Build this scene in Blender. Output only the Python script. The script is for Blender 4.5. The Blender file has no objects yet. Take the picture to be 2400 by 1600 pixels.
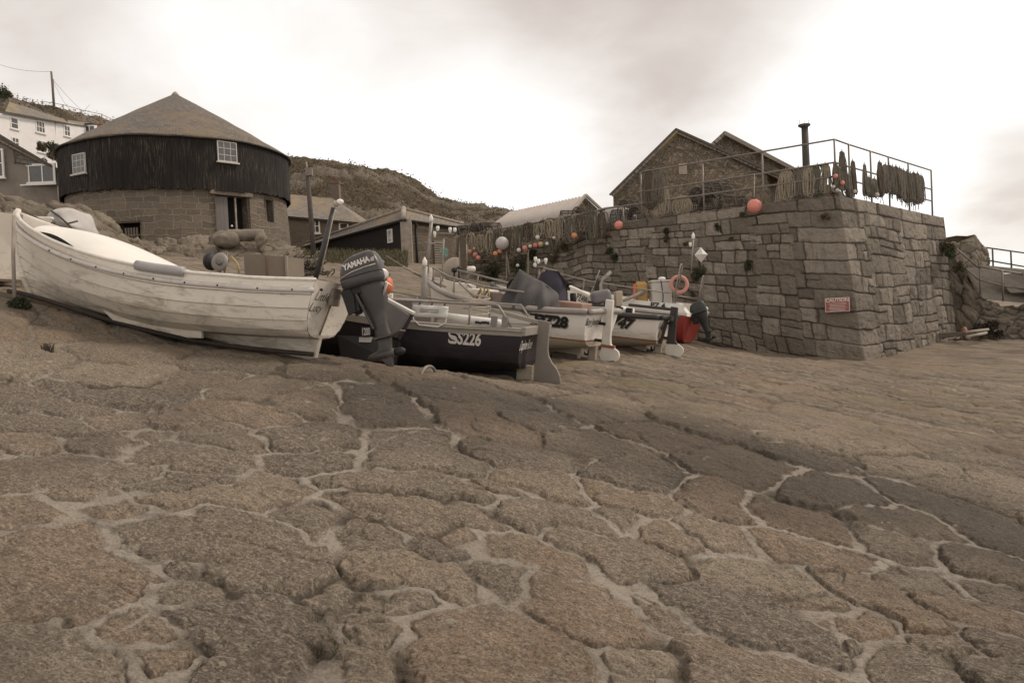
import bpy, bmesh, math, random
import numpy as np
from mathutils import Vector, Matrix, Euler
R = math.radians
random.seed(7)
SC = bpy.context.scene
COL = SC.collection

# ------------------------------------------------------------------ camera
FPX = 1800.0
ROLL, PITCH = R(2.5), R(-1.43)
_F = Vector((0, math.cos(PITCH), math.sin(PITCH)))
_U0 = Vector((0, -math.sin(PITCH), math.cos(PITCH)))
_R0 = Vector((1, 0, 0))
CR = math.cos(ROLL) * _R0 - math.sin(ROLL) * _U0
CU = math.sin(ROLL) * _R0 + math.cos(ROLL) * _U0


def ray(px, py):
    return _F + CR * ((px - 1200) / FPX) + CU * ((800 - py) / FPX)


def P(px, py, Y):
    """the point of the place seen at a spot of the photograph, Y metres ahead"""
    d = ray(px, py)
    return d * (Y / d.y)


# ------------------------------------------------------------------ noise
def _hash(ix, iy, seed):
    n = (ix.astype(np.int64) * 374761393 + iy.astype(np.int64) * 668265263 + seed * 1442695041) & 0xFFFFFFFF
    n = ((n ^ (n >> 13)) * 1274126177) & 0xFFFFFFFF
    n = n ^ (n >> 16)
    return (n & 0xFFFF).astype(np.float64) / 65535.0


def vnoise(x, y, seed=0):
    x0 = np.floor(x); y0 = np.floor(y)
    fx = x - x0; fy = y - y0
    fx = fx * fx * fx * (fx * (fx * 6 - 15) + 10); fy = fy * fy * fy * (fy * (fy * 6 - 15) + 10)
    a = _hash(x0, y0, seed); b = _hash(x0 + 1, y0, seed)
    c = _hash(x0, y0 + 1, seed); d = _hash(x0 + 1, y0 + 1, seed)
    return (a * (1 - fx) + b * fx) * (1 - fy) + (c * (1 - fx) + d * fx) * fy


def fbm(x, y, seed=0, oct=4, gain=0.5):
    s = 0.0; a = 1.0; t = 0.0
    for i in range(oct):
        s = s + a * vnoise(x * 2 ** i + 17.3 * i, y * 2 ** i - 9.1 * i, seed + i * 7)
        t += a; a *= gain
    return s / t


def sstep(a, b, x):
    t = np.clip((x - a) / (b - a), 0, 1)
    return t * t * (3 - 2 * t)


# ------------------------------------------------------------------ materials
MATS = {}


class NB:
    """small node builder"""
    def __init__(self, m):
        m.use_nodes = True
        self.t = m.node_tree
        self.t.nodes.clear()
        self.out = self.t.nodes.new('ShaderNodeOutputMaterial')

    def n(self, typ, ins=None, **props):
        nd = self.t.nodes.new('ShaderNode' + typ)
        for k, v in props.items():
            setattr(nd, k, v)
        for k, v in (ins or {}).items():
            s = nd.inputs[k]
            if isinstance(v, bpy.types.NodeSocket):
                self.t.links.new(v, s)
            else:
                s.default_value = v
        return nd

    def mix(self, f, a, b, blend='MIX'):
        nd = self.t.nodes.new('ShaderNodeMix'); nd.data_type = 'RGBA'; nd.blend_type = blend
        for s, v in ((nd.inputs[0], f), (nd.inputs[6], a), (nd.inputs[7], b)):
            if isinstance(v, bpy.types.NodeSocket):
                self.t.links.new(v, s)
            elif isinstance(v, (int, float)):
                s.default_value = v
            else:
                s.default_value = (*v[:3], 1)
        return nd.outputs[2]

    def math(self, op, a, b=0.0, clamp=False):
        nd = self.t.nodes.new('ShaderNodeMath'); nd.operation = op; nd.use_clamp = clamp
        for s, v in ((nd.inputs[0], a), (nd.inputs[1], b)):
            if isinstance(v, bpy.types.NodeSocket):
                self.t.links.new(v, s)
            else:
                s.default_value = v
        return nd.outputs[0]

    def ramp(self, f, stops):
        nd = self.t.nodes.new('ShaderNodeValToRGB')
        el = nd.color_ramp.elements
        while len(el) > len(stops):
            el.remove(el[-1])
        while len(el) < len(stops):
            el.new(1.0)
        for e, (p, c) in zip(el, stops):
            e.position = p
            e.color = (*c[:3], 1) if not isinstance(c, (int, float)) else (c, c, c, 1)
        self.t.links.new(f, nd.inputs[0])
        return nd.outputs[0]

    def attr(self, name):
        return self.n('Attribute', attribute_name=name).outputs['Fac']

    def noise(self, vec, scale, detail=4.0, rough=0.55, dist=0.0):
        return self.n('TexNoise', {'Vector': vec, 'Scale': scale, 'Detail': detail, 'Roughness': rough, 'Distortion': dist}).outputs[0]

    def pos(self):
        return self.n('TexCoord').outputs['Object']

    def map(self, vec, scale=(1, 1, 1), loc=(0, 0, 0), rot=(0, 0, 0)):
        return self.n('Mapping', {'Vector': vec, 'Scale': scale, 'Location': loc, 'Rotation': rot}).outputs[0]

    def bump(self, h, strength=0.5, dist=0.01, normal=None):
        ins = {'Height': h, 'Strength': strength, 'Distance': dist}
        if normal is not None:
            ins['Normal'] = normal
        return self.n('Bump', ins).outputs[0]

    def bsdf(self, color, rough=0.7, normal=None, metal=0.0, spec=0.5, **kw):
        b = self.t.nodes.new('ShaderNodeBsdfPrincipled')
        def setv(s, v):
            if isinstance(v, bpy.types.NodeSocket):
                self.t.links.new(v, s)
            elif isinstance(v, (int, float)):
                s.default_value = v
            else:
                s.default_value = (*v[:3], 1)
        setv(b.inputs['Base Color'], color); setv(b.inputs['Roughness'], rough)
        setv(b.inputs['Metallic'], metal); setv(b.inputs['Specular IOR Level'], spec)
        for k, v in kw.items():
            setv(b.inputs[k], v)
        if normal is not None:
            self.t.links.new(normal, b.inputs['Normal'])
        self.t.links.new(b.outputs[0], self.out.inputs[0])
        return b


def simple(name, col, rough=0.6, var=0.25, scale=6.0, bump=0.15, metal=0.0, dirt=None, dirt_amt=0.0, dirt_scale=2.5, spec=0.4, stretch=(1, 1, 1)):
    """painted / plain surface with mottling, optional dirt patches and fine relief"""
    if name in MATS:
        return MATS[name]
    m = bpy.data.materials.new(name); b = NB(m)
    p = b.map(b.pos(), stretch)
    n1 = b.noise(p, scale, 5, 0.6)
    c = b.mix(b.ramp(n1, [(0.3, 0.0), (0.7, 1.0)]), tuple(x * (1 - var) for x in col), tuple(min(1, x * (1 + var * 0.6)) for x in col))
    if dirt:
        n2 = b.noise(b.map(p, (1, 1, 1), (3.1, 7.7, 1.3)), dirt_scale, 7, 0.68, 0.4)
        f = b.ramp(n2, [(0.5, 0.0), (0.72, 1.0)])
        c = b.mix(b.math('MULTIPLY', f, dirt_amt), c, dirt)
    nb = b.noise(p, scale * 9, 4, 0.6)
    rg = b.math('ADD', b.math('MULTIPLY', n1, 0.2), rough - 0.1, True)
    b.bsdf(c, rg, b.bump(nb, bump, 0.01), metal, spec)
    MATS[name] = m
    return m


# ------------------------------------------------------------------ mesh builder
class MB:
    def __init__(self):
        self.v = []; self.f = []; self.sm = []

    def add(self, vs, fs, smooth=False):
        o = len(self.v)
        self.v += [tuple(p) for p in vs]
        self.f += [tuple(i + o for i in f) for f in fs]
        self.sm += [smooth] * len(fs)
        return self

    def box(self, c, s, M=None):
        c = Vector(c); hx, hy, hz = s[0] / 2, s[1] / 2, s[2] / 2
        vs = [Vector((x, y, z)) for x in (-hx, hx) for y in (-hy, hy) for z in (-hz, hz)]
        vs = [(M @ p if M else p) + c for p in vs]
        return self.add(vs, [(0, 1, 3, 2), (4, 6, 7, 5), (0, 4, 5, 1), (2, 3, 7, 6), (0, 2, 6, 4), (1, 5, 7, 3)])

    def hexa(self, p):
        """8 corners: bottom 4 (ccw), top 4"""
        return self.add(p, [(3, 2, 1, 0), (4, 5, 6, 7), (0, 1, 5, 4), (1, 2, 6, 5), (2, 3, 7, 6), (3, 0, 4, 7)])

    def bar(self, a, b, w, h, up=(0, 0, 1)):
        a = Vector(a); b = Vector(b); d = (b - a).normalized(); up = Vector(up)
        s = d.cross(up)
        if s.length < 1e-4:
            s = d.cross(Vector((1, 0, 0)))
        s.normalize(); u = s.cross(d).normalized()
        q = []
        for e in (a, b):
            q += [e - s * w / 2 - u * h / 2, e + s * w / 2 - u * h / 2, e + s * w / 2 + u * h / 2, e - s * w / 2 + u * h / 2]
        return self.add(q, [(0, 1, 2, 3), (7, 6, 5, 4), (0, 4, 5, 1), (1, 5, 6, 2), (2, 6, 7, 3), (3, 7, 4, 0)])

    def tube(self, path, r, n=8, caps=True, closed=False):
        path = [Vector(p) for p in path]; m = len(path)
        rs = r if isinstance(r, (list, tuple)) else [r] * m
        vs = []; prev = None
        for i, p in enumerate(path):
            a = path[i - 1] if (i > 0 or closed) else p
            c = path[(i + 1) % m] if (i < m - 1 or closed) else p
            t = (c - a)
            t = t.normalized() if t.length > 1e-9 else Vector((0, 0, 1))
            if prev is None:
                s = t.cross(Vector((0, 0, 1)))
                if s.length < 1e-3:
                    s = t.cross(Vector((1, 0, 0)))
            else:
                s = prev - t * prev.dot(t)
            s.normalize(); prev = s; u = t.cross(s)
            for k in range(n):
                an = 2 * math.pi * k / n
                vs.append(p + (s * math.cos(an) + u * math.sin(an)) * rs[i])
        fs = []
        for i in range(m if closed else m - 1):
            j = (i + 1) % m
            for k in range(n):
                k2 = (k + 1) % n
                fs.append((i * n + k, i * n + k2, j * n + k2, j * n + k))
        if caps and not closed:
            fs.append(tuple(range(n - 1, -1, -1))); fs.append(tuple((m - 1) * n + k for k in range(n)))
        return self.add(vs, fs, True)

    def lathe(self, prof, n=20, M=None, smooth=True):
        """prof: (radius, height) along local z"""
        vs = []; fs = []
        for r, z in prof:
            for k in range(n):
                an = 2 * math.pi * k / n
                p = Vector((r * math.cos(an), r * math.sin(an), z)); vs.append(M @ p if M else p)
        for i in range(len(prof) - 1):
            for k in range(n):
                k2 = (k + 1) % n
                fs.append((i * n + k, i * n + k2, (i + 1) * n + k2, (i + 1) * n + k))
        fs.append(tuple(range(n - 1, -1, -1))); fs.append(tuple((len(prof) - 1) * n + k for k in range(n)))
        return self.add(vs, fs, smooth)

    def sphere(self, c, r, n=20, m=12, sc=(1, 1, 1)):
        c = Vector(c); vs = [c + Vector((0, 0, r * sc[2]))]; fs = []
        for i in range(1, m):
            th = math.pi * i / m
            for k in range(n):
                an = 2 * math.pi * k / n
                vs.append(c + Vector((r * sc[0] * math.sin(th) * math.cos(an), r * sc[1] * math.sin(th) * math.sin(an), r * sc[2] * math.cos(th))))
        vs.append(c - Vector((0, 0, r * sc[2])))
        for k in range(n):
            fs.append((0, 1 + k, 1 + (k + 1) % n))
            fs.append((len(vs) - 1, 1 + (m - 2) * n + (k + 1) % n, 1 + (m - 2) * n + k))
        for i in range(m - 2):
            for k in range(n):
                a = 1 + i * n + k; b2 = 1 + i * n + (k + 1) % n
                fs.append((a, a + n, b2 + n, b2))
        return self.add(vs, fs, True)

    def prism(self, poly, a, b, axes=(0, 1, 2)):
        """polygon in the plane of axes[0], axes[1], extruded along axes[2] from a to b"""
        n = len(poly); vs = []
        for h in (a, b):
            for p in poly:
                q = [0, 0, 0]; q[axes[0]] = p[0]; q[axes[1]] = p[1]; q[axes[2]] = h; vs.append(q)
        fs = [tuple(range(n - 1, -1, -1)), tuple(range(n, 2 * n))]
        for i in range(n):
            j = (i + 1) % n
            fs.append((i, j, n + j, n + i))
        return self.add(vs, fs)

    def slab(self, poly3, thick):
        """flat polygon in space given thickness along its own normal"""
        ps = [Vector(p) for p in poly3]; n = len(ps)
        nn = Vector((0, 0, 0))
        for i in range(n):
            nn += (ps[i] - ps[0]).cross(ps[(i + 1) % n] - ps[0])
        nn.normalize()
        vs = ps + [p + nn * thick for p in ps]
        fs = [tuple(range(n - 1, -1, -1)), tuple(range(n, 2 * n))]
        for i in range(n):
            j = (i + 1) % n
            fs.append((i, j, n + j, n + i))
        return self.add(vs, fs)

    def grid(self, pts, smooth=True, closed_u=False):
        """pts[i][j] -> quads"""
        m = len(pts); n = len(pts[0]); vs = [p for row in pts for p in row]; fs = []
        for i in range(m if closed_u else m - 1):
            for j in range(n - 1):
                i2 = (i + 1) % m
                fs.append((i * n + j, i2 * n + j, i2 * n + j + 1, i * n + j + 1))
        return self.add(vs, fs, smooth)

    def build(self, name, m, parent=None, world=False, bevel=0.0, seg=2, fixn=True, solid=0.0, subsurf=0):
        me = bpy.data.meshes.new(name)
        me.from_pydata(self.v, [], self.f); me.update()
        me.polygons.foreach_set('use_smooth', self.sm)
        if fixn:
            bm = bmesh.new(); bm.from_mesh(me)
            bmesh.ops.remove_doubles(bm, verts=bm.verts, dist=1e-5)
            bmesh.ops.recalc_face_normals(bm, faces=bm.faces)
            bm.to_mesh(me); bm.free()
        return link(name, me, m, parent, world, bevel, seg, solid, subsurf)


WM = {}


def link(name, me, m, parent=None, world=False, bevel=0.0, seg=2, solid=0.0, subsurf=0):
    o = bpy.data.objects.new(name, me)
    COL.objects.link(o)
    if m is not None:
        me.materials.append(m)
    WM[o.name] = WM[parent.name].copy() if parent else Matrix.Identity(4)
    if parent:
        o.parent = parent
        if world:
            o.matrix_parent_inverse = WM[parent.name].inverted(); WM[o.name] = Matrix.Identity(4)
    if solid:
        d = o.modifiers.new('solid', 'SOLIDIFY'); d.thickness = solid; d.offset = 0
    if bevel:
        d = o.modifiers.new('bevel', 'BEVEL'); d.width = bevel; d.segments = seg; d.limit_method = 'ANGLE'; d.angle_limit = R(35)
        d.harden_normals = False
    if subsurf:
        d = o.modifiers.new('sub', 'SUBSURF'); d.levels = subsurf; d.render_levels = subsurf
    return o


def tag(o, label=None, cat=None, group=None, kind=None):
    if label: o['label'] = label
    if cat: o['category'] = cat
    if group: o['group'] = group
    if kind: o['kind'] = kind
    return o


def thing(name, label, cat, M=None, group=None):
    o = bpy.data.objects.new(name, None); COL.objects.link(o)
    o.empty_display_size = 0.1
    if M is None:
        M = Matrix.Identity(4)
    elif not isinstance(M, Matrix):
        M = Matrix.Translation(Vector(M))
    o.matrix_basis = M; WM[o.name] = M.copy()
    return tag(o, label, cat, group)


def text_mesh(s, size=1.0, shear=0.0, bold=0.0, xs=1.0, depth=0.0, spacing=1.0):
    cu = bpy.data.curves.new('lettering', 'FONT'); cu.body = s; cu.size = size; cu.shear = shear; cu.offset = bold
    cu.extrude = depth; cu.align_x = 'CENTER'; cu.align_y = 'CENTER'; cu.space_character = spacing; cu.resolution_u = 4
    o = bpy.data.objects.new('lettering', cu); COL.objects.link(o)
    dg = bpy.context.evaluated_depsgraph_get()
    me = bpy.data.meshes.new_from_object(o.evaluated_get(dg))
    bpy.data.objects.remove(o); bpy.data.curves.remove(cu)
    for v in me.vertices:
        v.co.x *= xs
    me.materials.clear()
    return me


def lettering(s, M, m, parent, size, name='lettering', world=False, conform=None, **kw):
    """raised lettering standing 2-3 mm proud of the surface it is painted on; M maps text x,y,z to the surface"""
    me = text_mesh(s, size, **kw)
    for v in me.vertices:
        p = M @ v.co
        v.co = conform(p) if conform else p
    return link(name, me, m, parent, world)


def frame_m(o, x, y):
    """matrix with origin o, text along x, up along y"""
    x = Vector(x).normalized(); z = x.cross(Vector(y)).normalized(); y = z.cross(x)
    return Matrix(((x.x, y.x, z.x, o[0]), (x.y, y.y, z.y, o[1]), (x.z, y.z, z.z, o[2]), (0, 0, 0, 1)))


def lerp(a, b, t):
    return a + (b - a) * t


def poly_at(pts, x):
    """piecewise linear lookup"""
    xs = [p[0] for p in pts]; ys = [p[1] for p in pts]
    return float(np.interp(x, xs, ys))
# ------------------------------------------------------------------ camera, sky, sun
cam = bpy.data.cameras.new('camera'); cam.lens = 36 * FPX / 2400; cam.sensor_width = 36
cam.clip_start = 0.05; cam.clip_end = 3000
co = bpy.data.objects.new('camera', cam); COL.objects.link(co)
co.matrix_world = Matrix(((CR.x, CU.x, -_F.x, 0), (CR.y, CU.y, -_F.y, 0), (CR.z, CU.z, -_F.z, 0), (0, 0, 0, 1)))
SC.camera = co
SC.view_settings.view_transform = 'Standard'; SC.view_settings.look = 'None'
SC.view_settings.exposure = 0.42; SC.view_settings.gamma = 1.0
SUN_EL, SUN_AZ = R(46), R(75)          # azimuth measured from straight ahead to the right
SUN_DIR = Vector((math.sin(SUN_AZ) * math.cos(SUN_EL), math.cos(SUN_AZ) * math.cos(SUN_EL), math.sin(SUN_EL)))
w = bpy.data.worlds.new('World'); SC.world = w; w.use_nodes = True
b = NB(w) if False else None
wt = w.node_tree; wt.nodes.clear()


class WB(NB):
    def __init__(self, t):
        self.t = t
        self.out = t.nodes.new('ShaderNodeOutputWorld')


b = WB(wt)
sky = b.n('TexSky', sky_type='NISHITA', sun_disc=False, sun_elevation=SUN_EL, sun_rotation=SUN_AZ, air_density=1.0, dust_density=3.0)
bg1 = b.n('Background', {'Color': sky.outputs[0], 'Strength': 0.1})
gen = b.n('TexCoord').outputs['Generated']
nrm = b.n('VectorMath', {0: gen}, operation='NORMALIZE').outputs[0]
sep = b.n('SeparateXYZ', {0: nrm})
zz = b.math('MAXIMUM', sep.outputs[2], 0.0)
den = b.math('ADD', zz, 0.22)
cx = b.math('DIVIDE', sep.outputs[0], den); cy = b.math('DIVIDE', sep.outputs[1], den)
pv = b.n('CombineXYZ', {0: cx, 1: cy, 2: 0.0}).outputs[0]
n1 = b.noise(b.map(pv, (1.0, 0.8, 1), (4.2, 1.7, 0)), 0.9, 5, 0.5, 0.35)
n2 = b.noise(b.map(pv, (1, 1, 1), (9.0, 3.0, 0)), 2.6, 6, 0.55, 0.5)
val = b.math('ADD', b.math('MULTIPLY', n1, 0.75), b.math('MULTIPLY', n2, 0.25))
val = b.math('MULTIPLY', b.math('SUBTRACT', val, 0.5), 2.0)


def lobe(px, py, width, amp):
    d = ray(px, py).normalized()
    dt = b.n('VectorMath', {0: nrm, 1: tuple(d)}, operation='DOT_PRODUCT').outputs['Value']
    e = b.math('DIVIDE', b.math('SUBTRACT', 1.0, dt), width * width / 2)
    return b.math('MULTIPLY', b.math('POWER', 2.718, b.math('MULTIPLY', e, -1.0)), amp)


for a in [(2250, 260, 0.26, 0.36), (700, 310, 0.22, 0.32), (1150, 430, 0.16, 0.36), (430, 50, 0.07, 0.2), (1060, 30, 0.08, 0.1), (2150, 20, 0.14, 0.25), (1300, 300, 0.1, 0.1),
          (1120, 130, 0.16, -0.20), (120, 90, 0.18, -0.24), (1700, 60, 0.20, -0.16), (1480, 300, 0.13, -0.16), (2390, 430, 0.07, -0.52), (700, 40, 0.13, -0.12), (1850, 190, 0.12, -0.08)]:
    val = b.math('ADD', val, lobe(*a))
# overhead the cloud is thicker and warmer, towards the sea horizon it thins to white
hz = b.math('MULTIPLY', b.math('SUBTRACT', 0.30, zz), 0.75)
val = b.math('ADD', b.math('ADD', val, b.math('MAXIMUM', hz, -0.22)), 0.56, True)
cc = b.ramp(val, [(0.0, (0.42, 0.362, 0.318)), (0.28, (0.555, 0.496, 0.452)), (0.50, (0.70, 0.652, 0.608)), (0.68, (0.80, 0.768, 0.734)), (0.86, (0.92, 0.905, 0.88)), (1.0, (1.05, 1.045, 1.03))])
bg2 = b.n('Background', {'Color': cc, 'Strength': 1.0})
mx = b.n('MixShader', {0: 0.94})
wt.links.new(bg1.outputs[0], mx.inputs[1]); wt.links.new(bg2.outputs[0], mx.inputs[2])
wt.links.new(mx.outputs[0], b.out.inputs[0])
sl = bpy.data.lights.new('sun', 'SUN'); sl.energy = 1.5; sl.angle = R(12); sl.color = (1.0, 0.905, 0.81)
so = bpy.data.objects.new('sun', sl); COL.objects.link(so)
so.rotation_euler = SUN_DIR.to_track_quat('Z', 'Y').to_euler()
# ------------------------------------------------------------------ the lie of the slipway
CTRL = [(0, 1600, 3.0), (1200, 1600, 3.5), (2400, 1600, 4.2), (0, 1200, 4.5), (1200, 1200, 5.6), (2400, 1200, 7.4), (600, 1400, 4.0), (1800, 1400, 5.0),
        (0, 950, 7.0), (600, 1000, 6.9), (1200, 1000, 7.8), (400, 800, 9.9), (200, 745, 10.1), (1200, 915, 9.3), (2400, 1000, 11), (1800, 1000, 9.3), (2400, 900, 15), (715, 847, 9.4), (40, 694, 10.3), (960, 872, 9.2),
        (1285, 902, 11.0), (1430, 852, 13), (1420, 858, 12.6), (1570, 838, 15.2), (1660, 818, 17.5), (1600, 900, 11.7), (1690, 812, 20.65), (2030, 845, 18.3), (2200, 798, 22.0), (2400, 790, 24),
        (1860, 832, 19.3), (420, 605, 33), (800, 628, 26), (640, 645, 23), (980, 642, 25), (1062, 642, 26.2), (930, 700, 18.5), (700, 604, 34), (0, 560, 30), (0, 640, 16), (980, 618, 37), (-250, 690, 10.8), (2700, 800, 26)]
_cp = [P(*c) for c in CTRL] + [Vector((-1.7, 15.6, -0.34)), Vector((-3.6, 12.8, -0.25)), Vector((-1.2, 11.7, -0.68)), Vector((2.3, 18.5, -0.1)),
                               Vector((0, -6, -2.4)), Vector((-8, -4, -1.4)), Vector((10, -4, -2.8)), Vector((-25, 20, 3.5)), Vector((40, 20, -1.6)), Vector((-20, 45, 4.5)), Vector((0, 48, 4.2)), Vector((25, 45, 0))]
_cx = np.array([p.x for p in _cp]); _cy = np.array([p.y for p in _cp]); _cz = np.array([p.z for p in _cp])


def _U(r2):
    return np.where(r2 > 1e-12, r2 * np.log(np.maximum(r2, 1e-12)), 0)


_n = len(_cx)
_K = _U((_cx[:, None] - _cx) ** 2 + (_cy[:, None] - _cy) ** 2) + np.eye(_n) * 0.35
_A = np.zeros((_n + 3, _n + 3)); _A[:_n, :_n] = _K; _A[:_n, _n] = 1; _A[:_n, _n + 1] = _cx; _A[:_n, _n + 2] = _cy; _A[_n:, :_n] = _A[:_n, _n:].T
_w = np.linalg.solve(_A, np.concatenate([_cz, [0, 0, 0]]))


def base_z(x, y):
    x = np.asarray(x, float); y = np.asarray(y, float)
    z = _w[_n] + _w[_n + 1] * x + _w[_n + 2] * y
    for i in range(_n):
        z = z + _w[i] * _U((x - _cx[i]) ** 2 + (y - _cy[i]) ** 2)
    return z


def GZ(x, y):
    return float(base_z(x, y))


def G(px, py, y0=2.0, y1=45.0):
    """where the sight line through a spot of the photograph meets the slipway"""
    d = ray(px, py); lo = y0
    ys = np.linspace(y0, y1, 500)
    gap = d.z / d.y * ys - base_z(d.x / d.y * ys, ys)
    k = int(np.argmax(gap < 0)) if (gap < 0).any() else len(ys) - 1
    a, c = (ys[k - 1], ys[k]) if k > 0 else (ys[0], ys[0])
    for _ in range(20):
        mdl = (a + c) / 2
        if d.z / d.y * mdl - GZ(d.x / d.y * mdl, mdl) < 0: c = mdl
        else: a = mdl
    return d * (c / d.y)


def Gmany(pts):
    """the same for many spots of the near slipway, marched together"""
    D = np.array([ray(x, y)[:] for x, y in pts]); D = D / D[:, 1:2]
    ys = np.linspace(2.0, 26, 700); hit = np.full(len(pts), np.nan); prev = None
    for yv in ys:
        gap = D[:, 2] * yv - base_z(D[:, 0] * yv, np.full(len(pts), yv))
        if prev is not None:
            new = (gap < 0) & np.isnan(hit)
            t = prev / (prev - gap + 1e-12)
            hit[new] = (yv - (ys[1] - ys[0]) * (1 - t))[new]
        prev = gap
    hit[np.isnan(hit)] = 26
    return np.stack([D[:, 0] * hit, hit], 1)


# slabs of the pavement as they lie in the photograph: each list is one slab
_c1 = lambda x, y: (x * 0.4845, 840 + y * 0.4845)
_c2 = lambda x, y: (800 + x * 0.4845, 840 + y * 0.4845)
_c3 = lambda x, y: (1600 + x * 0.536, 760 + y * 0.536)
SLABS = []
for cv, L in ((_c1, ["250 1420;120 1400;400 1500;80 1520;480 1540", "150 850;350 850;300 1050;600 1150;500 1000;100 1100;350 1220;80 950;620 1060;200 1200;500 1180;690 1090", "750 850;1000 850;1250 900;1450 980;950 960;1200 1060;1480 1040;1100 780;1050 1040;830 930;680 810;1350 850",
                     "1100 1400;900 1300;1400 1300;1200 1500;1500 1450;1050 1540;1250 1220;1600 1350;1000 1250", "100 590;400 540;650 560;250 530;520 590", "450 420;530 430", "150 430;60 400", "590 315", "750 375", "850 460;1050 500;950 460", "300 340;150 320;500 370",
                     "1050 650;1300 640;850 690;1180 690", "800 630;950 600", "580 740;480 720", "430 680", "1400 490;1550 480", "1000 380;850 330;1120 420", "1300 280;1100 260", "600 180;450 200;750 190;350 170", "650 100;550 110", "200 230;350 250;80 200",
                     "1400 400;1550 390", "750 1370;640 1350", "780 1470", "840 1060;900 1040", "850 1170;930 1140", "1560 820;1500 770", "60 730;200 760;30 800", "1560 250;1450 240", "1200 170", "900 130"]),
              (_c2, ["400 1050;200 1000;500 1050;150 1120;300 980;580 1090", "740 1080;720 1030", "1250 1200;1050 1130;1400 1250;1050 1250;1200 1320;1450 1310", "700 1400;500 1300;900 1450;800 1300;600 1530;1050 1500;450 1450;1000 1380;800 1550", "1450 1520;1600 1500", "100 1330;50 1450;150 1500",
                     "150 1160;300 1180;60 1130", "120 850;60 830;220 880", "500 760;250 720;650 800;120 700;400 800", "1050 770;900 740;1200 800;850 800", "900 600;800 580;1050 640;1080 620", "450 620;200 600;600 650;80 600", "400 470;550 530;250 500;320 420", "800 900;950 950;700 890;1080 990",
                     "1250 950;1450 960;1100 900;1350 1010", "1300 660;1500 710;1230 640", "1350 590;1500 610;1250 570", "1500 850;1600 880", "950 490;1050 510;800 480", "700 300;600 260;820 350", "1200 420;1100 390;1300 450", "200 240;100 250", "600 180;700 190", "880 290", "450 900;540 930", "1550 1250;1600 1320", "1350 800", "700 620", "560 860"]),
              (_c3, ["300 1280;150 1230;450 1350;550 1400;60 1260;200 1350;620 1380", "430 1120;300 1090;520 1160;240 1090", "800 1200;700 1160;950 1260;1050 1310", "620 1000;500 980;780 1050;420 970", "200 940;100 930", "560 870;480 860;650 900", "200 1500;350 1530;100 1460;60 1540", "1000 1450;900 1480;1150 1400;1050 1520",
                     "800 1300;720 1320", "1300 870;1150 800;1400 930;1220 840", "1350 750;1250 740", "700 760;600 740", "950 980;850 930", "1250 1250;1330 1300", "1380 1400;1300 1500", "100 790;180 830;70 760", "1300 1060;1400 1080", "900 870;1000 880", "300 640;200 620", "1100 1150;1000 1120", "1420 1180", "640 1240"])):
    for s in L:
        SLABS.append([cv(*map(float, q.split())) for q in s.split(';')])
MORTAR = []
for cv, L in ((_c1, ["280 690;380 740;470 790;520 830;600 910;700 990;770 1000|30", "480 780;600 785;720 760;900 745;1060 735|14", "1100 740;1250 765;1400 830;1560 880|16", "0 485;150 470;300 430;330 390;210 380|16", "350 390;390 440;520 460;650 480|12", "600 340;650 400;620 450|22", "430 315;560 345;700 345;860 390|14",
                     "0 290;150 270;350 300;500 310|14", "650 240;800 220;900 200;1000 170|12", "1280 600;1450 600;1650 530|16", "1450 620;1600 690|14", "0 680;130 670|12", "600 1320;720 1240|22", "1250 390;1210 470;1240 540|14"]),
              (_c2, ["50 480;180 420;280 370;400 350;520 390|22", "620 420;850 480|10", "1140 600;1160 690;1050 700;850 680|11", "1320 790;1450 790;1650 800|18", "700 960;830 1010;950 1010;880 1090;850 1150;900 1210;960 1300|34", "200 1230;400 1180;560 1190;700 1170|20", "150 1310;270 1310|30", "1170 1040;1350 1110;1500 1190|24",
                     "1100 1380;1200 1450;1300 1530;1420 1560|30", "1040 870;1250 860;1330 830|9", "700 690;850 660|12", "720 850;900 870;1040 930|14", "520 600;680 630|12"]),
              (_c3, ["0 1350;200 1390;400 1460;600 1510;780 1540|26", "650 1290;690 1390;720 1450|24", "340 950;250 990;150 1030|18", "300 750;260 780;330 840;480 910|10", "700 980;850 1040;1000 1100|14", "0 780;80 850;200 890;340 960|20", "850 400;1080 440;1300 480;1500 518|7", "1130 280;1260 310;1380 325|10", "560 1090;700 1110;690 1150|20", "900 270;950 280|8", "370 475;500 505|6"])):
    for s in L:
        q, wd = s.split('|')
        MORTAR.append(([cv(*map(float, k.split())) for k in q.split(';')], float(wd) * 0.5))

_flat = [p for s in SLABS for p in s]
_xy = Gmany(_flat)
seeds = [tuple(p) for p in _xy]; ids = []
for i, s in enumerate(SLABS):
    ids += [i] * len(s)
rs = np.random.RandomState(5)
nid = len(SLABS)
sx = np.array(seeds)
cells = []
yy = -3.0
while yy < 24:
    xx = -17.0
    while xx < 17:
        q = (xx + rs.uniform(-.45, .45), yy + rs.uniform(-.35, .35))
        clear = np.min((sx[:, 0] - q[0]) ** 2 + (sx[:, 1] - q[1]) ** 2)
        seen = 2.9 < q[1] < 8.0 and abs(q[0]) < 0.7 * q[1]
        if clear > (1.9 if seen else 0.42):
            cells.append(q)
        xx += 1.05
    yy += 0.8
for q in cells:
    seeds.append(q); ids.append(nid)
    if rs.rand() < 0.5:
        a_ = rs.uniform(-0.5, 0.5)
        seeds.append((q[0] + 0.35 * math.cos(a_), q[1] + 0.35 * math.sin(a_))); ids.append(nid)
    nid += 1
seeds = np.array(seeds); ids = np.array(ids)
_cxs = np.bincount(ids, seeds[:, 0]) / np.bincount(ids)
_tint = rs.rand(nid); _lift = rs.uniform(-1, 1, nid); _tx = rs.uniform(-1, 1, nid); _ty = rs.uniform(-1, 1, nid)
_mpts = [(m[0], m[1]) for m in MORTAR]
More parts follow.
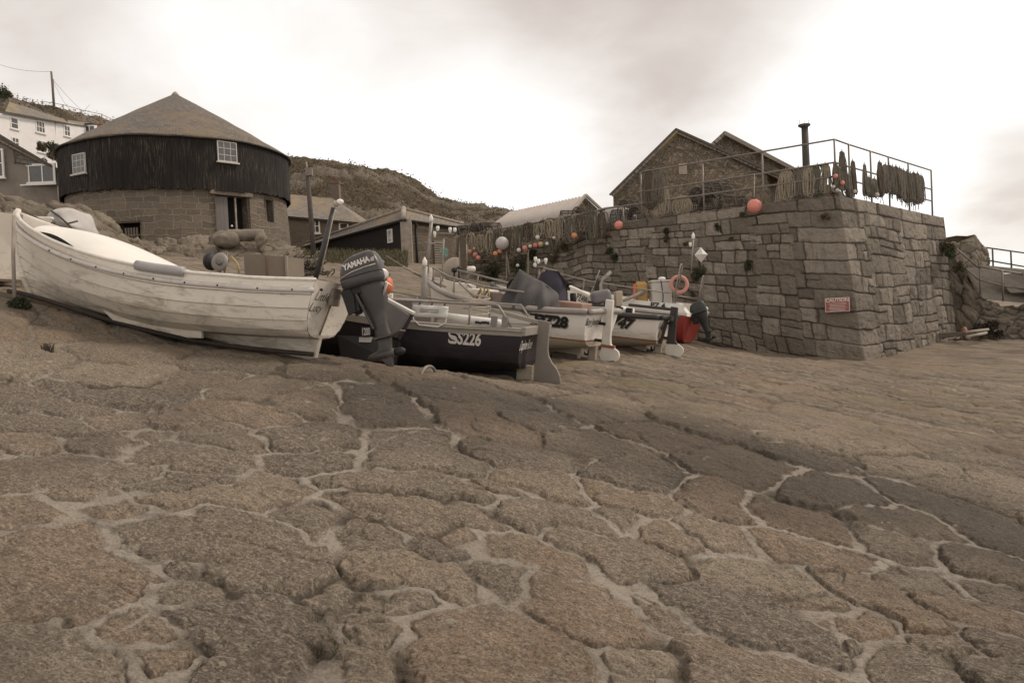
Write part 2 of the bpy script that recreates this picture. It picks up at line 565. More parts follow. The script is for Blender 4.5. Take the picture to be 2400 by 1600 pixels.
_mflat = Gmany([p for m in _mpts for p in m[0]])
_ml = []; k = 0
for pts, wd in _mpts:
    xyl = _mflat[k:k + len(pts)]; k += len(pts)
    _ml.append((xyl, wd))


_damp = Gmany([(830, 905), (1050, 945), (1300, 985), (1560, 1030), (1850, 1110), (2060, 1190), (2300, 1260), (2500, 1330)])


def pavement(x, y, fine=True):
    """height added by the slabs, with joint, mortar and tint masks"""
    wx = x + (fbm(x * 1.1, y * 1.1, 3, 4) - .5) * 0.22 + (fbm(x * 5, y * 5, 8, 3) - .5) * 0.10 + (fbm(x * 19, y * 19, 9, 2) - .5) * 0.035
    wy = y + (fbm(x * 1.1, y * 1.1, 13, 4) - .5) * 0.20 + (fbm(x * 5, y * 5, 18, 3) - .5) * 0.09 + (fbm(x * 19, y * 19, 19, 2) - .5) * 0.035
    N = len(x)
    joint = np.zeros(N); mort = np.zeros(N); tint = np.full(N, .5); h = np.zeros(N)
    # block by block so that only nearby seeds are compared
    bs = 1.0
    key = np.floor(x / bs).astype(int) * 1000 + np.floor(y / bs).astype(int)
    order = np.argsort(key, kind='stable'); ks = key[order]
    starts = np.r_[0, np.flatnonzero(np.diff(ks)) + 1, N]
    d1 = np.full(N, 9.); d2 = np.full(N, 9.); i1 = np.zeros(N, int)
    for a, c in zip(starts[:-1], starts[1:]):
        idx = order[a:c]
        mx_, my_ = x[idx].mean(), y[idx].mean()
        near = np.flatnonzero((np.abs(seeds[:, 0] - mx_) < 2.6) & (np.abs(seeds[:, 1] - my_) < 2.6))
        if len(near) < 3:
            continue
        S = seeds[near]; I = ids[near]
        D = np.sqrt((wx[idx, None] - S[:, 0]) ** 2 + ((wy[idx, None] - S[:, 1]) * 1.1) ** 2)
        b1 = D.argmin(1); dd1 = D[np.arange(len(idx)), b1]; own = I[b1]
        D2 = np.where(I[None, :] == own[:, None], 9., D)
        d1[idx] = dd1; d2[idx] = D2.min(1); i1[idx] = own
    e = (d2 - d1) * 0.5
    ok = d2 < 8.9
    wj = 0.008 + 0.026 * sstep(0.42, 0.8, fbm(x * 0.9, y * 0.9, 31, 3)) + 0.012 * (fbm(x * 6, y * 6, 32, 2) - .5)
    rz = sstep(.54, .66, fbm(x * .8, y * .8, 36, 3))
    wj = wj + rz * (0.004 + 0.034 * fbm(x * 3, y * 3, 37, 2))
    # flatter, worn and closed up beyond the crest and towards the sea side
    worn = np.clip(sstep(7.5, 12, y) + sstep(3.0, 6.5, x - 0.35 * (y - 4)) * 0.55, 0, 1)
    rel = (1 - 0.72 * worn)
    edge = sstep(-0.2, 1.0, (e - wj) / 0.032)
    dome = 1 - np.exp(-np.maximum(e - wj, 0) / 0.20)
    sl = _lift[i1] * 0.016 + _tx[i1] * 0.05 * (x - _cxs[i1])
    chip = np.maximum(fbm(x * 7, y * 7, 44, 3) - .52, 0) * 0.16 * np.exp(-np.maximum(e - wj, 0) / .10)
    big = (fbm(x * 1.6, y * 2.0, 41, 3) - .5) * 0.07
    rough = (fbm(x * 8, y * 11, 47, 4) - .5) * 0.030 + worn * (fbm((x * .82 + y * .57) * .9, (y * .82 - x * .57) * 6, 48, 5, .6) - .5) * .09 + (fbm(x * 30, y * 38, 49, 3) - .5) * 0.012
    ledge = np.abs(vnoise(x * 1.3 + 2 * fbm(x, y, 5, 2), y * 4.2 + x * 0.8, 77) - .5)
    lump = big + rough
    lump -= (0.022 + .02 * worn) * (1 - sstep(0.0, 0.045, ledge)) * sstep(.48 - .1 * worn, .6 - .1 * worn, fbm(x * .7, y * .7, 78, 2))
    peb = vnoise(x * 17, y * 17, 53); rub = (fbm(x * 11, y * 11, 51, 3) - .5) * 0.05 + rz * sstep(.45, .75, peb) * .034
    deep = -0.020 + rub
    h = np.where(ok, (edge * (0.020 + 0.030 * dome + sl - chip) + (1 - edge) * deep) * rel + lump, lump)
    joint = np.where(ok, 1 - sstep(-0.2, 0.8, (e - wj * 0.8) / 0.028), 0) * (1 - .6 * worn)
    tint = np.where(ok, _tint[i1], .5)
    # sanded cement along the joints that carry it
    for xyl, wd in _ml:
        lo = xyl.min(0) - 0.5; hi = xyl.max(0) + 0.5
        sel = np.flatnonzero((x > lo[0]) & (x < hi[0]) & (y > lo[1]) & (y < hi[1]))
        if not len(sel): continue
        px_, py_ = x[sel], y[sel]; best = np.full(len(sel), 9.)
        for q0, q1 in zip(xyl[:-1], xyl[1:]):
            dv = q1 - q0; L2 = max((dv ** 2).sum(), 1e-9)
            t = np.clip(((px_ - q0[0]) * dv[0] + (py_ - q0[1]) * dv[1]) / L2, 0, 1)
            best = np.minimum(best, np.sqrt((px_ - q0[0] - t * dv[0]) ** 2 + (py_ - q0[1] - t * dv[1]) ** 2))
        dist_cam = np.sqrt(px_ ** 2 + py_ ** 2)
        half = wd * 0.4845 * dist_cam / FPX * 1.15 * (0.65 + 0.8 * fbm(px_ * 4, py_ * 4, 61, 3)) + 0.006
        near_ = 1 - sstep(.08, .34, best - half)
        var = .25 + 1.5 * fbm(px_ * 3.3, py_ * 3.3, 62, 4)
        m_ = near_ * (1 - sstep(.55, 1.2, e[sel] / (half * .95 * var + .012)))
        if xyl[:, 1].mean() > 9.0 and xyl[:, 0].mean() > 3.0: m_ = 1 - sstep(.4, 1.1, best / half)
        elif wd > 9.5: m_ = np.maximum(m_, (1 - sstep(.4, 1.15, best / (half * .85))) * sstep(.2, .5, fbm(px_ * 2.5, py_ * 2.5, 64, 3)))
        mort[sel] = np.maximum(mort[sel], m_)
    nat = sstep(0.47, 0.55, fbm(x * 0.8, y * 0.8, 91, 4)) * (1 - sstep(.5, 1.1, e / (wj * .9 + .002 + .045 * fbm(x * 2.7, y * 2.7, 92, 4) ** 2))) * ok * (1 - .75 * worn)
    mort = np.maximum(mort, nat * 0.9)
    rimc = np.exp(-((mort - .42) / .26) ** 2) * sstep(.35, .6, fbm(x * 5, y * 5, 96, 3)) * (mort > .05)
    low = big + rough * .55 + 0.004 + (fbm(x * 16, y * 16, 95, 2) - .5) * 0.012
    h = h * (1 - mort) + low * mort
    h -= rimc * .012
    joint = np.maximum(joint * (1 - mort), rimc * .75)
    damp = np.full(N, 9.)
    for q0, q1 in zip(_damp[:-1], _damp[1:]):
        dv = q1 - q0; t = np.clip(((x - q0[0]) * dv[0] + (y - q0[1]) * dv[1]) / (dv ** 2).sum(), 0, 1)
        damp = np.minimum(damp, np.sqrt((x - q0[0] - t * dv[0]) ** 2 + (y - q0[1] - t * dv[1]) ** 2))
    damp = 1 - sstep(.15, 2.1, damp + (fbm(x * .9, y * .9, 131, 5, .62) - .5) * 2.2)
    return h, joint, mort, tint, worn, damp


def polar_grid(r0, r1, nr, a0, a1, na):
    rr = r0 * (r1 / r0) ** (np.arange(nr) / (nr - 1)); aa = np.linspace(a0, a1, na)
    Rg, Ag = np.meshgrid(rr, aa, indexing='ij')
    return (Rg * np.sin(Ag)).ravel(), (Rg * np.cos(Ag)).ravel()


def grid_mesh(name, co, nu, nv, m, attrs=None, smooth=True):
    i = np.arange(nu - 1)[:, None] * nv + np.arange(nv - 1)[None, :]
    q = np.stack([i, i + 1, i + nv + 1, i + nv], -1).reshape(-1, 4)
    me = bpy.data.meshes.new(name)
    me.vertices.add(len(co)); me.vertices.foreach_set('co', co.astype(np.float32).ravel())
    me.loops.add(q.size); me.loops.foreach_set('vertex_index', q.ravel().astype(np.int32))
    me.polygons.add(len(q)); me.polygons.foreach_set('loop_start', np.arange(0, q.size, 4, dtype=np.int32))
    me.polygons.foreach_set('loop_total', np.full(len(q), 4, dtype=np.int32))
    me.polygons.foreach_set('use_smooth', np.full(len(q), smooth))
    me.update(calc_edges=True)
    for k, a in (attrs or {}).items():
        at = me.attributes.new(k, 'FLOAT', 'POINT'); at.data.foreach_set('value', a.astype(np.float32))
    return link(name, me, m)


# foot of the quay wall: corner, left run, right run
QC = P(2030, 843, 18.35); QL = P(1064, 642, 26.3); QR = P(2245, 800, 22.4)


def behind_quay(x, y):
    """distance behind the line of the quay wall (positive: under the quay)"""
    dl = np.array([QL.x - QC.x, QL.y - QC.y]); dl /= np.linalg.norm(dl)
    dr = np.array([QR.x - QC.x, QR.y - QC.y]); dr /= np.linalg.norm(dr)
    a = (x - QC.x) * dl[1] - (y - QC.y) * dl[0]; c = (x - QC.x) * dr[1] - (y - QC.y) * dr[0]
    t = (x - QC.x) * dl[0] + (y - QC.y) * dl[1]
    d = np.minimum(a, -c)
    return np.where(t < np.hypot(QL.x - QC.x, QL.y - QC.y) + 2.0, d, -1.0)


m = bpy.data.materials.new('granite_paving'); b = NB(m)
p = b.pos()
tint, jo, mo, wo, da = b.attr('tint'), b.attr('joint'), b.attr('mortar'), b.attr('worn'), b.attr('damp')
_d = Gmany([(2050, 975), (2400, 1037)]); SANG = math.atan2(_d[1][1] - _d[0][1], _d[1][0] - _d[0][0])
pr = b.map(p, rot=(0, 0, -SANG))                       # x runs along the streaks of the slip
nA = b.noise(p, 1.3, 6, 0.6, 0.6); nB = b.noise(b.map(pr, (1.0, 2.8, 1), (3, 5, 1)), 7.0, 8, 0.72, 0.8)
nC = b.noise(p, 70.0, 5, 0.8); nD = b.noise(b.map(pr, (1, 1.7, 1), (9, 2, 4)), 26.0, 6, 0.72, 0.4)
base = b.ramp(b.math('ADD', b.math('MULTIPLY', tint, 0.75), b.math('MULTIPLY', nA, 0.25)), [(0.15, (0.165, 0.132, 0.101)), (0.34, (0.245, 0.192, 0.140)), (0.47, (0.33, 0.228, 0.150)), (0.58, (0.225, 0.180, 0.135)), (0.72, (0.335, 0.266, 0.188)), (0.88, (0.30, 0.218, 0.148))])
base = b.mix(b.ramp(nB, [(0.36, 0.0), (0.60, 0.85)]), b.mix(0.6, base, (0.09, 0.070, 0.052)), base)
base = b.mix(b.ramp(b.noise(p, 3.4, 6, 0.7, 0.9), [(0.52, 0.0), (0.66, 0.6)]), base, (0.135, 0.115, 0.09))
base = b.mix(b.ramp(nD, [(0.47, 0.0), (0.64, 0.65)]), base, (0.48, 0.40, 0.30))
base = b.mix(b.ramp(nC, [(0.36, 0.8), (0.50, 0.0)]), base, (0.035, 0.028, 0.02))
base = b.mix(b.ramp(nC, [(0.56, 0.0), (0.70, 0.7)]), base, (0.58, 0.49, 0.385))
base = b.mix(b.math('MULTIPLY', da, 0.92), base, b.mix(0.74, base, (0.046, 0.036, 0.028)))
streak = b.noise(b.map(pr, (0.55, 4.6, 1)), 1.5, 8, 0.72, 0.35); st2 = b.noise(b.map(pr, (0.25, 1.6, 1), (4, 4, 0)), 1.0, 5, 0.6, 0.3)
sx_ = b.mix(b.ramp(streak, [(0.40, 0.0), (0.57, 1.0)]), (0.060, 0.047, 0.037), (0.285, 0.226, 0.168))
sx_ = b.mix(b.ramp(st2, [(0.45, 0.0), (0.62, 0.6)]), sx_, (0.25, 0.175, 0.115))
base = b.mix(b.math('MULTIPLY', wo, b.math('SUBTRACT', 0.8, b.math('MULTIPLY', da, .4))), base, sx_)
alg = b.ramp(b.noise(b.map(pr, (.6, 2, 1), (8, 1, 3)), 1.1, 5, 0.6, 0.5), [(0.54, 0.0), (0.68, 0.55)])
base = b.mix(b.math('MULTIPLY', alg, wo), base, (0.19, 0.17, 0.085))
mcol = b.mix(b.noise(p, 14, 6, 0.7), (0.31, 0.265, 0.21), (0.54, 0.475, 0.39))
mcol = b.mix(b.ramp(nC, [(0.38, 0.6), (0.5, 0.0)]), mcol, (0.16, 0.13, 0.10))
mcol = b.mix(b.ramp(b.noise(p, 6, 6, .75, .6), [(0.5, 0.0), (0.64, 0.75)]), mcol, (0.17, 0.145, 0.115))
base = b.mix(b.math('MULTIPLY', mo, 0.86), base, mcol)
base = b.mix(b.math('MULTIPLY', jo, 0.9), base, b.mix(b.noise(p, 40, 4, 0.7), (0.03, 0.024, 0.018), (0.13, 0.105, 0.075)))
hh = b.math('ADD', b.math('MULTIPLY', nD, 0.6), b.math('ADD', b.math('MULTIPLY', nC, 0.55), b.math('MULTIPLY', nB, 0.8)))
lsp = b.n('TexVoronoi', {'Vector': b.map(p, (1, 1, .3)), 'Scale': 5.5}).outputs['Distance']
lf = b.math('MULTIPLY', b.ramp(b.math('ADD', lsp, b.math('MULTIPLY', b.noise(p, 22, 5, .75), .5)), [(.34, 1.0), (.42, 0.0)]), b.ramp(b.noise(p, .8, 4, .6), [(.5, 0), (.6, .6)]))
base = b.mix(b.math('MULTIPLY', lf, b.math('SUBTRACT', 1.0, jo)), base, (.44, .39, .31))
base = b.mix(b.ramp(b.noise(p, .55, 5, .6, .5), [(.50, 0.0), (.66, .55)]), base, b.mix(.62, base, (.085, .066, .048)))
nrm_ = b.bump(hh, 1.0, 0.03)
b.bsdf(base, 0.86, nrm_, 0, 0.25)
MAT_PAVE = m

rr0 = np.concatenate([np.geomspace(0.8, 2.55, 60)[:-1], np.geomspace(2.55, 15, 900)[:-1], np.geomspace(15, 75, 240)])
aa0 = np.concatenate([np.linspace(R(-66), R(-38), 90)[:-1], np.linspace(R(-38), R(37), 860)[:-1], np.linspace(R(37), R(62), 80)])
NR, NA = len(rr0), len(aa0)
Rg, Ag = np.meshgrid(rr0, aa0, indexing='ij')
gx, gy = (Rg * np.sin(Ag)).ravel(), (Rg * np.cos(Ag)).ravel()
gz = base_z(gx, gy)
hh_, jo_, mo_, ti_, wo_, da_ = pavement(gx, gy)
rr_ = np.sqrt(gx ** 2 + gy ** 2)
far = sstep(16, 24, rr_)
gz = gz + hh_ * (1 - far) + far * (fbm(gx * 1.5, gy * 1.5, 101, 4) - .5) * 0.12
bq = behind_quay(gx, gy)
gz = np.where(bq > 0.4, np.minimum(gz, 2.0 - 0.2 * np.clip(bq, 0, 6)), gz)
gz = np.minimum(gz, 4.2 + 0.02 * rr_)
go = grid_mesh('slipway', np.stack([gx, gy, gz], 1), NR, NA, MAT_PAVE, {'tint': ti_, 'joint': jo_ * (1 - far), 'mortar': mo_ * (1 - far), 'worn': wo_, 'damp': da_})
tag(go, kind='structure')

# broken chips and weed in the open joints
_r = np.random.RandomState(88); _rr = np.sqrt(gx ** 2 + gy ** 2)
_ok = np.flatnonzero((jo_ > .45) & (mo_ < .25) & (_rr > 2.6) & (_rr < 11) & (np.abs(gx) < .72 * gy) & (fbm(gx * .9, gy * .9, 141, 3) > .47))
mb = MB(); _pick = _r.choice(_ok, 200)
for k in _pick:
    if fbm(np.array([gx[k] * .6]), np.array([gy[k] * .6]), 151, 2)[0] < .52: continue
    for q in range(14):
        a = Vector((gx[k] + _r.normal(0, .03), gy[k] + _r.normal(0, .03), gz[k] - .01)); d = Vector((_r.normal(0, .5), _r.normal(0, .5), 1)).normalized() * _r.uniform(.015, .045); s = Vector((_r.normal(), _r.normal(), 0)).normalized() * .003
        mb.add([a - s, a + s, a + d], [(0, 1, 2)])
tag(mb.build('joint_weed', simple('joint_weed_leaf', (.075, .072, .032), .85, .4, 4, .1), fixn=False), 'small green weed growing in the slipway joints', 'weed', kind='stuff')
# ------------------------------------------------------------------ the quay wall of coursed granite
TC = P(1966, 455, 18.75); TL = P(1080, 566, 26.6); TR = P(2209, 509, 22.9)
QTOP = (TC.z + TL.z + TR.z) / 3
LL = (QL - QC).to_2d().length; LR = (QR - QC).to_2d().length
WALLH = 4.05


def wall_point(u, v):
    """u: metres along the wall from the corner (negative: left run), v: 0 foot .. 1 top. Arrays."""
    tl = np.clip(-u / LL, 0, 1.6); tr = np.clip(u / LR, 0, 1.3)
    left = (u < 0)[..., None]
    def mixv(a, bb, t): return np.array(a)[None, :] * (1 - t[:, None]) + np.array(bb)[None, :] * t[:, None]
    bot = np.where(left, mixv(QC, QL, tl), mixv(QC, QR, tr)); top = np.where(left, mixv(TC, TL, tl), mixv(TC, TR, tr))
    bot[:, 2] -= 0.45
    # the older left end is lower, its coping gone
    top[:, 2] -= 0.36 * sstep(7.6, 8.6, -u)
    return bot * (1 - v[:, None]) + top * v[:, None]


dL = (TL - TC); dL.z = 0; dL.normalize(); dR = (TR - TC); dR.z = 0; dR.normalize()
nL = Vector((dL.y, -dL.x, 0)); nR = Vector((-dR.y, dR.x, 0))
if nL.y > 0: nL = -nL
if nR.y > 0: nR = -nR
UMIN, UMAX = -LL, LR
NU, NV = 1500, 330
uu = np.linspace(UMIN, UMAX, NU); vv = np.linspace(0, 1, NV)
U_, V_ = np.meshgrid(uu, vv, indexing='ij'); U_ = U_.ravel(); V_ = V_.ravel()
Z_ = V_ * (WALLH + 0.45)
rw = np.random.RandomState(21)
blocks = []          # u0,u1,z0,z1
H = WALLH + 0.45
# irregular jumper coursing: panels of differing course heights, interlocked, a shared coping and long quoins at the corner
u = UMIN - .5
while u < UMAX + .3:
    w0 = rw.uniform(.8, 1.5); blocks.append((u, u + w0, H - .34, H)); u += w0
def fill(u0, u1, z0, z1):
    u = u0
    while u < u1 - .08:
        r = rw.rand(); hgt = z1 - z0
        w0 = rw.uniform(.22, .36) if r < .45 else (rw.uniform(.34, .58) if r < .85 else rw.uniform(.6, .95))
        if u + w0 > u1 - .2: w0 = u1 - u + rw.uniform(-.05, .12)
        if hgt > .4 and rw.rand() < .16:
            zm = z0 + hgt * rw.uniform(.35, .65); blocks.append((u, u + w0, z0, zm)); blocks.append((u, u + w0, zm, z1))
        else: blocks.append((u, u + w0, z0, z1))
        u += w0
z1 = H - .34
quo = []
while z1 > .02:
    z0 = max(0, z1 - rw.uniform(.34, .52)); z0 = 0 if z0 < .2 else z0
    qa, qc = -rw.uniform(.4, 1.3), rw.uniform(.35, 1.1); quo.append((qa, qc, z0, z1)); blocks.append((qa, qc, z0, z1)); z1 = z0
for (qa, qc, z0, z1) in quo:
    fill(-1.4, qa, z0, z1); fill(qc, 1.2, z0, z1)
for lo, hi in ((UMIN - .3, -1.4), (1.2, UMAX + .2)):
    u = lo
    while u < hi - .1:
        pw = min(rw.uniform(1.0, 2.1), hi - u); pw = hi - u if hi - u - pw < .6 else pw; z1 = H - .34
        while z1 > .02:
            z0 = max(0, z1 - rw.uniform(.26, .54)); z0 = 0 if z0 < .2 else z0
            fill(u + rw.uniform(-.16, .05), u + pw + rw.uniform(-.05, .16), z0, z1); z1 = z0
        u += pw
z1 = 0; first = False
while z1 > 0.02:
    ch = 0.34 if first else rw.uniform(0.36, 0.56)
    z0 = max(0.0, z1 - ch)
    if z0 < 0.2: z0 = 0.0
    u = UMIN - rw.uniform(0, .8)
    qa, qc = -rw.uniform(.35, 1.2), rw.uniform(.3, 1.0)      # the quoin that turns the corner
    done = False
    while u < UMAX:
        if not done and u > qa - 0.35:
            blocks.append((u, qc, z0, z1)); u = qc; done = True; continue
        r = rw.rand()
        if first:
            wd = rw.uniform(0.8, 1.5); sub = 1
        elif r < .46:
            wd = rw.uniform(.24, .42); sub = 1
        elif r < .80:
            wd = rw.uniform(.38, .66); sub = 2 if rw.rand() < .15 else 1
        else:
            wd = rw.uniform(.6, 1.05); sub = 1 if rw.rand() < .7 else 2
        if not done and u + wd > qa:
            wd = max(0.25, qa - u)
        if sub == 1:
            blocks.append((u, u + wd, z0, z1))
        else:
            zm = z0 + (z1 - z0) * rw.uniform(.38, .62)
            if rw.rand() < .6:
                s_ = u + wd * rw.uniform(.35, .65)
                if rw.rand() < .5:
                    blocks += [(u, s_, z0, zm), (s_, u + wd, z0, zm), (u, u + wd, zm, z1)]
                else:
                    blocks += [(u, u + wd, z0, zm), (u, s_, zm, z1), (s_, u + wd, zm, z1)]
            else:
                blocks += [(u, u + wd, z0, zm), (u, u + wd, zm, z1)]
        u += wd
    z1 = z0; first = False
uw = U_ + (fbm(U_ * 1.3, Z_ * 1.3, 201, 3) - .5) * 0.16 + (fbm(U_ * 6, Z_ * 6, 202, 2) - .5) * 0.035
zw = Z_ + (fbm(U_ * .55, Z_ * .9, 203, 3) - .5) * 0.20 * np.clip((H - Z_) / .5, 0, 1) + (fbm(U_ * 5, Z_ * 5, 204, 2) - .5) * 0.035
wd_ = np.full(len(U_), -0.05); wt_ = np.full(len(U_), .5); wj_ = np.ones(len(U_))
Ug = uw.reshape(NU, NV); Zg = zw.reshape(NU, NV)
for (a, c, z0, z1) in blocks:
    i0 = max(0, int((a - .25 - UMIN) / (UMAX - UMIN) * NU)); i1 = min(NU, int((c + .25 - UMIN) / (UMAX - UMIN) * NU) + 1)
    if i1 <= i0: continue
    us, zs = Ug[i0:i1], Zg[i0:i1]
    jl, rr = rw.uniform(.002, .011), rw.uniform(.015, .06)
    qx = np.abs(us - (a + c) / 2) - ((c - a) / 2 - jl - rr); qz = np.abs(zs - (z0 + z1) / 2) - ((z1 - z0) / 2 - jl - rr)
    sd = -(np.sqrt(np.maximum(qx, 0) ** 2 + np.maximum(qz, 0) ** 2) + np.minimum(np.maximum(qx, qz), 0) - rr)
    off = rw.uniform(-.02, .02); tl_ = rw.rand(); tx, tz = rw.uniform(-.05, .05), rw.uniform(-.05, .05)
    dd = -0.05 + (0.05 + off + tx * (us - (a + c) / 2) + tz * (zs - (z0 + z1) / 2)) * sstep(-.004, .018, sd) + 0.016 * (1 - np.exp(-np.maximum(sd, 0) / .04))
    ins = sd > -.01
    W = wd_.reshape(NU, NV)[i0:i1]; T = wt_.reshape(NU, NV)[i0:i1]; J = wj_.reshape(NU, NV)[i0:i1]
    W[ins] = np.maximum(W[ins], dd[ins]); T[ins] = tl_; J[ins] = (1 - sstep(-.006, .012, sd))[ins]
wd_ += (fbm(U_ * 6, Z_ * 6, 211, 5, .62) - .5) * 0.075
cfw = sstep(-.16, .16, U_)
nn_ = np.array(nL)[None] * (1 - cfw[:, None]) + np.array(nR)[None] * cfw[:, None]
nn_ /= np.linalg.norm(nn_, axis=1)[:, None]
pos_ = wall_point(U_, V_) + nn_ * wd_[:, None]
m = bpy.data.materials.new('quay_granite'); b = NB(m)
p = b.pos(); ti, jo = b.attr('tint'), b.attr('joint')
nA = b.noise(p, 0.7, 5, 0.6, 0.4); nB = b.noise(p, 6, 7, 0.72); nC = b.noise(p, 42, 5, 0.8)
c = b.ramp(b.math('ADD', b.math('MULTIPLY', ti, 0.7), b.math('MULTIPLY', nB, 0.3)), [(0.15, (0.155, 0.130, 0.101)), (0.5, (0.235, 0.199, 0.158)), (0.82, (0.335, 0.286, 0.23))])
c = b.mix(b.ramp(nC, [(0.36, 0.45), (0.52, 0.0)]), c, (0.12, 0.1, 0.078))
c = b.mix(b.ramp(nC, [(0.58, 0.0), (0.75, 0.4)]), c, (0.42, 0.37, 0.3))
sp = b.n('SeparateXYZ', {0: p})
lowz = b.ramp(b.math('ADD', b.math('MULTIPLY', sp.outputs[2], 0.35), b.math('MULTIPLY', nA, 1.0)), [(0.22, 0.85), (0.5, 0.0)])
c = b.mix(b.math('MULTIPLY', lowz, b.ramp(nB, [(0.35, 0.35), (0.6, 1.0)])), c, (0.165, 0.135, 0.07))
st = b.noise(b.map(p, (5, 5, 0.5)), 1.2, 6, 0.7, 0.3)
c = b.mix(b.ramp(st, [(0.50, 0.0), (0.66, 0.5)]), c, (0.13, 0.108, 0.082))
c = b.mix(b.math('MULTIPLY', jo, 0.62), c, (0.07, 0.057, 0.042))
b.bsdf(c, 0.88, b.bump(b.math('ADD', nC, b.math('MULTIPLY', nB, 1.3)), 1.0, 0.03), 0, 0.2)
MAT_WALL = m
qo = thing('quay_wall', 'tall corner of coursed granite blocks with bare joints at the foot of the slipway', 'stone wall', (QC.x, QC.y, QC.z))
wo_ = grid_mesh('wall_face', pos_ - np.array(QC[:])[None], NU, NV, MAT_WALL, {'tint': wt_, 'joint': wj_})
wo_.parent = qo
# coping and the yard on top, behind the railing
deck = MB()
def onq(u, back, dz=0.0):
    q = wall_point(np.array([float(u)]), np.array([1.0]))[0]
    n = nL if u < 0 else nR
    return Vector(q) - n * back + Vector((0, 0, dz))
rows = []
for u in np.linspace(UMIN, -0.3, 40):
    rows.append([onq(u, bk, -0.02) for bk in (-0.01, 0.35, 0.7)])
rows.append([onq(0, 0, -0.02) , onq(0, 0, -0.02) - (nL + nR) * 0.35, onq(0, 0, -0.02) - (nL + nR) * .7])
for u in np.linspace(0.3, UMAX, 16):
    rows.append([onq(u, bk, -0.02) for bk in (-0.01, 0.35, 0.7)])
deck.grid([[q - QC for q in r] for r in rows], smooth=False)
deck.build('coping', MAT_WALL, qo)
yard = MB()
far_l = onq(UMIN, 16, -.1); far_r = onq(UMAX, 0.5, -.1)
yl = [onq(UMIN, .3, -.05), onq(-8, .3, -.05), onq(-7, .3, -.06), onq(-.3, .3, -.06), onq(UMAX, .3, -.06), onq(UMAX, .3, -.06) + dL * 14 , onq(UMIN, 18, -.06)]
yard.slab(yl, -0.25)
MAT_YARD = simple('yard_concrete', (0.26, 0.22, 0.175), 0.9, 0.3, 1.5, 0.4)
tag(yard.build('quay_yard', MAT_YARD), kind='structure')
# end wall of the quay towards the steps
ew = MB(); a0 = wall_point(np.array([UMAX]), np.array([0.0]))[0]; a1 = wall_point(np.array([UMAX]), np.array([1.0]))[0]
n_ = -nR
pts = []
for t in np.linspace(0, 1, 12):
    pts.append([Vector(a0) * (1 - t) + Vector(a1) * t + n_ * bk - QC + dR * (0.05 * math.sin(t * 9 + bk * 3)) for bk in np.linspace(-0.02, 9, 20)])
ew.grid(pts); ew.build('end_face', MAT_WALL, qo)
# ------------------------------------------------------------------ building materials
def stone_mat(name, c0, c1, cj, scale=3.0, squash=1.7, jw=0.05, relief=1.0, lichen=None):
    m = bpy.data.materials.new(name); b = NB(m); p = b.pos()
    pw = b.n('VectorMath', {0: p, 1: b.n('VectorMath', {0: b.n('TexNoise', {'Vector': p, 'Scale': 2.2, 'Detail': 3.0}).outputs['Color'], 1: (.5, .5, .5)}, operation='SUBTRACT').outputs[0]}, operation='ADD')
    q = b.map(pw.outputs[0], (1, 1, squash))
    v1 = b.n('TexVoronoi', {'Vector': q, 'Scale': scale}, feature='F1')
    ve = b.n('TexVoronoi', {'Vector': q, 'Scale': scale}, feature='DISTANCE_TO_EDGE').outputs['Distance']
    tint = b.n('SeparateColor', {0: v1.outputs['Color']}).outputs[0]
    nz = b.noise(p, 8, 6, 0.7); ng = b.noise(p, 45, 4, 0.7)
    c = b.mix(b.math('ADD', b.math('MULTIPLY', tint, 0.7), b.math('MULTIPLY', b.math('SUBTRACT', nz, .35), 0.9), True), c0, c1)
    if lichen:
        c = b.mix(b.ramp(b.noise(p, 0.9, 5, .65), [(.5, 0), (.66, .55)]), c, lichen)
    e = b.ramp(b.math('ADD', ve, b.math('MULTIPLY', b.math('SUBTRACT', nz, .5), jw * .8)), [(jw * .35, 0.0), (jw, 1.0)])
    c = b.mix(b.ramp(ng, [(0.35, 0.35), (0.55, 0.0)]), c, tuple(x * .4 for x in c0))
    c = b.mix(e, cj, c)
    h = b.math('ADD', b.math('MULTIPLY', b.math('MINIMUM', ve, 0.12), 7.0), b.math('MULTIPLY', nz, 0.5))
    b.bsdf(c, .9, b.bump(h, relief, 0.05), 0, .2)
    MATS[name] = m
    return m


def slate_mat(name, c0, c1, lichen=None, lscale=0.8, rows=6.0, cyl=None):
    """coursed slates: rows follow the slope through the uv map (u metres along, v metres up the slope)"""
    m = bpy.data.materials.new(name); b = NB(m); p = b.pos()
    uv = b.n('UVMap').outputs[0]
    br = b.n('TexBrick', {'Vector': uv, 'Color1': (*c0, 1), 'Color2': (*c1, 1), 'Mortar': (*[x * .35 for x in c0], 1), 'Scale': 1.0, 'Mortar Size': 0.012, 'Brick Width': 0.30, 'Row Height': 1.0 / rows, 'Bias': 0.0})
    nz = b.noise(p, 3.0, 6, .65); c = b.mix(b.ramp(nz, [(.3, .45), (.6, 0)]), br.outputs['Color'], tuple(x * .55 for x in c0))
    if lichen:
        c = b.mix(b.ramp(b.noise(p, lscale, 6, .7, .4), [(.47, 0), (.62, .8)]), c, lichen)
    sv = b.n('SeparateXYZ', {0: uv}).outputs[1]
    saw = b.math('FRACT', b.math('MULTIPLY', sv, rows))
    h = b.math('ADD', b.math('MULTIPLY', saw, -1.0), b.math('ADD', b.math('MULTIPLY', br.outputs['Fac'], -1.0), nz))
    b.bsdf(c, .75, b.bump(h, .7, .02), 0, .3)
    MATS[name] = m
    return m


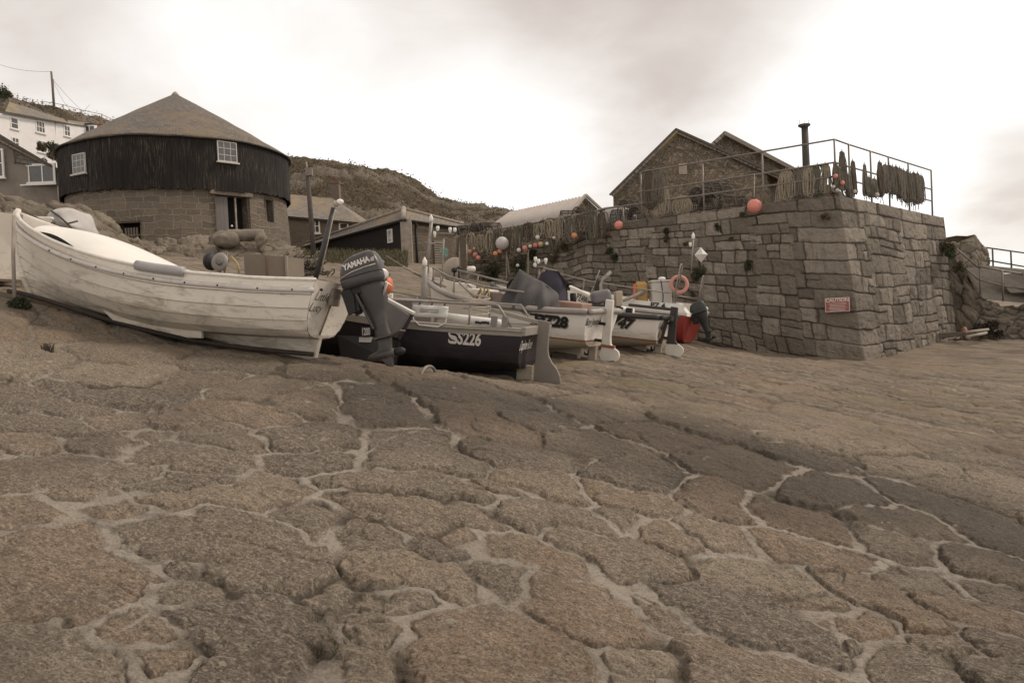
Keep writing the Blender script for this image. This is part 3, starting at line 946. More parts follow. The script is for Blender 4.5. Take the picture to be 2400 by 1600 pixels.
def roof_obj(name, polys, m, parent, thick=0.08):
    """each poly: eave a, eave b, ridge b, ridge a (world); uv in metres"""
    me = bpy.data.meshes.new(name); vs = []; fs = []; uvs = []
    for q in polys:
        q = [Vector(k) for k in q]; ux = (q[1] - q[0]).normalized()
        n = (q[1] - q[0]).cross(q[-1] - q[0]).normalized()
        if n.z < 0: n = -n
        uy = n.cross(ux)
        if uy.z < 0: uy = -uy
        k = len(q); o = len(vs); vs += q + [p - n * thick for p in q]
        fs.append(tuple(range(o, o + k))); fs.append(tuple(range(o + 2 * k - 1, o + k - 1, -1)))
        for i in range(k):
            j = (i + 1) % k; fs.append((o + i, o + k + i, o + k + j, o + j))
        uvs += [((p - q[0]).dot(ux), (p - q[0]).dot(uy)) for p in q] * 2
    me.from_pydata([tuple(v) for v in vs], [], fs); me.update()
    l = me.uv_layers.new(name='UVMap')
    for poly in me.polygons:
        for li in poly.loop_indices:
            l.data[li].uv = uvs[me.loops[li].vertex_index]
    return link(name, me, m, parent, True)


def block_mat(name, c0, c1, cj, uv=False, bw=.72, rh=.36):
    m = bpy.data.materials.new(name); b = NB(m); p = b.pos()
    if uv: q = b.n('UVMap').outputs[0]
    else:
        s_ = b.n('SeparateXYZ', {0: p}); q = b.n('CombineXYZ', {0: b.math('ADD', b.math('MULTIPLY', s_.outputs[0], .85), b.math('MULTIPLY', s_.outputs[1], .55)), 1: s_.outputs[2], 2: 0.0}).outputs[0]
    dn_ = b.n('VectorMath', {0: b.n('TexNoise', {'Vector': q, 'Scale': 1.6, 'Detail': 4.0}).outputs['Color'], 1: (.5, .5, .5)}, operation='SUBTRACT').outputs[0]
    q2 = b.n('VectorMath', {0: q, 1: b.n('VectorMath', {0: dn_, 'Scale': .42}, operation='SCALE').outputs[0]}, operation='ADD').outputs[0]
    br = b.n('TexBrick', {'Vector': q2, 'Color1': (.0, .0, .0, 1), 'Color2': (1, 1, 1, 1), 'Mortar': (.5, .5, .5, 1), 'Scale': 1.0, 'Mortar Size': 0.028, 'Mortar Smooth': .6, 'Brick Width': bw, 'Row Height': rh}, offset=.37, squash=1.3, squash_frequency=3)
    nz = b.noise(p, 5, 7, .75); ng = b.noise(p, 30, 5, .75)
    t = b.n('SeparateColor', {0: br.outputs['Color']}).outputs[0]
    c = b.mix(b.math('ADD', b.math('MULTIPLY', t, .45), b.math('MULTIPLY', b.math('SUBTRACT', nz, .2), .8), True), c0, c1)
    c = b.mix(b.ramp(ng, [(.36, .5), (.55, 0)]), c, tuple(x * .45 for x in c0))
    c = b.mix(b.ramp(ng, [(.58, 0), (.72, .4)]), c, tuple(min(1, x * 1.7) for x in c1))
    c = b.mix(b.math('MULTIPLY', br.outputs['Fac'], .75), c, cj)
    b.bsdf(c, .9, b.bump(b.math('ADD', b.math('MULTIPLY', br.outputs['Fac'], -1.2), b.math('ADD', nz, ng)), .9, .04), 0, .2)
    return m


M_BLOCK = block_mat('granite_blockwork', (0.135, 0.108, 0.08), (0.235, 0.19, 0.142), (0.265, 0.218, 0.166))
M_DRUM = block_mat('drum_blockwork', (0.12, 0.096, 0.072), (0.27, 0.22, 0.168), (0.34, 0.285, 0.22), True, .62, .29)
M_RUBBLE = stone_mat('rubble_masonry', (0.085, 0.066, 0.048), (0.33, 0.262, 0.19), (0.255, 0.205, 0.152), 4.6, 1.35, .10, 1.0)
M_DRY = stone_mat('dry_rubble', (0.15, 0.12, 0.09), (0.24, 0.195, 0.145), (0.05, 0.04, 0.03), 1.5, 1.5, .05, 1.2, (0.13, 0.12, 0.07))
M_RENDER = simple('grey_render', (0.255, 0.215, 0.175), .9, .15, 2.0, .2, dirt=(0.13, 0.11, 0.085), dirt_amt=.5)
M_WHITEWALL = simple('white_render', (0.74, 0.70, 0.66), .8, .06, 2.0, .1, dirt=(0.5, 0.45, 0.4), dirt_amt=.3)
M_WHITE = simple('white_paint', (0.74, 0.70, 0.64), .5, .1, 8, .05)
M_GLASS = simple('dark_glass', (0.07, 0.062, 0.055), .08, .3, 3, 0.02, spec=.8)
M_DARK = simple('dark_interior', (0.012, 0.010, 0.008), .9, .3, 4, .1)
M_SLATE = slate_mat('grey_slate', (0.20, 0.172, 0.145), (0.27, 0.232, 0.195), (0.30, 0.22, 0.115), .5)
M_SLATE2 = slate_mat('lichened_slate', (0.135, 0.113, 0.093), (0.200, 0.170, 0.140), (0.195, 0.145, 0.085), .38, 5.0)
M_DOOR = simple('grey_door_paint', (.165, .14, .128), .7, .2, 5, .1, stretch=(6, 6, .6))
M_CONC = simple('concrete', (0.33, 0.28, 0.225), .9, .25, 4, .3, dirt=(.16, .13, .1), dirt_amt=.5)
M_IRON = simple('weathered_steel', (0.22, 0.19, 0.165), .55, .35, 14, .1, .3, dirt=(.16, .085, .05), dirt_amt=.5, dirt_scale=9)
M_BLACK = simple('black_fitting', (0.02, 0.018, 0.016), .6, .3, 8, .1)
M_BRICK = simple('red_brick', (0.27, 0.14, 0.10), .9, .3, 9, .3)
M_DARKTRIM = simple('dark_bargeboard', (0.085, 0.072, 0.06), .7, .3, 6, .1)

# corrugated sheet: a real wave along the run
def wave_sheet(name, a, c, d, e, n, m, parent, amp=.03):
    """a-b eave, d-e ridge; n corrugations"""
    a, c, d, e = map(Vector, (a, c, d, e)); nn = (c - a).cross(e - a).normalized()
    if nn.z < 0: nn = -nn
    rows = []
    for i in range(n * 6 + 1):
        t = i / (n * 6); o = nn * amp * math.sin(2 * math.pi * t * n)
        rows.append([a.lerp(c, t) + o, e.lerp(d, t) + o])
    mb = MB(); mb.grid(rows)
    return mb.build(name, m, parent, True, solid=.02, fixn=False)


def window(parent, o, right, up, w, h, nx, ny, fw=.06, sill=True, out=.03, name='window', mat=None):
    """a casement set in the wall at o (its centre); frame > bars in one mesh, the pane behind, sill below"""
    right = Vector(right).normalized(); up = Vector(up).normalized(); n = right.cross(up).normalized()
    if n.y > 0: n = -n
    o = Vector(o); Mx = Matrix((right, up, n)).transposed()
    f = MB()
    def bx(cx, cy, sx, sy, d0, d1):
        f.box(o + right * cx + up * cy + n * (d0 + d1) / 2, (sx, sy, d1 - d0), Mx)
    bx(-w / 2 + fw / 2, 0, fw, h, -.04, out); bx(w / 2 - fw / 2, 0, fw, h, -.04, out)
    bx(0, h / 2 - fw / 2, w - 2 * fw, fw, -.04, out - .003); bx(0, -h / 2 + fw / 2, w - 2 * fw, fw, -.04, out - .003)
    for i in range(1, nx): bx(-w / 2 + w * i / nx, 0, fw * .55, h - 2 * fw, -.035, out - .012)
    for j in range(1, ny): bx(0, -h / 2 + h * j / ny, w - 2 * fw, fw * .55, -.035, out - .016)
    fr = f.build(name, mat or M_WHITE, parent, True)
    g = MB(); g.box(o + n * .006, (w - .02, h - .02, .012), Mx)
    g.build('pane', M_GLASS, fr, True)
    if sill:
        s_ = MB(); s_.box(o - up * (h / 2 + .04) + n * (out + .02), (w + .14, .07, .14), Mx); s_.build('sill', mat or M_WHITE, fr, True)
    return fr


# ------------------------------------------------------------------ the roundhouse
RC = Vector(((443 - 1200) / FPX * 40, 40, 0)); RR = 5.46
RZ_BASE, RZ_BOARD, RZ_EAVE = 3.0, 6.80, 9.08
RAP = P(412, 224, 40); RAP.x, RAP.y = RC.x, RC.y


def on_drum(px, py, r=RR):
    d = ray(px, py); dx, dy = d.x / d.y, 1.0
    A_ = dx * dx + 1; B_ = -2 * (dx * RC.x + RC.y); C_ = RC.x ** 2 + RC.y ** 2 - r * r
    Y = (-B_ - math.sqrt(max(0, B_ * B_ - 4 * A_ * C_))) / (2 * A_)
    p = d * (Y / d.y); n = Vector((p.x - RC.x, p.y - RC.y, 0)).normalized()
    return p, n, Vector((-n.y, n.x, 0))


rh = thing('roundhouse', 'round capstan house with black boarded drum, stone base and conical slate roof', 'building', (RC.x, RC.y, RZ_BASE))
mb = MB(); N = 96
holes = []
# masonry drum with a gently uneven top
def drum_r(z): return RR - .22 + .25 * (1 - (z - RZ_BASE + .5) / (RZ_BOARD + .6 - RZ_BASE))
OPEN = []
for (x0, y0, x1, y1) in ((518, 460, 577, 552), (628, 468, 641, 520), (272, 522, 330, 568)):
    pc_, n_c, t_c = on_drum((x0 + x1) / 2, (y0 + y1) / 2, RR - .1); w2 = (x1 - x0) / FPX * pc_.y / max(.45, abs(t_c.x)) * .92
    OPEN.append((math.atan2(pc_.y - RC.y, pc_.x - RC.x), w2, pc_.z, (y1 - y0) / FPX * pc_.y))
me = bpy.data.meshes.new('stone_wall'); vs = []; uvs = []; fs = []; NK, NZ = 480, 60
za, zb_ = RZ_BASE - .5, RZ_BOARD + .1
for k in range(NK + 1):
    an = -math.pi * 2 * k / NK
    for j in range(NZ + 1):
        z = lerp(za, zb_, j / NZ); r = drum_r(z); vs.append((RC.x + math.cos(an) * r, RC.y + math.sin(an) * r, z)); uvs.append((an * RR, z))
def in_open(an, z):
    for a, w_, zc, h_ in OPEN:
        d = (an - a + math.pi) % (2 * math.pi) - math.pi
        if abs(d * RR) < w_ / 2 and abs(z - zc) < h_ / 2: return True
    return False
for k in range(NK):
    for j in range(NZ):
        if not in_open(-math.pi * 2 * (k + .5) / NK, lerp(za, zb_, (j + .5) / NZ)):
            fs.append((k * (NZ + 1) + j, (k + 1) * (NZ + 1) + j, (k + 1) * (NZ + 1) + j + 1, k * (NZ + 1) + j + 1))
me.from_pydata(vs, [], fs); me.update(); l = me.uv_layers.new(name='UVMap')
for poly in me.polygons:
    poly.use_smooth = True
    for li in poly.loop_indices: l.data[li].uv = uvs[me.loops[li].vertex_index]
wall_rh = link('stone_wall', me, M_DRUM, rh, True)
m = bpy.data.materials.new('tarred_boards'); b = NB(m); p = b.pos()
s1 = b.noise(b.map(p, (7, 7, .35)), 1.3, 6, .7, .3); s2 = b.noise(b.map(p, (16, 16, 1.2), (3, 1, 2)), 1.5, 5, .7); s3 = b.noise(p, .55, 4, .6)
c = b.mix(b.ramp(s1, [(.35, 0), (.7, 1)]), (0.008, 0.006, 0.005), (0.022, 0.0165, 0.0125))
worn_ = b.math('MULTIPLY', b.ramp(s2, [(.50, 0), (.68, 1)]), b.ramp(s3, [(.42, .05), (.62, .8)]))
c = b.mix(worn_, c, (0.135, 0.11, 0.082))
b.bsdf(c, .8, b.bump(s2, .5, .02), 0, .25)
M_TAR = m
mb = MB(); NPL = 210
for k in range(NPL):
    a0 = 2 * math.pi * k / NPL; a1 = 2 * math.pi * (k + .98) / NPL; r1 = RR + random.uniform(-.006, .006); zb = RZ_BOARD + random.uniform(-.06, .04) + .12 * math.sin(a0 * 2 + 1.0)
    mb.hexa([Vector((RC.x + math.cos(a) * r, RC.y + math.sin(a) * r, z)) for z in (zb, RZ_EAVE) for a, r in ((a0, r1 - .06), (a1, r1 - .06), (a1, r1), (a0, r1))])
rows = [[Vector((RC.x + math.cos(2 * math.pi * k / 96) * (RR - .05), RC.y + math.sin(2 * math.pi * k / 96) * (RR - .05), z)) for z in (RZ_BOARD + .1, RZ_EAVE)] for k in range(97)]
mb.grid(rows)
mb.build('boarding', M_TAR, rh, True)
# slate cone, slightly uneven
me = bpy.data.meshes.new('roof'); vs = []; fs = []; uv = []
NS, NRW = 96, 26
for j in range(NRW + 1):
    t = j / NRW
    r = (RR + .14) * (1 - t) + .10 * t
    z = lerp(RZ_EAVE - .02, RAP.z, t) + .10 * math.sin(math.pi * t) * .6
    for k in range(NS + 1):
        an = 2 * math.pi * k / NS
        w_ = .02 * math.sin(an * 7 + j) * (1 - t)
        vs.append((RC.x + math.cos(an) * r, RC.y + math.sin(an) * r, z + w_)); uv.append((an * 5.5 * (1 - 0.0 * t), t * 7.3))
for j in range(NRW):
    for k in range(NS):
        fs.append((j * (NS + 1) + k, j * (NS + 1) + k + 1, (j + 1) * (NS + 1) + k + 1, (j + 1) * (NS + 1) + k))
me.from_pydata(vs, [], fs); me.update(); l = me.uv_layers.new(name='UVMap')
for poly in me.polygons:
    poly.use_smooth = True
    for li in poly.loop_indices: l.data[li].uv = uv[me.loops[li].vertex_index]
rf = link('roof', me, M_SLATE2, rh, True, solid=.08)
mb = MB(); mb.lathe([(.16, -.12), (.2, 0), (.12, .12), (.03, .2)], 12, Matrix.Translation(Vector((RC.x, RC.y, RAP.z)))); mb.build('cap', M_CONC, rf, True)
for (x0, y0, x1, y1, ny) in ((511, 331, 554, 381, 3), (171, 359, 199, 408, 3)):
    pa, n, t = on_drum((x0 + x1) / 2, (y0 + y1) / 2, RR + .03)
    w_ = .94 if x0 > 300 else .88
    window(rh, pa, t, (0, 0, 1), w_, (y1 - y0) / FPX * pa.y * .94, 3, ny, .042, mat=simple('dull_white_paint', (.52, .48, .43), .6, .15, 8, .05))
# doorway with a grey boarded leaf, slit and broken opening: real recesses through the masonry
def reveal(i, depth, name):
    a, w_, zc, h_ = OPEN[i]; n = Vector((math.cos(a), math.sin(a), 0)); t = Vector((-n.y, n.x, 0)); pa = Vector((RC.x, RC.y, zc)) + n * drum_r(zc)
    w2, h2 = w_ / 2 + .06, h_ / 2 + .06; mb = MB()
    c = lambda s, u, d: pa + t * (w2 * s) + Vector((0, 0, h2 * u)) - n * d
    mb.add([c(-1, -1, -.02), c(1, -1, -.02), c(1, 1, -.02), c(-1, 1, -.02), c(-1, -1, depth), c(1, -1, depth), c(1, 1, depth), c(-1, 1, depth)], [(0, 1, 5, 4), (1, 2, 6, 5), (2, 3, 7, 6), (3, 0, 4, 7)])
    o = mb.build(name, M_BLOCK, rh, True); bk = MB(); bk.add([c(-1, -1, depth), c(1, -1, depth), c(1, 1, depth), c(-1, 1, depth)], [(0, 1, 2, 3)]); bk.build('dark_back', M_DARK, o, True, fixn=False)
    return o, pa, n, t, w_, h_
dw, pa, n, t, w_, h_ = reveal(0, .75, 'doorway')
Mx = Matrix((t, n, (0, 0, 1))).transposed()
mb = MB()
for k in range(3): mb.box(pa - t * (w_ * .27) + t * (k - 1) * .20 - n * .22, (.193, .05, h_ - .04), Mx)
leaf = mb.build('door', M_DOOR, dw, True)
mb = MB(); mb.sphere(pa - t * .0 - n * .17 - Vector((0, 0, .45)), .055, 10, 8); mb.build('handle', M_WHITE, leaf, True)
mb = MB(); mb.box(pa + t * w_ * .15 - n * .2, (.07, .08, h_ - .03), Mx); mb.build('door_post', M_CONC, dw, True)
mb = MB(); mb.box(pa + Vector((0, 0, h_ / 2 + .15)) - n * .07, (w_ + .5, .22, .26), Mx); mb.build('lintel', simple('granite_lintel', (.20, .16, .12), .9, .3, 8, .4), dw, True, bevel=.03)
reveal(1, .6, 'slit_opening')
op, pa, n, t, w_, h_ = reveal(2, .7, 'broken_opening')
mb = MB(); Mx = Matrix((t, n, (0, 0, 1))).transposed()
for k in range(5): mb.box(pa + t * (-.25 + k * .13) - n * .25 + Vector((0, 0, .0)), (.08, .03, .5), Mx)
mb.box(pa + t * .05 - n * .22 - Vector((0, 0, .1)), (.9, .04, .06), Mx); mb.box(pa - n * .22 - Vector((0, 0, .38)), (1.0, .05, .07), Mx)
mb.build('old_shutter', simple('grey_old_wood', (.19, .155, .12), .9, .3, 6, .3, stretch=(8, 8, 1)), op, True)


def rubble_strip(name, top, bot, depth, cell, m, label, cat, seed=1, back=1.2, dome=.14):
    """a bank of fitted stones: top and bot are matching lists of world points from left to right"""
    n = len(top); L = [0.0]
    for i in range(1, n): L.append(L[-1] + (Vector(top[i]) - Vector(top[i - 1])).length * .5 + (Vector(bot[i]) - Vector(bot[i - 1])).length * .5)
    Hh = float(np.mean([(Vector(top[i]) - Vector(bot[i])).length for i in range(n)]))
    nu = int(min(640, max(60, L[-1] / .04))); nv = int(min(180, max(24, Hh / .04)))
    u, v = np.meshgrid(np.linspace(0, L[-1], nu), np.linspace(0, Hh, nv), indexing='ij'); u = u.ravel(); v = v.ravel()
    r_ = np.random.RandomState(seed); S = []
    y_ = 0.0
    while y_ < Hh + cell:
        x_ = 0.0
        while x_ < L[-1] + cell:
            S.append((x_ + r_.uniform(-.4, .4) * cell, y_ + r_.uniform(-.3, .3) * cell)); x_ += cell * r_.uniform(.9, 1.8)
        y_ += cell * .75
    S = np.array(S); uw = u + (fbm(u * 2.5, v * 2.5, seed, 3) - .5) * cell * .45; vw = v + (fbm(u * 2.5, v * 2.5, seed + 5, 3) - .5) * cell * .45
    d1 = np.full(len(u), 99.); d2 = np.full(len(u), 99.); ii = np.zeros(len(u), int)
    for k in range(len(S)):
        d = np.sqrt(((uw - S[k, 0]) * .8) ** 2 + ((vw - S[k, 1]) * 1.2) ** 2)
        nw = d < d1; d2 = np.where(nw, d1, np.minimum(d2, d)); ii[nw] = k; d1 = np.where(nw, d, d1)
    e = (d2 - d1) * .5
    disp = dome * .8 * (1 - np.exp(-e / (cell * .07))) + r_.uniform(-.5, .5, len(S))[ii] * dome * .7 + (fbm(u * 3.2, v * 3.2, seed + 9, 5) - .5) * .20 + np.abs(fbm(u * 7, v * 7, seed + 12, 3) - .5) * -.10
    tt = np.array([Vector(q)[:] for q in top]); bb = np.array([Vector(q)[:] for q in bot]); Ls = np.array(L)
    T = np.stack([np.interp(u, Ls, tt[:, k]) for k in range(3)], 1); B_ = np.stack([np.interp(u, Ls, bb[:, k]) for k in range(3)], 1)
    f = (v / Hh)[:, None]; pos = B_ * (1 - f) + T * f
    pos[:, 2] += sstep(.86, 1, v / Hh) * (fbm(u * 1.4, u * 0, seed + 20, 3) - .5) * .45
    tg = np.gradient(T.reshape(nu, nv, 3), axis=0).reshape(-1, 3); tg /= np.linalg.norm(tg, axis=1)[:, None] + 1e-9
    up = T - B_; up /= np.linalg.norm(up, axis=1)[:, None] + 1e-9
    nn = np.cross(up, tg); sgn = np.where((nn * pos).sum(1)[:, None] > 0, -1, 1); nn = nn * sgn; nn /= np.linalg.norm(nn, axis=1)[:, None] + 1e-9
    pos = pos + nn * disp[:, None]
    # carry the top back so it has body from the side
    P3 = pos.reshape(nu, nv, 3); ext = []
    for bk in (.25, .6, back):
        q = P3[:, -1].copy(); q -= nn.reshape(nu, nv, 3)[:, -1] * bk; q[:, 2] += (fbm(np.linspace(0, L[-1], nu) * 3, np.full(nu, bk * 4), seed + 31, 3) - .5) * .25; ext.append(q[:, None])
    q = ext[-1].copy(); q[:, :, 2] -= Hh * .9; ext.append(q)
    P3 = np.concatenate([P3] + ext, 1); nv2 = P3.shape[1]
    ti = np.concatenate([r_.rand(len(S))[ii].reshape(nu, nv), np.full((nu, 4), .5)], 1).ravel(); jo = np.concatenate([(1 - sstep(.0, .03, e)).reshape(nu, nv), np.zeros((nu, 4))], 1).ravel()
    o = grid_mesh(name, P3.reshape(-1, 3), nu, nv2, m, {'tint': ti, 'joint': jo})
    return tag(o, label, cat)


def bank_mat(name, c0, c1, jc, green):
    m = bpy.data.materials.new(name); b = NB(m); p = b.pos(); ti, jo = b.attr('tint'), b.attr('joint')
    nb = b.noise(p, 4, 6, .7); nc = b.noise(p, 30, 5, .75)
    c = b.mix(b.math('ADD', b.math('MULTIPLY', ti, .6), b.math('MULTIPLY', nb, .4)), c0, c1)
    c = b.mix(b.ramp(nc, [(.35, .5), (.55, 0)]), c, tuple(x * .45 for x in c0))
    c = b.mix(b.ramp(b.noise(p, 1.1, 5, .7), [(.5, 0), (.65, .5)]), c, green)
    c = b.mix(b.math('MULTIPLY', jo, .85), c, jc)
    b.bsdf(c, .9, b.bump(b.math('ADD', nc, b.math('MULTIPLY', nb, 1.2)), .8, .03), 0, .2)
    return m


M_BANKD = bank_mat('dark_bank_stone', (.075, .06, .045), (.19, .155, .118), (.025, .02, .015), (.10, .088, .055))
M_BANK = bank_mat('bank_stone', (.155, .125, .095), (.28, .23, .175), (.035, .028, .02), (.14, .125, .075))
rubble_strip('rubble_bank', [P(-60, 440, 27), P(0, 462, 27), P(70, 476, 27), P(130, 478, 27), P(200, 492, 27.5), P(250, 520, 28), P(300, 560, 29), P(345, 590, 30)],
             [P(-60, 640, 22), P(0, 640, 22), P(70, 645, 22), P(130, 648, 22), P(200, 650, 22.5), P(250, 650, 23), P(300, 650, 24), P(345, 650, 25)], .1, 1.05, M_BANK,
             'bank of large fitted boulders behind the bow of the nearest white boat', 'boulder bank', 3, 3.0, .22)
rubble_strip('rubble_wall', [P(300, 568, 31.5), P(400, 566, 31.2), P(480, 562, 31), P(540, 560, 31), P(620, 566, 31), P(680, 570, 31.5), P(706, 585, 33)],
             [P(300, 660, 28), P(400, 660, 27.5), P(480, 660, 27), P(540, 660, 27), P(620, 655, 27.5), P(680, 645, 28.5), P(708, 630, 30)], .1, .85, M_BANK,
             'low rough rubble wall under the round building, with a granite roller on it', 'stone wall', 8, 2.0, .12)

# ------------------------------------------------------------------ house with slate roof beside the roundhouse
hs = thing('stone_cottage', 'stone cottage with slate roof half hidden between the round building and the dark shed', 'house', P(760, 600, 50))
ev_l, ev_r = P(600, 500, 50), P(842, 524, 50); gl, gr = Vector((ev_l.x, ev_l.y, 3)), Vector((ev_r.x, ev_r.y, 3))
bk = Vector((0.6, 6.5, 0))
mb = MB(); mb.hexa([gl, gr, gr + bk, gl + bk, ev_l, ev_r, ev_r + bk, ev_l + bk]); mb.build('wall', M_BLOCK, hs, True)
rdl, rdr = P(600, 449, 53), P(778, 464, 53)
roof_obj('roof', [[ev_l + Vector((0, -.25, -.02)), P(852, 522, 49.7), rdr, rdl], [P(852, 522, 49.7), ev_r + bk + Vector((.3, 0, 0)), rdr], [ev_r + bk + Vector((.3, 0, 0)), ev_l + bk, rdl, rdr]], M_SLATE, hs, .15)
mb = MB(); cp = P(787, 470, 53.5); mb.box(cp + Vector((0, 0, .35)), (.62, .62, 1.8)); mb.box(cp + Vector((0, 0, 1.2)), (.72, .72, .12)); ch = mb.build('chimney', simple('soot_brick', (.17, .125, .095), .9, .3, 8, .3), hs, True)
mb = MB(); mb.lathe([(.14, 0), (.11, .35), (.14, .37)], 10, Matrix.Translation(cp + Vector((0, 0, 1.25)))); mb.build('chimney_pot', M_BRICK, ch, True)
window(hs, P(739, 530, 50) + Vector((0, -.03, 0)), (1, 0, 0), (0, 0, 1), .62, .95, 2, 2, .09)
window(hs, P(806, 536, 50) + Vector((0, -.03, 0)), (1, 0, 0), (0, 0, 1), .62, .8, 1, 2, .09)

# ------------------------------------------------------------------ dark boat shed with the parking board
sh = thing('boat_shed', 'low dark boat shed with hipped slate roof and stone end wall behind the large outboard', 'shed', P(960, 626, 36))
A0, B0, C0 = P(945, 514, 36), P(708, 578, 44), P(1092, 533, 39.2)
Ai, Aup, Bup, Cup = P(946, 516, 36.3), P(946, 491, 37.6), P(716, 571, 45), P(1086, 526, 40.2)
zb = 2.0
def dn(p, z=zb): return Vector((p.x, p.y, z))
ins = lambda p, k=.25: Vector((p.x, p.y + k, p.z))
mb = MB(); a, c = ins(A0), ins(B0); bkv = C0 - A0; bkv.z = 0; a2 = a + Vector((0, .12, 0)) + bkv * .9; c2 = c + bkv * .9; a2.z = c2.z = a.z - .1
mb.hexa([dn(a), dn(c), dn(c2), dn(a2), a, c, c2, a2]); mb.build('boarded_wall', simple('tarred_wall', (.022, .017, .014), .85, .4, 3, .2, stretch=(6, 6, .5)), sh, True)
mb = MB(); a, c = ins(A0) + Vector((.02, -.06, 0)), ins(C0); mb.hexa([dn(a), dn(c), dn(c) + Vector((-.3, .4, 0)), dn(a) + Vector((-.2, .4, 0)), a, c, c + Vector((-.3, .4, 0)), a + Vector((-.2, .4, 0))]); mb.build('stone_wall', M_BLOCK, sh, True)
mb = MB(); pc = ins(A0) + Vector((-.02, -.12, 0)); mb.box((pc.x + .12, pc.y, (pc.z + zb) / 2), (.5, .3, pc.z - zb)); mb.build('corner_pillar', M_CONC, sh, True)
mb = MB(); q = ins(A0) + (ins(C0) - ins(A0)) * .18 - Vector((0, .12, 0)); mb.tube([q, dn(q)], .05, 8); mb.tube([A0 + Vector((.05, -.08, -.05)), C0 + Vector((0, -.08, -.05))], .06, 8); mb.tube([A0 + Vector((-.05, -.08, -.05)), B0 + Vector((0, -.08, -.05))], .06, 8); mb.build('gutter', M_BLACK, sh, True)
roof_obj('roof', [[A0, B0, Bup, Aup], [A0, C0, Cup, Aup], [Bup, Aup, Cup]], M_SLATE, sh, .1)
mb = MB(); mb.tube([A0 + Vector((0, -.03, .04)), Aup + Vector((0, 0, .06))], .13, 10); mb.tube([Aup + Vector((0, 0, .05)), Bup + Vector((0, 0, .05))], .07, 8); mb.tube([Aup + Vector((0, 0, .05)), Cup + Vector((0, 0, .05))], .07, 8); mb.build('ridge_tiles', M_CONC, sh, True)
rv = (C0 - A0); rv.z = 0; rv.normalize()
dq = ins(A0) + (ins(C0) - ins(A0)) * .52; mb = MB()
for k in range(14): mb.box(Vector((dq.x, dq.y - .1, 2.55 + k * .115)), (.62, .05, .1), Matrix.Rotation(math.atan2(rv.y, rv.x), 3, 'Z') @ Matrix.Rotation(-.3, 3, 'X'))
mb.box(Vector((dq.x, dq.y - .04, 3.3)), (.68, .05, 1.75), Matrix.Rotation(math.atan2(rv.y, rv.x), 3, 'Z')); mb.build('slatted_door', simple('slat_wood', (.21, .175, .135), .8, .25, 6, .2), sh, True)
# parking board on the dark wall
lv = (B0 - A0); lv.z = 0; lv.normalize()
ps = thing('parking_sign', 'white parking board with a framed letter P on the dark shed wall', 'sign', P(916, 553, 36.7))
nl = Vector((-lv.y, lv.x, 0)); nl = nl if nl.y < 0 else -nl
tt = (553 - 0)
sc_ = ins(A0).lerp(ins(B0), .125); sc_ = P(916, 553, sc_.y - .02) + nl * .05
Ms = frame_m(sc_, -lv, (0, 0, 1))
mb = MB(); mb.box((0, 0, 0), (.46, .66, .04)); o_ = mb.build('board', M_WHITE, None); o_.parent = ps; o_.matrix_parent_inverse = WM[ps.name].inverted() @ Ms
M_INK = simple('dark_ink', (.03, .025, .022), .6, .2, 8, .02)
fr = MB()
for (cx_, cy_, w_, h_) in ((0, .23, .26, .02), (0, -.03, .26, .02), (-.13, .1, .02, .28), (.13, .1, .02, .28)): fr.box((cx_, cy_, .024), (w_, h_, .006))
for k in range(4): fr.box((0, -.12 - k * .045, .023), (.3 - .04 * (k % 2), .016, .005))
fo = fr.build('print', M_INK, None); fo.parent = ps; fo.matrix_parent_inverse = WM[ps.name].inverted() @ Ms
lettering('P', Ms @ Matrix.Translation((0, .1, .026)), M_INK, ps, .26, world=True, bold=.008)

# ------------------------------------------------------------------ white terrace on the hill
tr = thing('white_terrace', 'long white two storey terrace with sash windows high on the left', 'house', P(100, 380, 76))
TY = lambda px: 1 / lerp(1 / 69, 1 / 84, (px + 60) / 322)
def tp(px, py, d=0.0): return P(px, py, TY(px) - d)
wl_, wr_ = tp(-60, 252), tp(262, 304)
mb = MB(); bk = Vector((1.5, 7, 0)); zb = tp(100, 400).z
mb.hexa([dn(wl_, zb), dn(wr_, zb), dn(wr_, zb) + bk, dn(wl_, zb) + bk, wl_, wr_, wr_ + bk, wl_ + bk]); mb.build('wall', M_WHITEWALL, tr, True)
roof_obj('roof', [[tp(12, 261, .3), tp(160, 289, .3), tp(150, 279, -2.5), tp(22, 239, -2.5)]], M_SLATE, tr, .12)
roof_obj('low_roof', [[tp(160, 289, .2), tp(268, 304, .2), tp(266, 297, -2.5), tp(158, 281, -2.5)]], M_SLATE, tr, .1)
mb = MB(); mb.bar(tp(-60, 253, .35), tp(160, 290, .35), .12, .12); mb.build('gutter', M_DARKTRIM, tr, True)
mb = MB(); mb.tube([tp(131, 285, .1), tp(132, 385, .1)], .05, 6); mb.build('downpipe', M_WHITE, tr, True)
def plane_hit(px, py, p0, n):
    d = ray(px, py); return d * (Vector(p0).dot(n) / d.dot(n))
tx = (wr_ - wl_).normalized(); tup = Vector((0, 0, 1)); txh = Vector((tx.x, tx.y, 0)).normalized()
for (x0, y0, x1, y1, nx, ny) in ((23, 276, 44, 303, 1, 2), (82, 284, 107, 312, 3, 2), (148, 294, 166, 320, 2, 2), (26, 322, 46, 346, 2, 2), (86, 330, 111, 358, 2, 2), (150, 338, 169, 363, 2, 3)):
    q = plane_hit((x0 + x1) / 2, (y0 + y1) / 2, wl_, txh.cross(tup))
    window(tr, q, txh, tup, (x1 - x0) / FPX * q.y, (y1 - y0) / FPX * q.y, nx, ny, .1, True, .05)
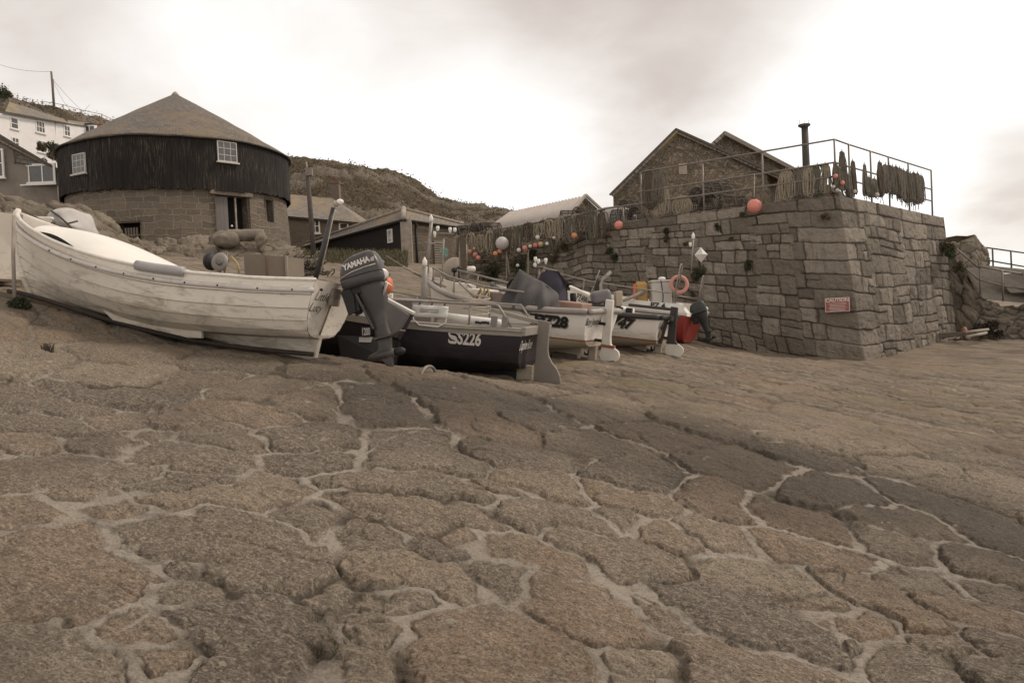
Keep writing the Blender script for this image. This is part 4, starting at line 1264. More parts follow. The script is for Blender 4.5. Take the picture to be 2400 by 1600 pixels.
mb = MB(); q = tp(213, 311, .35); mb.prism([(-.65, 0), (-.4, -.45), (.4, -.45), (.65, 0), (.65, .5), (-.65, .5)], -.75, .75); bay_v = mb.v; mb.v = [(x + q.x, y + q.y + .2, z + q.z) for x, y, z in bay_v]; bay = mb.build('bay', M_WHITE, tr, True)
for dx in (-.28, .28):
    g = MB(); g.box(q + Vector((dx, -.27, 0)), (.44, .03, 1.2)); g.build('pane', M_GLASS, bay, True)
mb = MB(); mb.prism([(-.75, .3), (-.45, -.55), (.45, -.55), (.75, .3)], .76, .9); mb.v = [(x + q.x, y + q.y + .2, z + q.z) for x, y, z in mb.v]; mb.build('bay_roof', M_SLATE2, bay, True)
mb = MB(); cq = tp(238, 306, 6); mb.box(cq, (.55, .55, 1.1)); mb.box(cq + Vector((0, 0, .58)), (.65, .65, .1)); mb.lathe([(.12, 0), (.1, .3)], 8, Matrix.Translation(cq + Vector((0, 0, .62)))); tag(mb.build('brick_chimney', M_BRICK), 'short red brick chimney beside the bay window of the white terrace', 'chimney')

# ------------------------------------------------------------------ grey rendered house at the left edge
gh = thing('grey_house', 'grey rendered house with a wide white framed window at the left edge', 'house', P(80, 480, 38))
def gp(px, py, d=0.0): return P(px, py, 38 - d + (px - 70) * .006)
mb = MB(); q = [gp(-120, 300), gp(-60, 290), gp(0, 318), gp(30, 338), gp(136, 400)]; bot = [dn(k, 3.0) for k in q]
poly = [gp(-120, 520), gp(136, 500), gp(134, 403), gp(34, 342), gp(0, 322), gp(-60, 285), gp(-120, 270)]
mb.slab(poly[::-1], .0); mb2 = MB()
front = poly; back_ = [k + Vector((-4.6, 7, .3)) for k in poly]
n_ = len(front); mb = MB(); mb.add(front + back_, [tuple(range(n_)), tuple(range(2 * n_ - 1, n_ - 1, -1))] + [(i, n_ + i, n_ + (i + 1) % n_, (i + 1) % n_) for i in range(n_)]); mb.build('wall', M_RENDER, gh, True)
uvq = [gp(36, 389, .06), gp(131, 405, .06), gp(131, 402, .06), gp(36, 346, .06)]
roof_obj('tile_hanging', [[gp(38, 381, .09), gp(131, 396, .09), gp(130, 400, .05), gp(37, 347, .05)]], slate_mat('plain_slate', (0.20, 0.172, 0.145), (0.29, 0.25, 0.21), None, 1, 5.0), gh, .05)
mb = MB(); mb.bar(gp(-60, 283, .25), gp(30, 337, .25), .3, .14); mb.bar(gp(30, 337, .25), gp(138, 400, .25), .3, .12); mb.build('bargeboard', M_DARKTRIM, gh, True)
roof_obj('roof', [[gp(-120, 266, .3), gp(-120, 266, .3) + Vector((-4.8, 7, .2)), gp(136, 398, .3) + Vector((-4.8, 7, .2)), gp(136, 398, .3)]], M_SLATE, gh, .08)
mb = MB(); mb.tube([gp(31, 345, .2), gp(36, 378, .2), gp(36, 384, .2)], .04, 6); mb.build('gutter_pipe', M_DARKTRIM, gh, True)
mb = MB(); mb.tube([gp(135, 394, .2), gp(139, 474, .2)], .06, 8); mb.build('downpipe', simple('pale_pipe', (.5, .46, .4), .5, .1, 5, .05), gh, True)
q = gp(84, 408, .1); window(gh, q, (1, 0, 0), (0, 0, 1), 93 / FPX * 38, 47 / FPX * 38, 3, 1, .11, True, .05)
q = gp(-8, 383, .1); window(gh, q, (1, 0, 0), (0, 0, 1), 34 / FPX * 38, 66 / FPX * 38, 1, 2, .08, True, .05)

# ------------------------------------------------------------------ buildings on the quay
g1 = thing('net_loft', 'stone gabled store standing behind the quay railing', 'building', P(1600, 520, 30))
def gq(px, py, d=0.0): return P(px, py, 30 - d)
poly = [gq(1440, 600), gq(1800, 600), gq(1798, 398), gq(1584, 306), gq(1437, 450)]
bkv = Vector((5.5, 9.5, 0)); n_ = len(poly)
mb = MB(); mb.add(poly + [k + bkv for k in poly], [tuple(range(n_)), tuple(range(2 * n_ - 1, n_ - 1, -1))] + [(i, n_ + i, n_ + (i + 1) % n_, (i + 1) % n_) for i in range(n_)]); mb.build('wall', M_RUBBLE, g1, True)
roof_obj('roof', [[gq(1429, 455, .25), gq(1429, 455, .25) + bkv, gq(1584, 300, .25) + bkv, gq(1584, 300, .25)], [gq(1850, 419, .25), gq(1850, 419, .25) + bkv * .35, gq(1584, 300, .25) + bkv * .35, gq(1584, 300, .25)]], M_SLATE, g1, .16)
mb = MB(); mb.bar(gq(1429, 457, .28), gq(1584, 303, .28), .06, .08); mb.bar(gq(1584, 303, .28), gq(1850, 422, .28), .06, .08); mb.build('bargeboard', M_DARKTRIM, g1, True)
mb = MB(); mb.box(gq(1600, 396, .02), (.32, .08, .42)); mb.build('vent_block', simple('pale_stone', (.34, .28, .22), .9, .2, 6, .2), g1, True)
lt = MB(); poly = [gq(1800, 600, -1.5), gq(1880, 600, -1.5), gq(1880, 440, -1.5), gq(1800, 404, -1.5)]
lt.slab(poly, .2); lt.build('lean_to', M_RUBBLE, g1, True)
wave_sheet('corrugated_door', gq(1801, 520, -1.1), gq(1838, 520, -1.1), gq(1838, 418, -1.1), gq(1801, 402, -1.1), 9, simple('pale_sheet', (.42, .37, .32), .5, .12, 5, .05, .2), g1)
g2 = thing('rear_loft', 'second stone gable with a shallow roof showing over the nearer gable', 'building', P(1760, 520, 34))
def g2p(px, py, d=0.0): return P(px, py, 34.5 - d)
poly = [g2p(1600, 600), g2p(1960, 600), g2p(1962, 452), g2p(1698, 313), g2p(1600, 395)]
mb = MB(); n_ = 5; mb.add(poly + [k + bkv for k in poly], [tuple(range(n_)), tuple(range(2 * n_ - 1, n_ - 1, -1))] + [(i, n_ + i, n_ + (i + 1) % n_, (i + 1) % n_) for i in range(n_)]); mb.build('wall', M_RUBBLE, g2, True)
roof_obj('roof', [[g2p(1595, 402, .25), g2p(1595, 402, .25) + bkv, g2p(1698, 307, .25) + bkv, g2p(1698, 307, .25)], [g2p(1975, 452, .3), g2p(1975, 452, .3) + bkv * .4, g2p(1698, 307, .3) + bkv * .4, g2p(1698, 307, .3)]], M_SLATE, g2, .16)
mb = MB(); mb.bar(g2p(1698, 312, .35), g2p(1975, 457, .35), .12, .16); mb.build('bargeboard', simple('pale_barge', (.24, .2, .165), .8, .2, 4, .1), g2, True)
# stove pipe
cpn = thing('stove_pipe', 'tall black metal stove pipe with a cap rising behind the railing', 'chimney pipe', P(1895, 470, 26))
mb = MB(); mb.tube([P(1896, 520, 26), P(1890, 400, 26), P(1886, 298, 26)], [.125, .12, .11], 14); mb.build('pipe', simple('sooty_pipe', (.055, .045, .038), .7, .3, 5, .1), cpn, True)
mb = MB(); mb.lathe([(.12, 0), (.2, .05), (.2, .1), (.05, .13)], 14, Matrix.Translation(P(1885, 299, 26))); cpc = mb.build('cap', M_DARKTRIM, cpn, True)
for dx in (-.15, 0, .15):
    mb = MB(); mb.tube([P(1885, 293, 26) + Vector((dx, 0, 0)), P(1885, 293, 26) + Vector((dx, 0, .17))], .008, 5); mb.build('spike', M_DARKTRIM, cpc, True)
# corrugated roofed store behind the ropes
g3 = thing('sheet_roof_store', 'long store with pale corrugated roof and small stone gable behind the hanging ropes', 'building', P(1300, 540, 38))
r1, r2 = P(1372, 459, 36), P(1196, 496, 40.2); e1, e2 = P(1325, 520, 34.6), P(1128, 545, 39.0); f1 = P(1424, 512, 36.6)
wave_sheet('roof', e2, e1, r1, r2, 24, simple('pale_roof_sheet', (.40, .35, .31), .6, .12, 2.0, .05), g3, .03)
mb = MB(); gpoly = [dn(e1, 2.2), dn(f1, 2.2), f1, r1 - Vector((0, 0, .06)), e1 - Vector((0, 0, .06))]; v2 = (r2 - r1) * .9
mb.add(gpoly + [k + v2 for k in gpoly], [tuple(range(5)), tuple(range(9, 4, -1))] + [(i, 5 + i, 5 + (i + 1) % 5, (i + 1) % 5) for i in range(5)]); mb.build('wall', M_RUBBLE, g3, True)
mb = MB(); mb.bar(r1 + Vector((0, -.1, .03)), f1 + Vector((.1, -.1, .02)), .12, .1); mb.bar(r1 + Vector((0, -.1, .03)), e1 + Vector((0, -.1, .02)), .12, .1); mb.build('verge', simple('pale_verge', (.45, .39, .33), .7, .1, 4, .1), g3, True)

# ------------------------------------------------------------------ hills
def hill(name, sky, y_base, z_base, y_top, cols, rows, amp, m, seed, nscrub=9000):
    co = []; att = []
    xs = np.linspace(sky[0][0], sky[-1][0], cols)
    for i, px in enumerate(xs):
        py = poly_at(sky, px); top = P(px, py, y_top + 10 * math.sin(i * .05)); bx = ((px - 1200) / FPX) * y_base
        for j in range(rows):
            t = j / (rows - 8)
            if t <= 1:
                x = lerp(bx, top.x, t); y = lerp(y_base, top.y, t); z = lerp(z_base, top.z, t ** 1.15)
            else:
                x = top.x * (1 + (t - 1) * 2.2); y = top.y * (1 + (t - 1) * 3); z = top.z - (t - 1) * 20
            co.append((x, y, z)); att.append(t)
    co = np.array(co); t = np.array(att)
    k = sstep(0, .12, t) * amp
    d = (fbm(co[:, 0] * .05, co[:, 1] * .05, seed, 5) - .5) * 2.2 + (fbm(co[:, 0] * .28, co[:, 1] * .28, seed + 2, 4) - .5) * 1.3 + np.maximum(fbm(co[:, 0] * .16, co[:, 1] * .3, seed + 4, 3) - .60, 0) * 5 + (fbm(co[:, 0] * 1.1, co[:, 1] * 1.1, seed + 6, 3) - .5) * .8
    co[:, 2] += d * k * (1 - .55 * sstep(.85, 1, t))
    o = grid_mesh(name, co, cols, rows, m, {'rock': sstep(.60, .66, fbm(co[:, 0] * .16, co[:, 1] * .3, seed + 4, 3))})
    tag(o, kind='structure')
    r_ = np.random.RandomState(seed); mb = MB(); tt = t.reshape(cols, rows); vis = np.flatnonzero((t > .03) & (t <= 1.03))
    for k in r_.choice(vis, nscrub):
        c = co[k]; f = .6 + c[1] / 160
        for q in range(5):
            a = Vector(c) + Vector((r_.normal(0, .7), r_.normal(0, .7), r_.uniform(-.12, .08))) * f; d = Vector((r_.normal(0, .9), r_.normal(0, .6), r_.uniform(.25, .8))).normalized() * r_.uniform(.06, .19) * f; s = Vector((r_.normal(), r_.normal(), r_.normal(0, .3))).normalized() * r_.uniform(.04, .11) * f
            mb.add([a - s, a + s, a + d + s * .5, a + d * 1.1 - s * .4], [(0, 1, 2, 3)])
    tag(mb.build('heath_scrub', M_SCRUB, fixn=False), 'heather and bracken scrub covering the ' + name, 'scrub', kind='stuff')
    return o


M_SCRUB = simple('scrub_leaf', (.165, .130, .085), .95, .65, .35, .1)
m = bpy.data.materials.new('heathland'); b = NB(m); p = b.pos(); rk = b.attr('rock')
na = b.noise(p, .12, 6, .65, .4); nb = b.noise(p, .9, 7, .75, .3); nc = b.noise(p, 4.0, 5, .75)
c = b.ramp(b.math('ADD', b.math('MULTIPLY', na, .5), b.math('MULTIPLY', nb, .5)), [(.30, (.075, .059, .041)), (.43, (.128, .100, .066)), (.55, (.185, .145, .095)), (.70, (.27, .215, .145))])
c = b.mix(b.ramp(nc, [(.36, .65), (.55, 0)]), c, (.04, .032, .02))
rf_ = b.math('ADD', b.math('MULTIPLY', rk, .8), b.ramp(b.noise(b.map(p, (1, 1, 2.2)), .45, 6, .7, .8), [(.60, 0), (.68, .8)]), True)
c = b.mix(rf_, c, b.mix(nb, (.20, .165, .125), (.42, .36, .285)))
b.bsdf(c, .95, b.bump(b.math('ADD', nb, nc), 1.0, .6), 0, .1)
M_HEATH = m
hill('hill', [(520, 352), (600, 356), (682, 366), (740, 371), (800, 382), (862, 394), (905, 394), (930, 404), (975, 422), (1010, 446), (1030, 464), (1075, 474), (1085, 480), (1130, 486), (1170, 493), (1230, 504), (1320, 522), (1420, 545)], 56, 4.0, 125, 300, 110, 1.0, M_HEATH, 301)
hill('hillside', [(-420, 150), (-200, 185), (-60, 205), (20, 226), (70, 240), (120, 250), (180, 266), (240, 280), (290, 297), (360, 330), (480, 360), (560, 372)], 50, 4.5, 112, 220, 90, .55, M_HEATH, 401)
# ------------------------------------------------------------------ boats
def hull_mat(name, top, stripe=None, low=None, zl=None, zs=None, dirt=(.19, .155, .10), amt=.55, rough=.45):
    m = bpy.data.materials.new(name); b = NB(m); p = b.pos(); sp = b.n('SeparateXYZ', {0: p}).outputs[2]
    n1 = b.noise(p, 2.2, 6, .65); n2 = b.noise(b.map(p, (.8, 1, 2.4)), 3.4, 7, .75, .6); n3 = b.noise(p, 26, 5, .75)
    c = b.mix(n1, tuple(x * .84 for x in top), tuple(min(1, x * 1.06) for x in top))
    if low:
        jz = b.math('ADD', sp, b.math('MULTIPLY', b.math('SUBTRACT', n3, .5), .012))
        lc = b.mix(n1, tuple(x * .8 for x in low), low)
        c = b.mix(b.math('LESS_THAN', jz, zl), c, lc)
        if stripe:
            f = b.math('MULTIPLY', b.math('GREATER_THAN', jz, zl), b.math('LESS_THAN', jz, zs)); c = b.mix(f, c, stripe)
    grime = b.ramp(b.math('ADD', n2, b.math('MULTIPLY', b.math('SUBTRACT', .45, sp), .16)), [(.50, 0), (.68, 1)])
    c = b.mix(b.math('MULTIPLY', grime, amt), c, dirt)
    sc = b.noise(b.map(p, (1, 1, 1), (4, 3, 8)), 7.5, 8, .8, 1.4)
    c = b.mix(b.math('MULTIPLY', b.ramp(sc, [(.60, 0), (.66, 1)]), amt * .9), c, tuple(x * .55 for x in dirt))
    b.bsdf(c, b.math('ADD', rough - .1, b.math('MULTIPLY', n2, .35)), b.bump(n3, .12, .006), 0, .4)
    MATS[name] = m
    return m


class Hull:
    def __init__(s, L, B, trans, depth, bowz, rake=.35, midk=.0, strakes=0, lap=.012, ns=40, full=.62, sheer_mid=0.0, tw=0.16, bowk=.10):
        s.__dict__.update(locals())

    def b(s, u):
        # half beam along the sheer
        f = s.trans + (s.B / 2 - s.trans) * math.sin(min(1, u / .48) * math.pi / 2) ** 1.2
        if u > .48:
            t = (u - .48) / .52; f = s.B / 2 * (1 - t ** 2.3) ** .82
        return max(f, 0.004)

    def h(s, u):
        return s.depth + s.sheer_mid * math.sin(math.pi * u) * -1 + (s.bowz - s.depth + s.sheer_mid * .0) * u ** 3.0

    def k(s, u):
        return s.tw * max(0, 1 - u / .55) ** 1.6 + s.bowk * max(0, (u - .5) / .5) ** 2.0

    def pt(s, u, t, side, off=0.0):
        b = s.b(u); k = s.k(u); h = s.h(u)
        th = t * math.pi / 2
        v = max(0, min(1, (u - .35) / .6)) ** 1.3            # towards the bow the sections turn to a V
        yr = math.sin(th) ** s.full; zr = (1 - math.cos(th)) ** .95
        yv = t ** 1.15; zv = t
        y = b * (yr * (1 - v) + yv * v); z = k + (h - k) * (zr * (1 - v) + zv * v)
        x = s.L * u - s.rake * (1 - (z - k) / max(.01, h - k)) ** 2 * u ** 5 + (0.10 * (z - k) / (h - k) * (u - 1) if u < .2 else 0)
        n = Vector((0.18 * v, math.sin(th) * .5 + .5, -math.cos(th) * .6)).normalized()
        q = Vector((x, y, z)) + n * off
        return Vector((q.x, q.y * side, q.z))

    def mesh(s, m, root, inner_m=None, thick=.03, floor=.0):
        us = [i / s.ns for i in range(s.ns + 1)]
        ts = []
        if s.strakes:
            for i in range(s.strakes):
                t0 = i / s.strakes; t1 = (i + 1) / s.strakes
                ts += [(t0 + 1e-4, s.lap), (t0 + (t1 - t0) * .5, s.lap * .5), (t1 - 1e-4, 0.0)]
        else:
            ts = [(i / 14, 0.0) for i in range(15)]
        out = MB()
        for side in (1, -1):
            if s.strakes:
                for i in range(s.strakes):
                    t0, t1 = i / s.strakes, (i + 1) / s.strakes; fade = lambda u: 1 - .85 * u ** 10
                    out.grid([[s.pt(u, t, side, s.lap * f * fade(u)) for t, f in ((t0, 1), (lerp(t0, t1, .5), .5), (t1, 0))] for u in us])
                    if i: out.grid([[s.pt(u, t0, side, 0), s.pt(u, t0, side, s.lap * fade(u))] for u in us], smooth=False)
            else:
                out.grid([[s.pt(u, t, side, 0) for t, o in ts] for u in us])
        # transom, flat
        for side in (1,):
            ring = [s.pt(0, t, 1, o * 0) for t, o in ts] + [s.pt(0, t, -1, o * 0) for t, o in ts[::-1]]
            cen = Vector((ring[0].x, 0, (s.k(0) + s.h(0)) / 2))
            o_ = len(out.v); out.v += [tuple(q) for q in ring] + [tuple(cen)]
            for i in range(len(ring)):
                out.f.append((o_ + i, o_ + (i + 1) % len(ring), o_ + len(ring))); out.sm.append(False)
        hull = out.build('hull', m, root, fixn=False)
        inn = MB()
        for side in (1, -1):
            rows = []
            for u in us:
                u2 = .012 + u * .975; bb = s.b(u2); kf = max(0, 1 - thick / bb)
                row = []
                for t in np.linspace(.25, 1, 9):
                    q = s.pt(u2, float(t), side); row.append(Vector((q.x, q.y * kf, max(q.z + thick * (1 - t), s.k(u2) + floor))))
                rows.append(row)
            inn.grid(rows)
            rim = [[s.pt(u, 1, side), Vector((s.pt(.012 + u * .975, 1, side).x, s.pt(.012 + u * .975, 1, side).y * max(0, 1 - thick / s.b(.012 + u * .975)), s.h(.012 + u * .975)))] for u in us]
            inn.grid(rim, smooth=False)
        rows = [[Vector((s.pt(.012 + u * .975, .25, 1).x, s.pt(.012 + u * .975, .25, 1).y * sd * .98, max(s.pt(.012 + u * .975, .25, 1).z + thick, s.k(u) + floor))) for sd in (1, -1)] for u in us]
        inn.grid(rows)
        rows = [[s.pt(.014, t, sd) + Vector((.01, -sd * thick * .5, .01)) for t in np.linspace(.25, 1, 8)] for sd in (1, -1)]
        inn.grid(rows, smooth=False)
        lin = inn.build('lining', inner_m or m, hull, fixn=False)
        return hull

    def sheer(s, side, off=(0, 0), u0=0.0, u1=1.0, n=40, dz=0.0):
        r = []
        for i in range(n + 1):
            u = lerp(u0, u1, i / n); q = s.pt(u, 1, side); r.append(q + Vector((0, off[0] * side, off[1] + dz)))
        return r

    def rail(s, name, r, m, parent, off=(0, 0), sides=(1, -1), u0=0.0, u1=1.0, sq=(1, 1), n=40):
        for sd in sides:
            mb = MB(); mb.tube(s.sheer(sd, off, u0, u1, n), r, 8); mb.build(name, m, parent)

    def skin(s, side, u0, z0, m_up=1.0):
        """matrix-free conform: text x runs from bow to stern (port side seen from outside) metres, y up"""
        def f(q):
            u = u0 - q.x / s.L * (1 if side > 0 else -1); z = z0 + q.y
            lo, hi = 0.0, 1.0
            for _ in range(24):
                md = (lo + hi) / 2
                if s.pt(u, md, side).z < z: lo = md
                else: hi = md
            p = s.pt(u, lo, side); p.y += side * (.013 + q.z); return p
        return f


def place(stern, bow, roll=0.0):
    """matrix that puts a hull's keel heel at stern with its stem foot towards bow"""
    x = (Vector(bow) - Vector(stern)).normalized(); y = Vector((0, 0, 1)).cross(x).normalized(); z = x.cross(y)
    M = Matrix(((x.x, y.x, z.x, stern[0]), (x.y, y.y, z.y, stern[1]), (x.z, y.z, z.z, stern[2]), (0, 0, 0, 1)))
    return M @ Matrix.Rotation(roll, 4, 'X')


M_BLKTEXT = simple('black_lettering', (.02, .017, .015), .5, .2, 8, .02)
M_GREYTEXT = simple('pale_lettering', (.62, .56, .50), .6, .15, 9, .02)
M_RUBBER = simple('grey_rubber', (.21, .185, .165), .55, .2, 5, .1)
M_TUBE = simple('grey_fender_tube', (.42, .385, .355), .5, .15, 4, .05, dirt=(.2, .17, .13), dirt_amt=.4)
M_STEEL = simple('galvanised_tube', (.27, .235, .20), .5, .3, 12, .05, .25)
M_OLDWOOD = simple('old_timber', (.115, .088, .062), .9, .35, 5, .4, stretch=(1, 1, 6))
M_ROPE = simple('pale_rope', (.38, .32, .24), .9, .3, 30, .3)
M_ROPED = simple('dark_rope', (.10, .085, .07), .9, .3, 30, .3)

M_GREYW = simple('grey_worn_timber', (.24, .20, .155), .9, .3, 5, .3, stretch=(1, 1, 6))
# ---- the nearest: white clinker boat with the big outboard
LM = place(P(745, 840, 9.75), P(60, 702, 10.75), R(2.5))
lucy = thing('clinker_boat', 'white clinker boat nearest the camera with a large grey outboard on its stern', 'boat', LM)
LMi = LM.inverted()
L1 = (P(60, 700, 10.3) - P(745, 838, 9.75)).length
def loc(px, py, Y): return LMi @ P(px, py, Y)
hu = Hull(4.86, 1.62, .60, .98, 1.17, .50, strakes=6, lap=.020, full=.50, sheer_mid=.23, tw=.26, bowk=.02, ns=48)
M_LUCY = hull_mat('old_white_hull', (.72, .64, .54), None, (.58, .505, .41), .30, None, amt=.62)
hull1 = hu.mesh(M_LUCY, lucy, simple('white_gelcoat', (.68, .63, .55), .45, .1, 3, .03, dirt=(.35, .28, .2), dirt_amt=.4), .05, .14)
# keel with stem, deep skeg aft and a bilge runner
mb = MB(); st = [(0.02, .0), (.0, .30), (.35, .25)] + [(x, hu.k(x / hu.L) + .03) for x in np.linspace(.6, 3.9, 14)] + [(4.0, hu.k(.84) + .02)] + [(4.0, -.0), (2.8, .0), (1.6, -.02), (.5, -.03), (.1, -.04)]
mb.prism(st, -.045, .045, (0, 2, 1)); mb.build('keel', M_LUCY, lucy, bevel=.012)
for sd in (1, -1):
    mb = MB(); rn = [(1.45, .12), (1.42, .0), (1.62, -.03), (2.75, .0), (2.92, .10), (2.8, .22), (1.5, .24)]
    mb.prism(rn, sd * .36 - .03, sd * .36 + .03, (0, 2, 1)); mb.build('bilge_runner', M_LUCY, lucy, bevel=.015)
stem = [hu.pt(1, t, 1) + Vector((.015, 0, 0)) for t in np.linspace(0, 1, 16)] + [hu.pt(1, 1, 1) + Vector((.0, 0, .06))]
mb = MB(); mb.tube([Vector((q.x, 0, q.z)) for q in stem], [.045] * 15 + [.05, .03], 8); mb.build('stem_post', M_LUCY, lucy)
M_RUBRAIL = simple('pale_rubbing_strake', (.56, .51, .46), .5, .15, 5, .05, dirt=(.28, .22, .15), dirt_amt=.5, dirt_scale=6)
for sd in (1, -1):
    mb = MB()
    for i in range(1, 6): mb.tube([hu.pt(u, i / 6, sd, .006) - Vector((0, 0, .004)) for u in np.linspace(.0, .985, 60)], .0045, 4)  # thin dark tubes paint the shade line under each lap, where grime also gathers
    mb.build('plank_shade_lines', simple('lap_shade_grime', (.10, .08, .055), .9, .3, 9, .1), lucy)
hu.rail('rubbing_strake', .032, M_RUBRAIL, lucy, (.012, -.13))
hu.rail('gunwale', .022, simple('white_gunwale', (.70, .65, .57), .45, .1, 4, .03, dirt=(.3, .22, .14), dirt_amt=.5, dirt_scale=5), lucy, (0, .0))
for k in range(9):
    q = hu.pt(.05 + k * .085, 1, 1); mb = MB(); mb.sphere(q + Vector((0, .042, -.13)), .012, 8, 6); mb.build('rivet', M_BLACK, lucy)
q = [hu.pt(u, 1, 1) + Vector((0, .02, .0)) for u in np.linspace(.315, .445, 8)]
mb = MB(); mb.tube(q, .062, 14); mb.build('split_pipe_fender', simple('grey_plastic_pipe', (.34, .315, .30), .4, .1, 5, .02), lucy)
# moulded foredeck: a swelling fairing with a shadowed opening on the near side
rows = []
for i in range(25):
    u = lerp(.48, .86, i / 24); w_ = hu.b(u) * .93; row = []
    hmp = .24 * math.sin(math.pi * min(1, max(0, (u - .44) / .50))) ** 1.0
    for j in range(17):
        a = -1 + 2 * j / 16; e = (1 - abs(a) ** 2.4)
        lift = -.03 + hmp * e ** .7
        if a > .45 and .63 < u < .83: lift -= .10 * math.sin((u - .63) / .2 * math.pi) * ((a - .45) / .55) ** .6
        row.append(Vector((hu.pt(u, 1, 1).x - .02, w_ * a, hu.h(u) - .01 + lift)))
    rows.append(row)
mb = MB(); mb.grid(rows); fd = mb.build('foredeck', simple('white_moulding', (.78, .735, .65), .35, .06, 3, .02), lucy, fixn=True)
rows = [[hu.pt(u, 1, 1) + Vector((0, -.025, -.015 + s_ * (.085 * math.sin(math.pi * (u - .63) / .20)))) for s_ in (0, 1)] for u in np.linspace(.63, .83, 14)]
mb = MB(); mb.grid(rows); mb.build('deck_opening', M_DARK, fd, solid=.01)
# transom pad, bracket, lettering, rope
mb = MB(); mb.box((-.09, .0, .80), (.05, .22, .22)); mb.build('motor_pad', M_GREYW, lucy)
mb = MB(); mb.box((-.035, 0, .95), (.09, 1.02, .035)); mb.build('transom_cap', MATS['white_gunwale'], lucy, bevel=.01)
xt = lambda z: hu.pt(0, .6, 1).x - .012
def on_tr(z, y): 
    kz = (z - hu.k(0)) / (hu.h(0) - hu.k(0)); return Vector((-.10 * kz - .008, y, z))
Mt = lambda y, z: frame_m(on_tr(z, y), (0, -1, 0), (-.10 / (hu.h(0) - hu.k(0)), 0, 1))
lettering('Little', Mt(.33, .78), M_BLKTEXT, lucy, .15, shear=.35, xs=1.15)
lettering('Lucy', Mt(.41, .64), M_BLKTEXT, lucy, .15, shear=.35, xs=1.15)
mb = MB(); mb.tube([on_tr(.72, .03), on_tr(.5, .06), on_tr(.3, .09)], .012, 6); mb.build('drain_streak', simple('rust_stain', (.23, .17, .09), .9, .3, 12, .1), lucy)
mb = MB(); mb.sphere(on_tr(.87, .40), .02, 8, 6); mb.build('drain_eye', M_BLACK, lucy)
# prop strut under the bow
pr = thing('bow_prop', 'thin pale pole propped upright against the stem of the nearest white boat', 'prop', P(32, 698, 10.0))
mb = MB(); mb.tube([P(33, 505, 10.05), P(31, 600, 10.02), P(34, 697, 10.0)], .024, 8); mb.build('pole', M_CONC, pr, True)
# launching rail the keel lies on
mb = MB(); a, c = P(20, 692, 10.25), P(735, 848, 9.6)
pts = [a.lerp(c, i / 24) for i in range(25)]; pts = [Vector((q.x, q.y, GZ(q.x, q.y) + .075)) for q in pts]
mb.tube(pts, .032, 6); rl = mb.build('launching_skid', simple('dark_skid', (.04, .03, .022), .85, .4, 6, .3)); tag(rl, 'dark timber skid on the stones under the keel of the nearest white boat', 'skid')


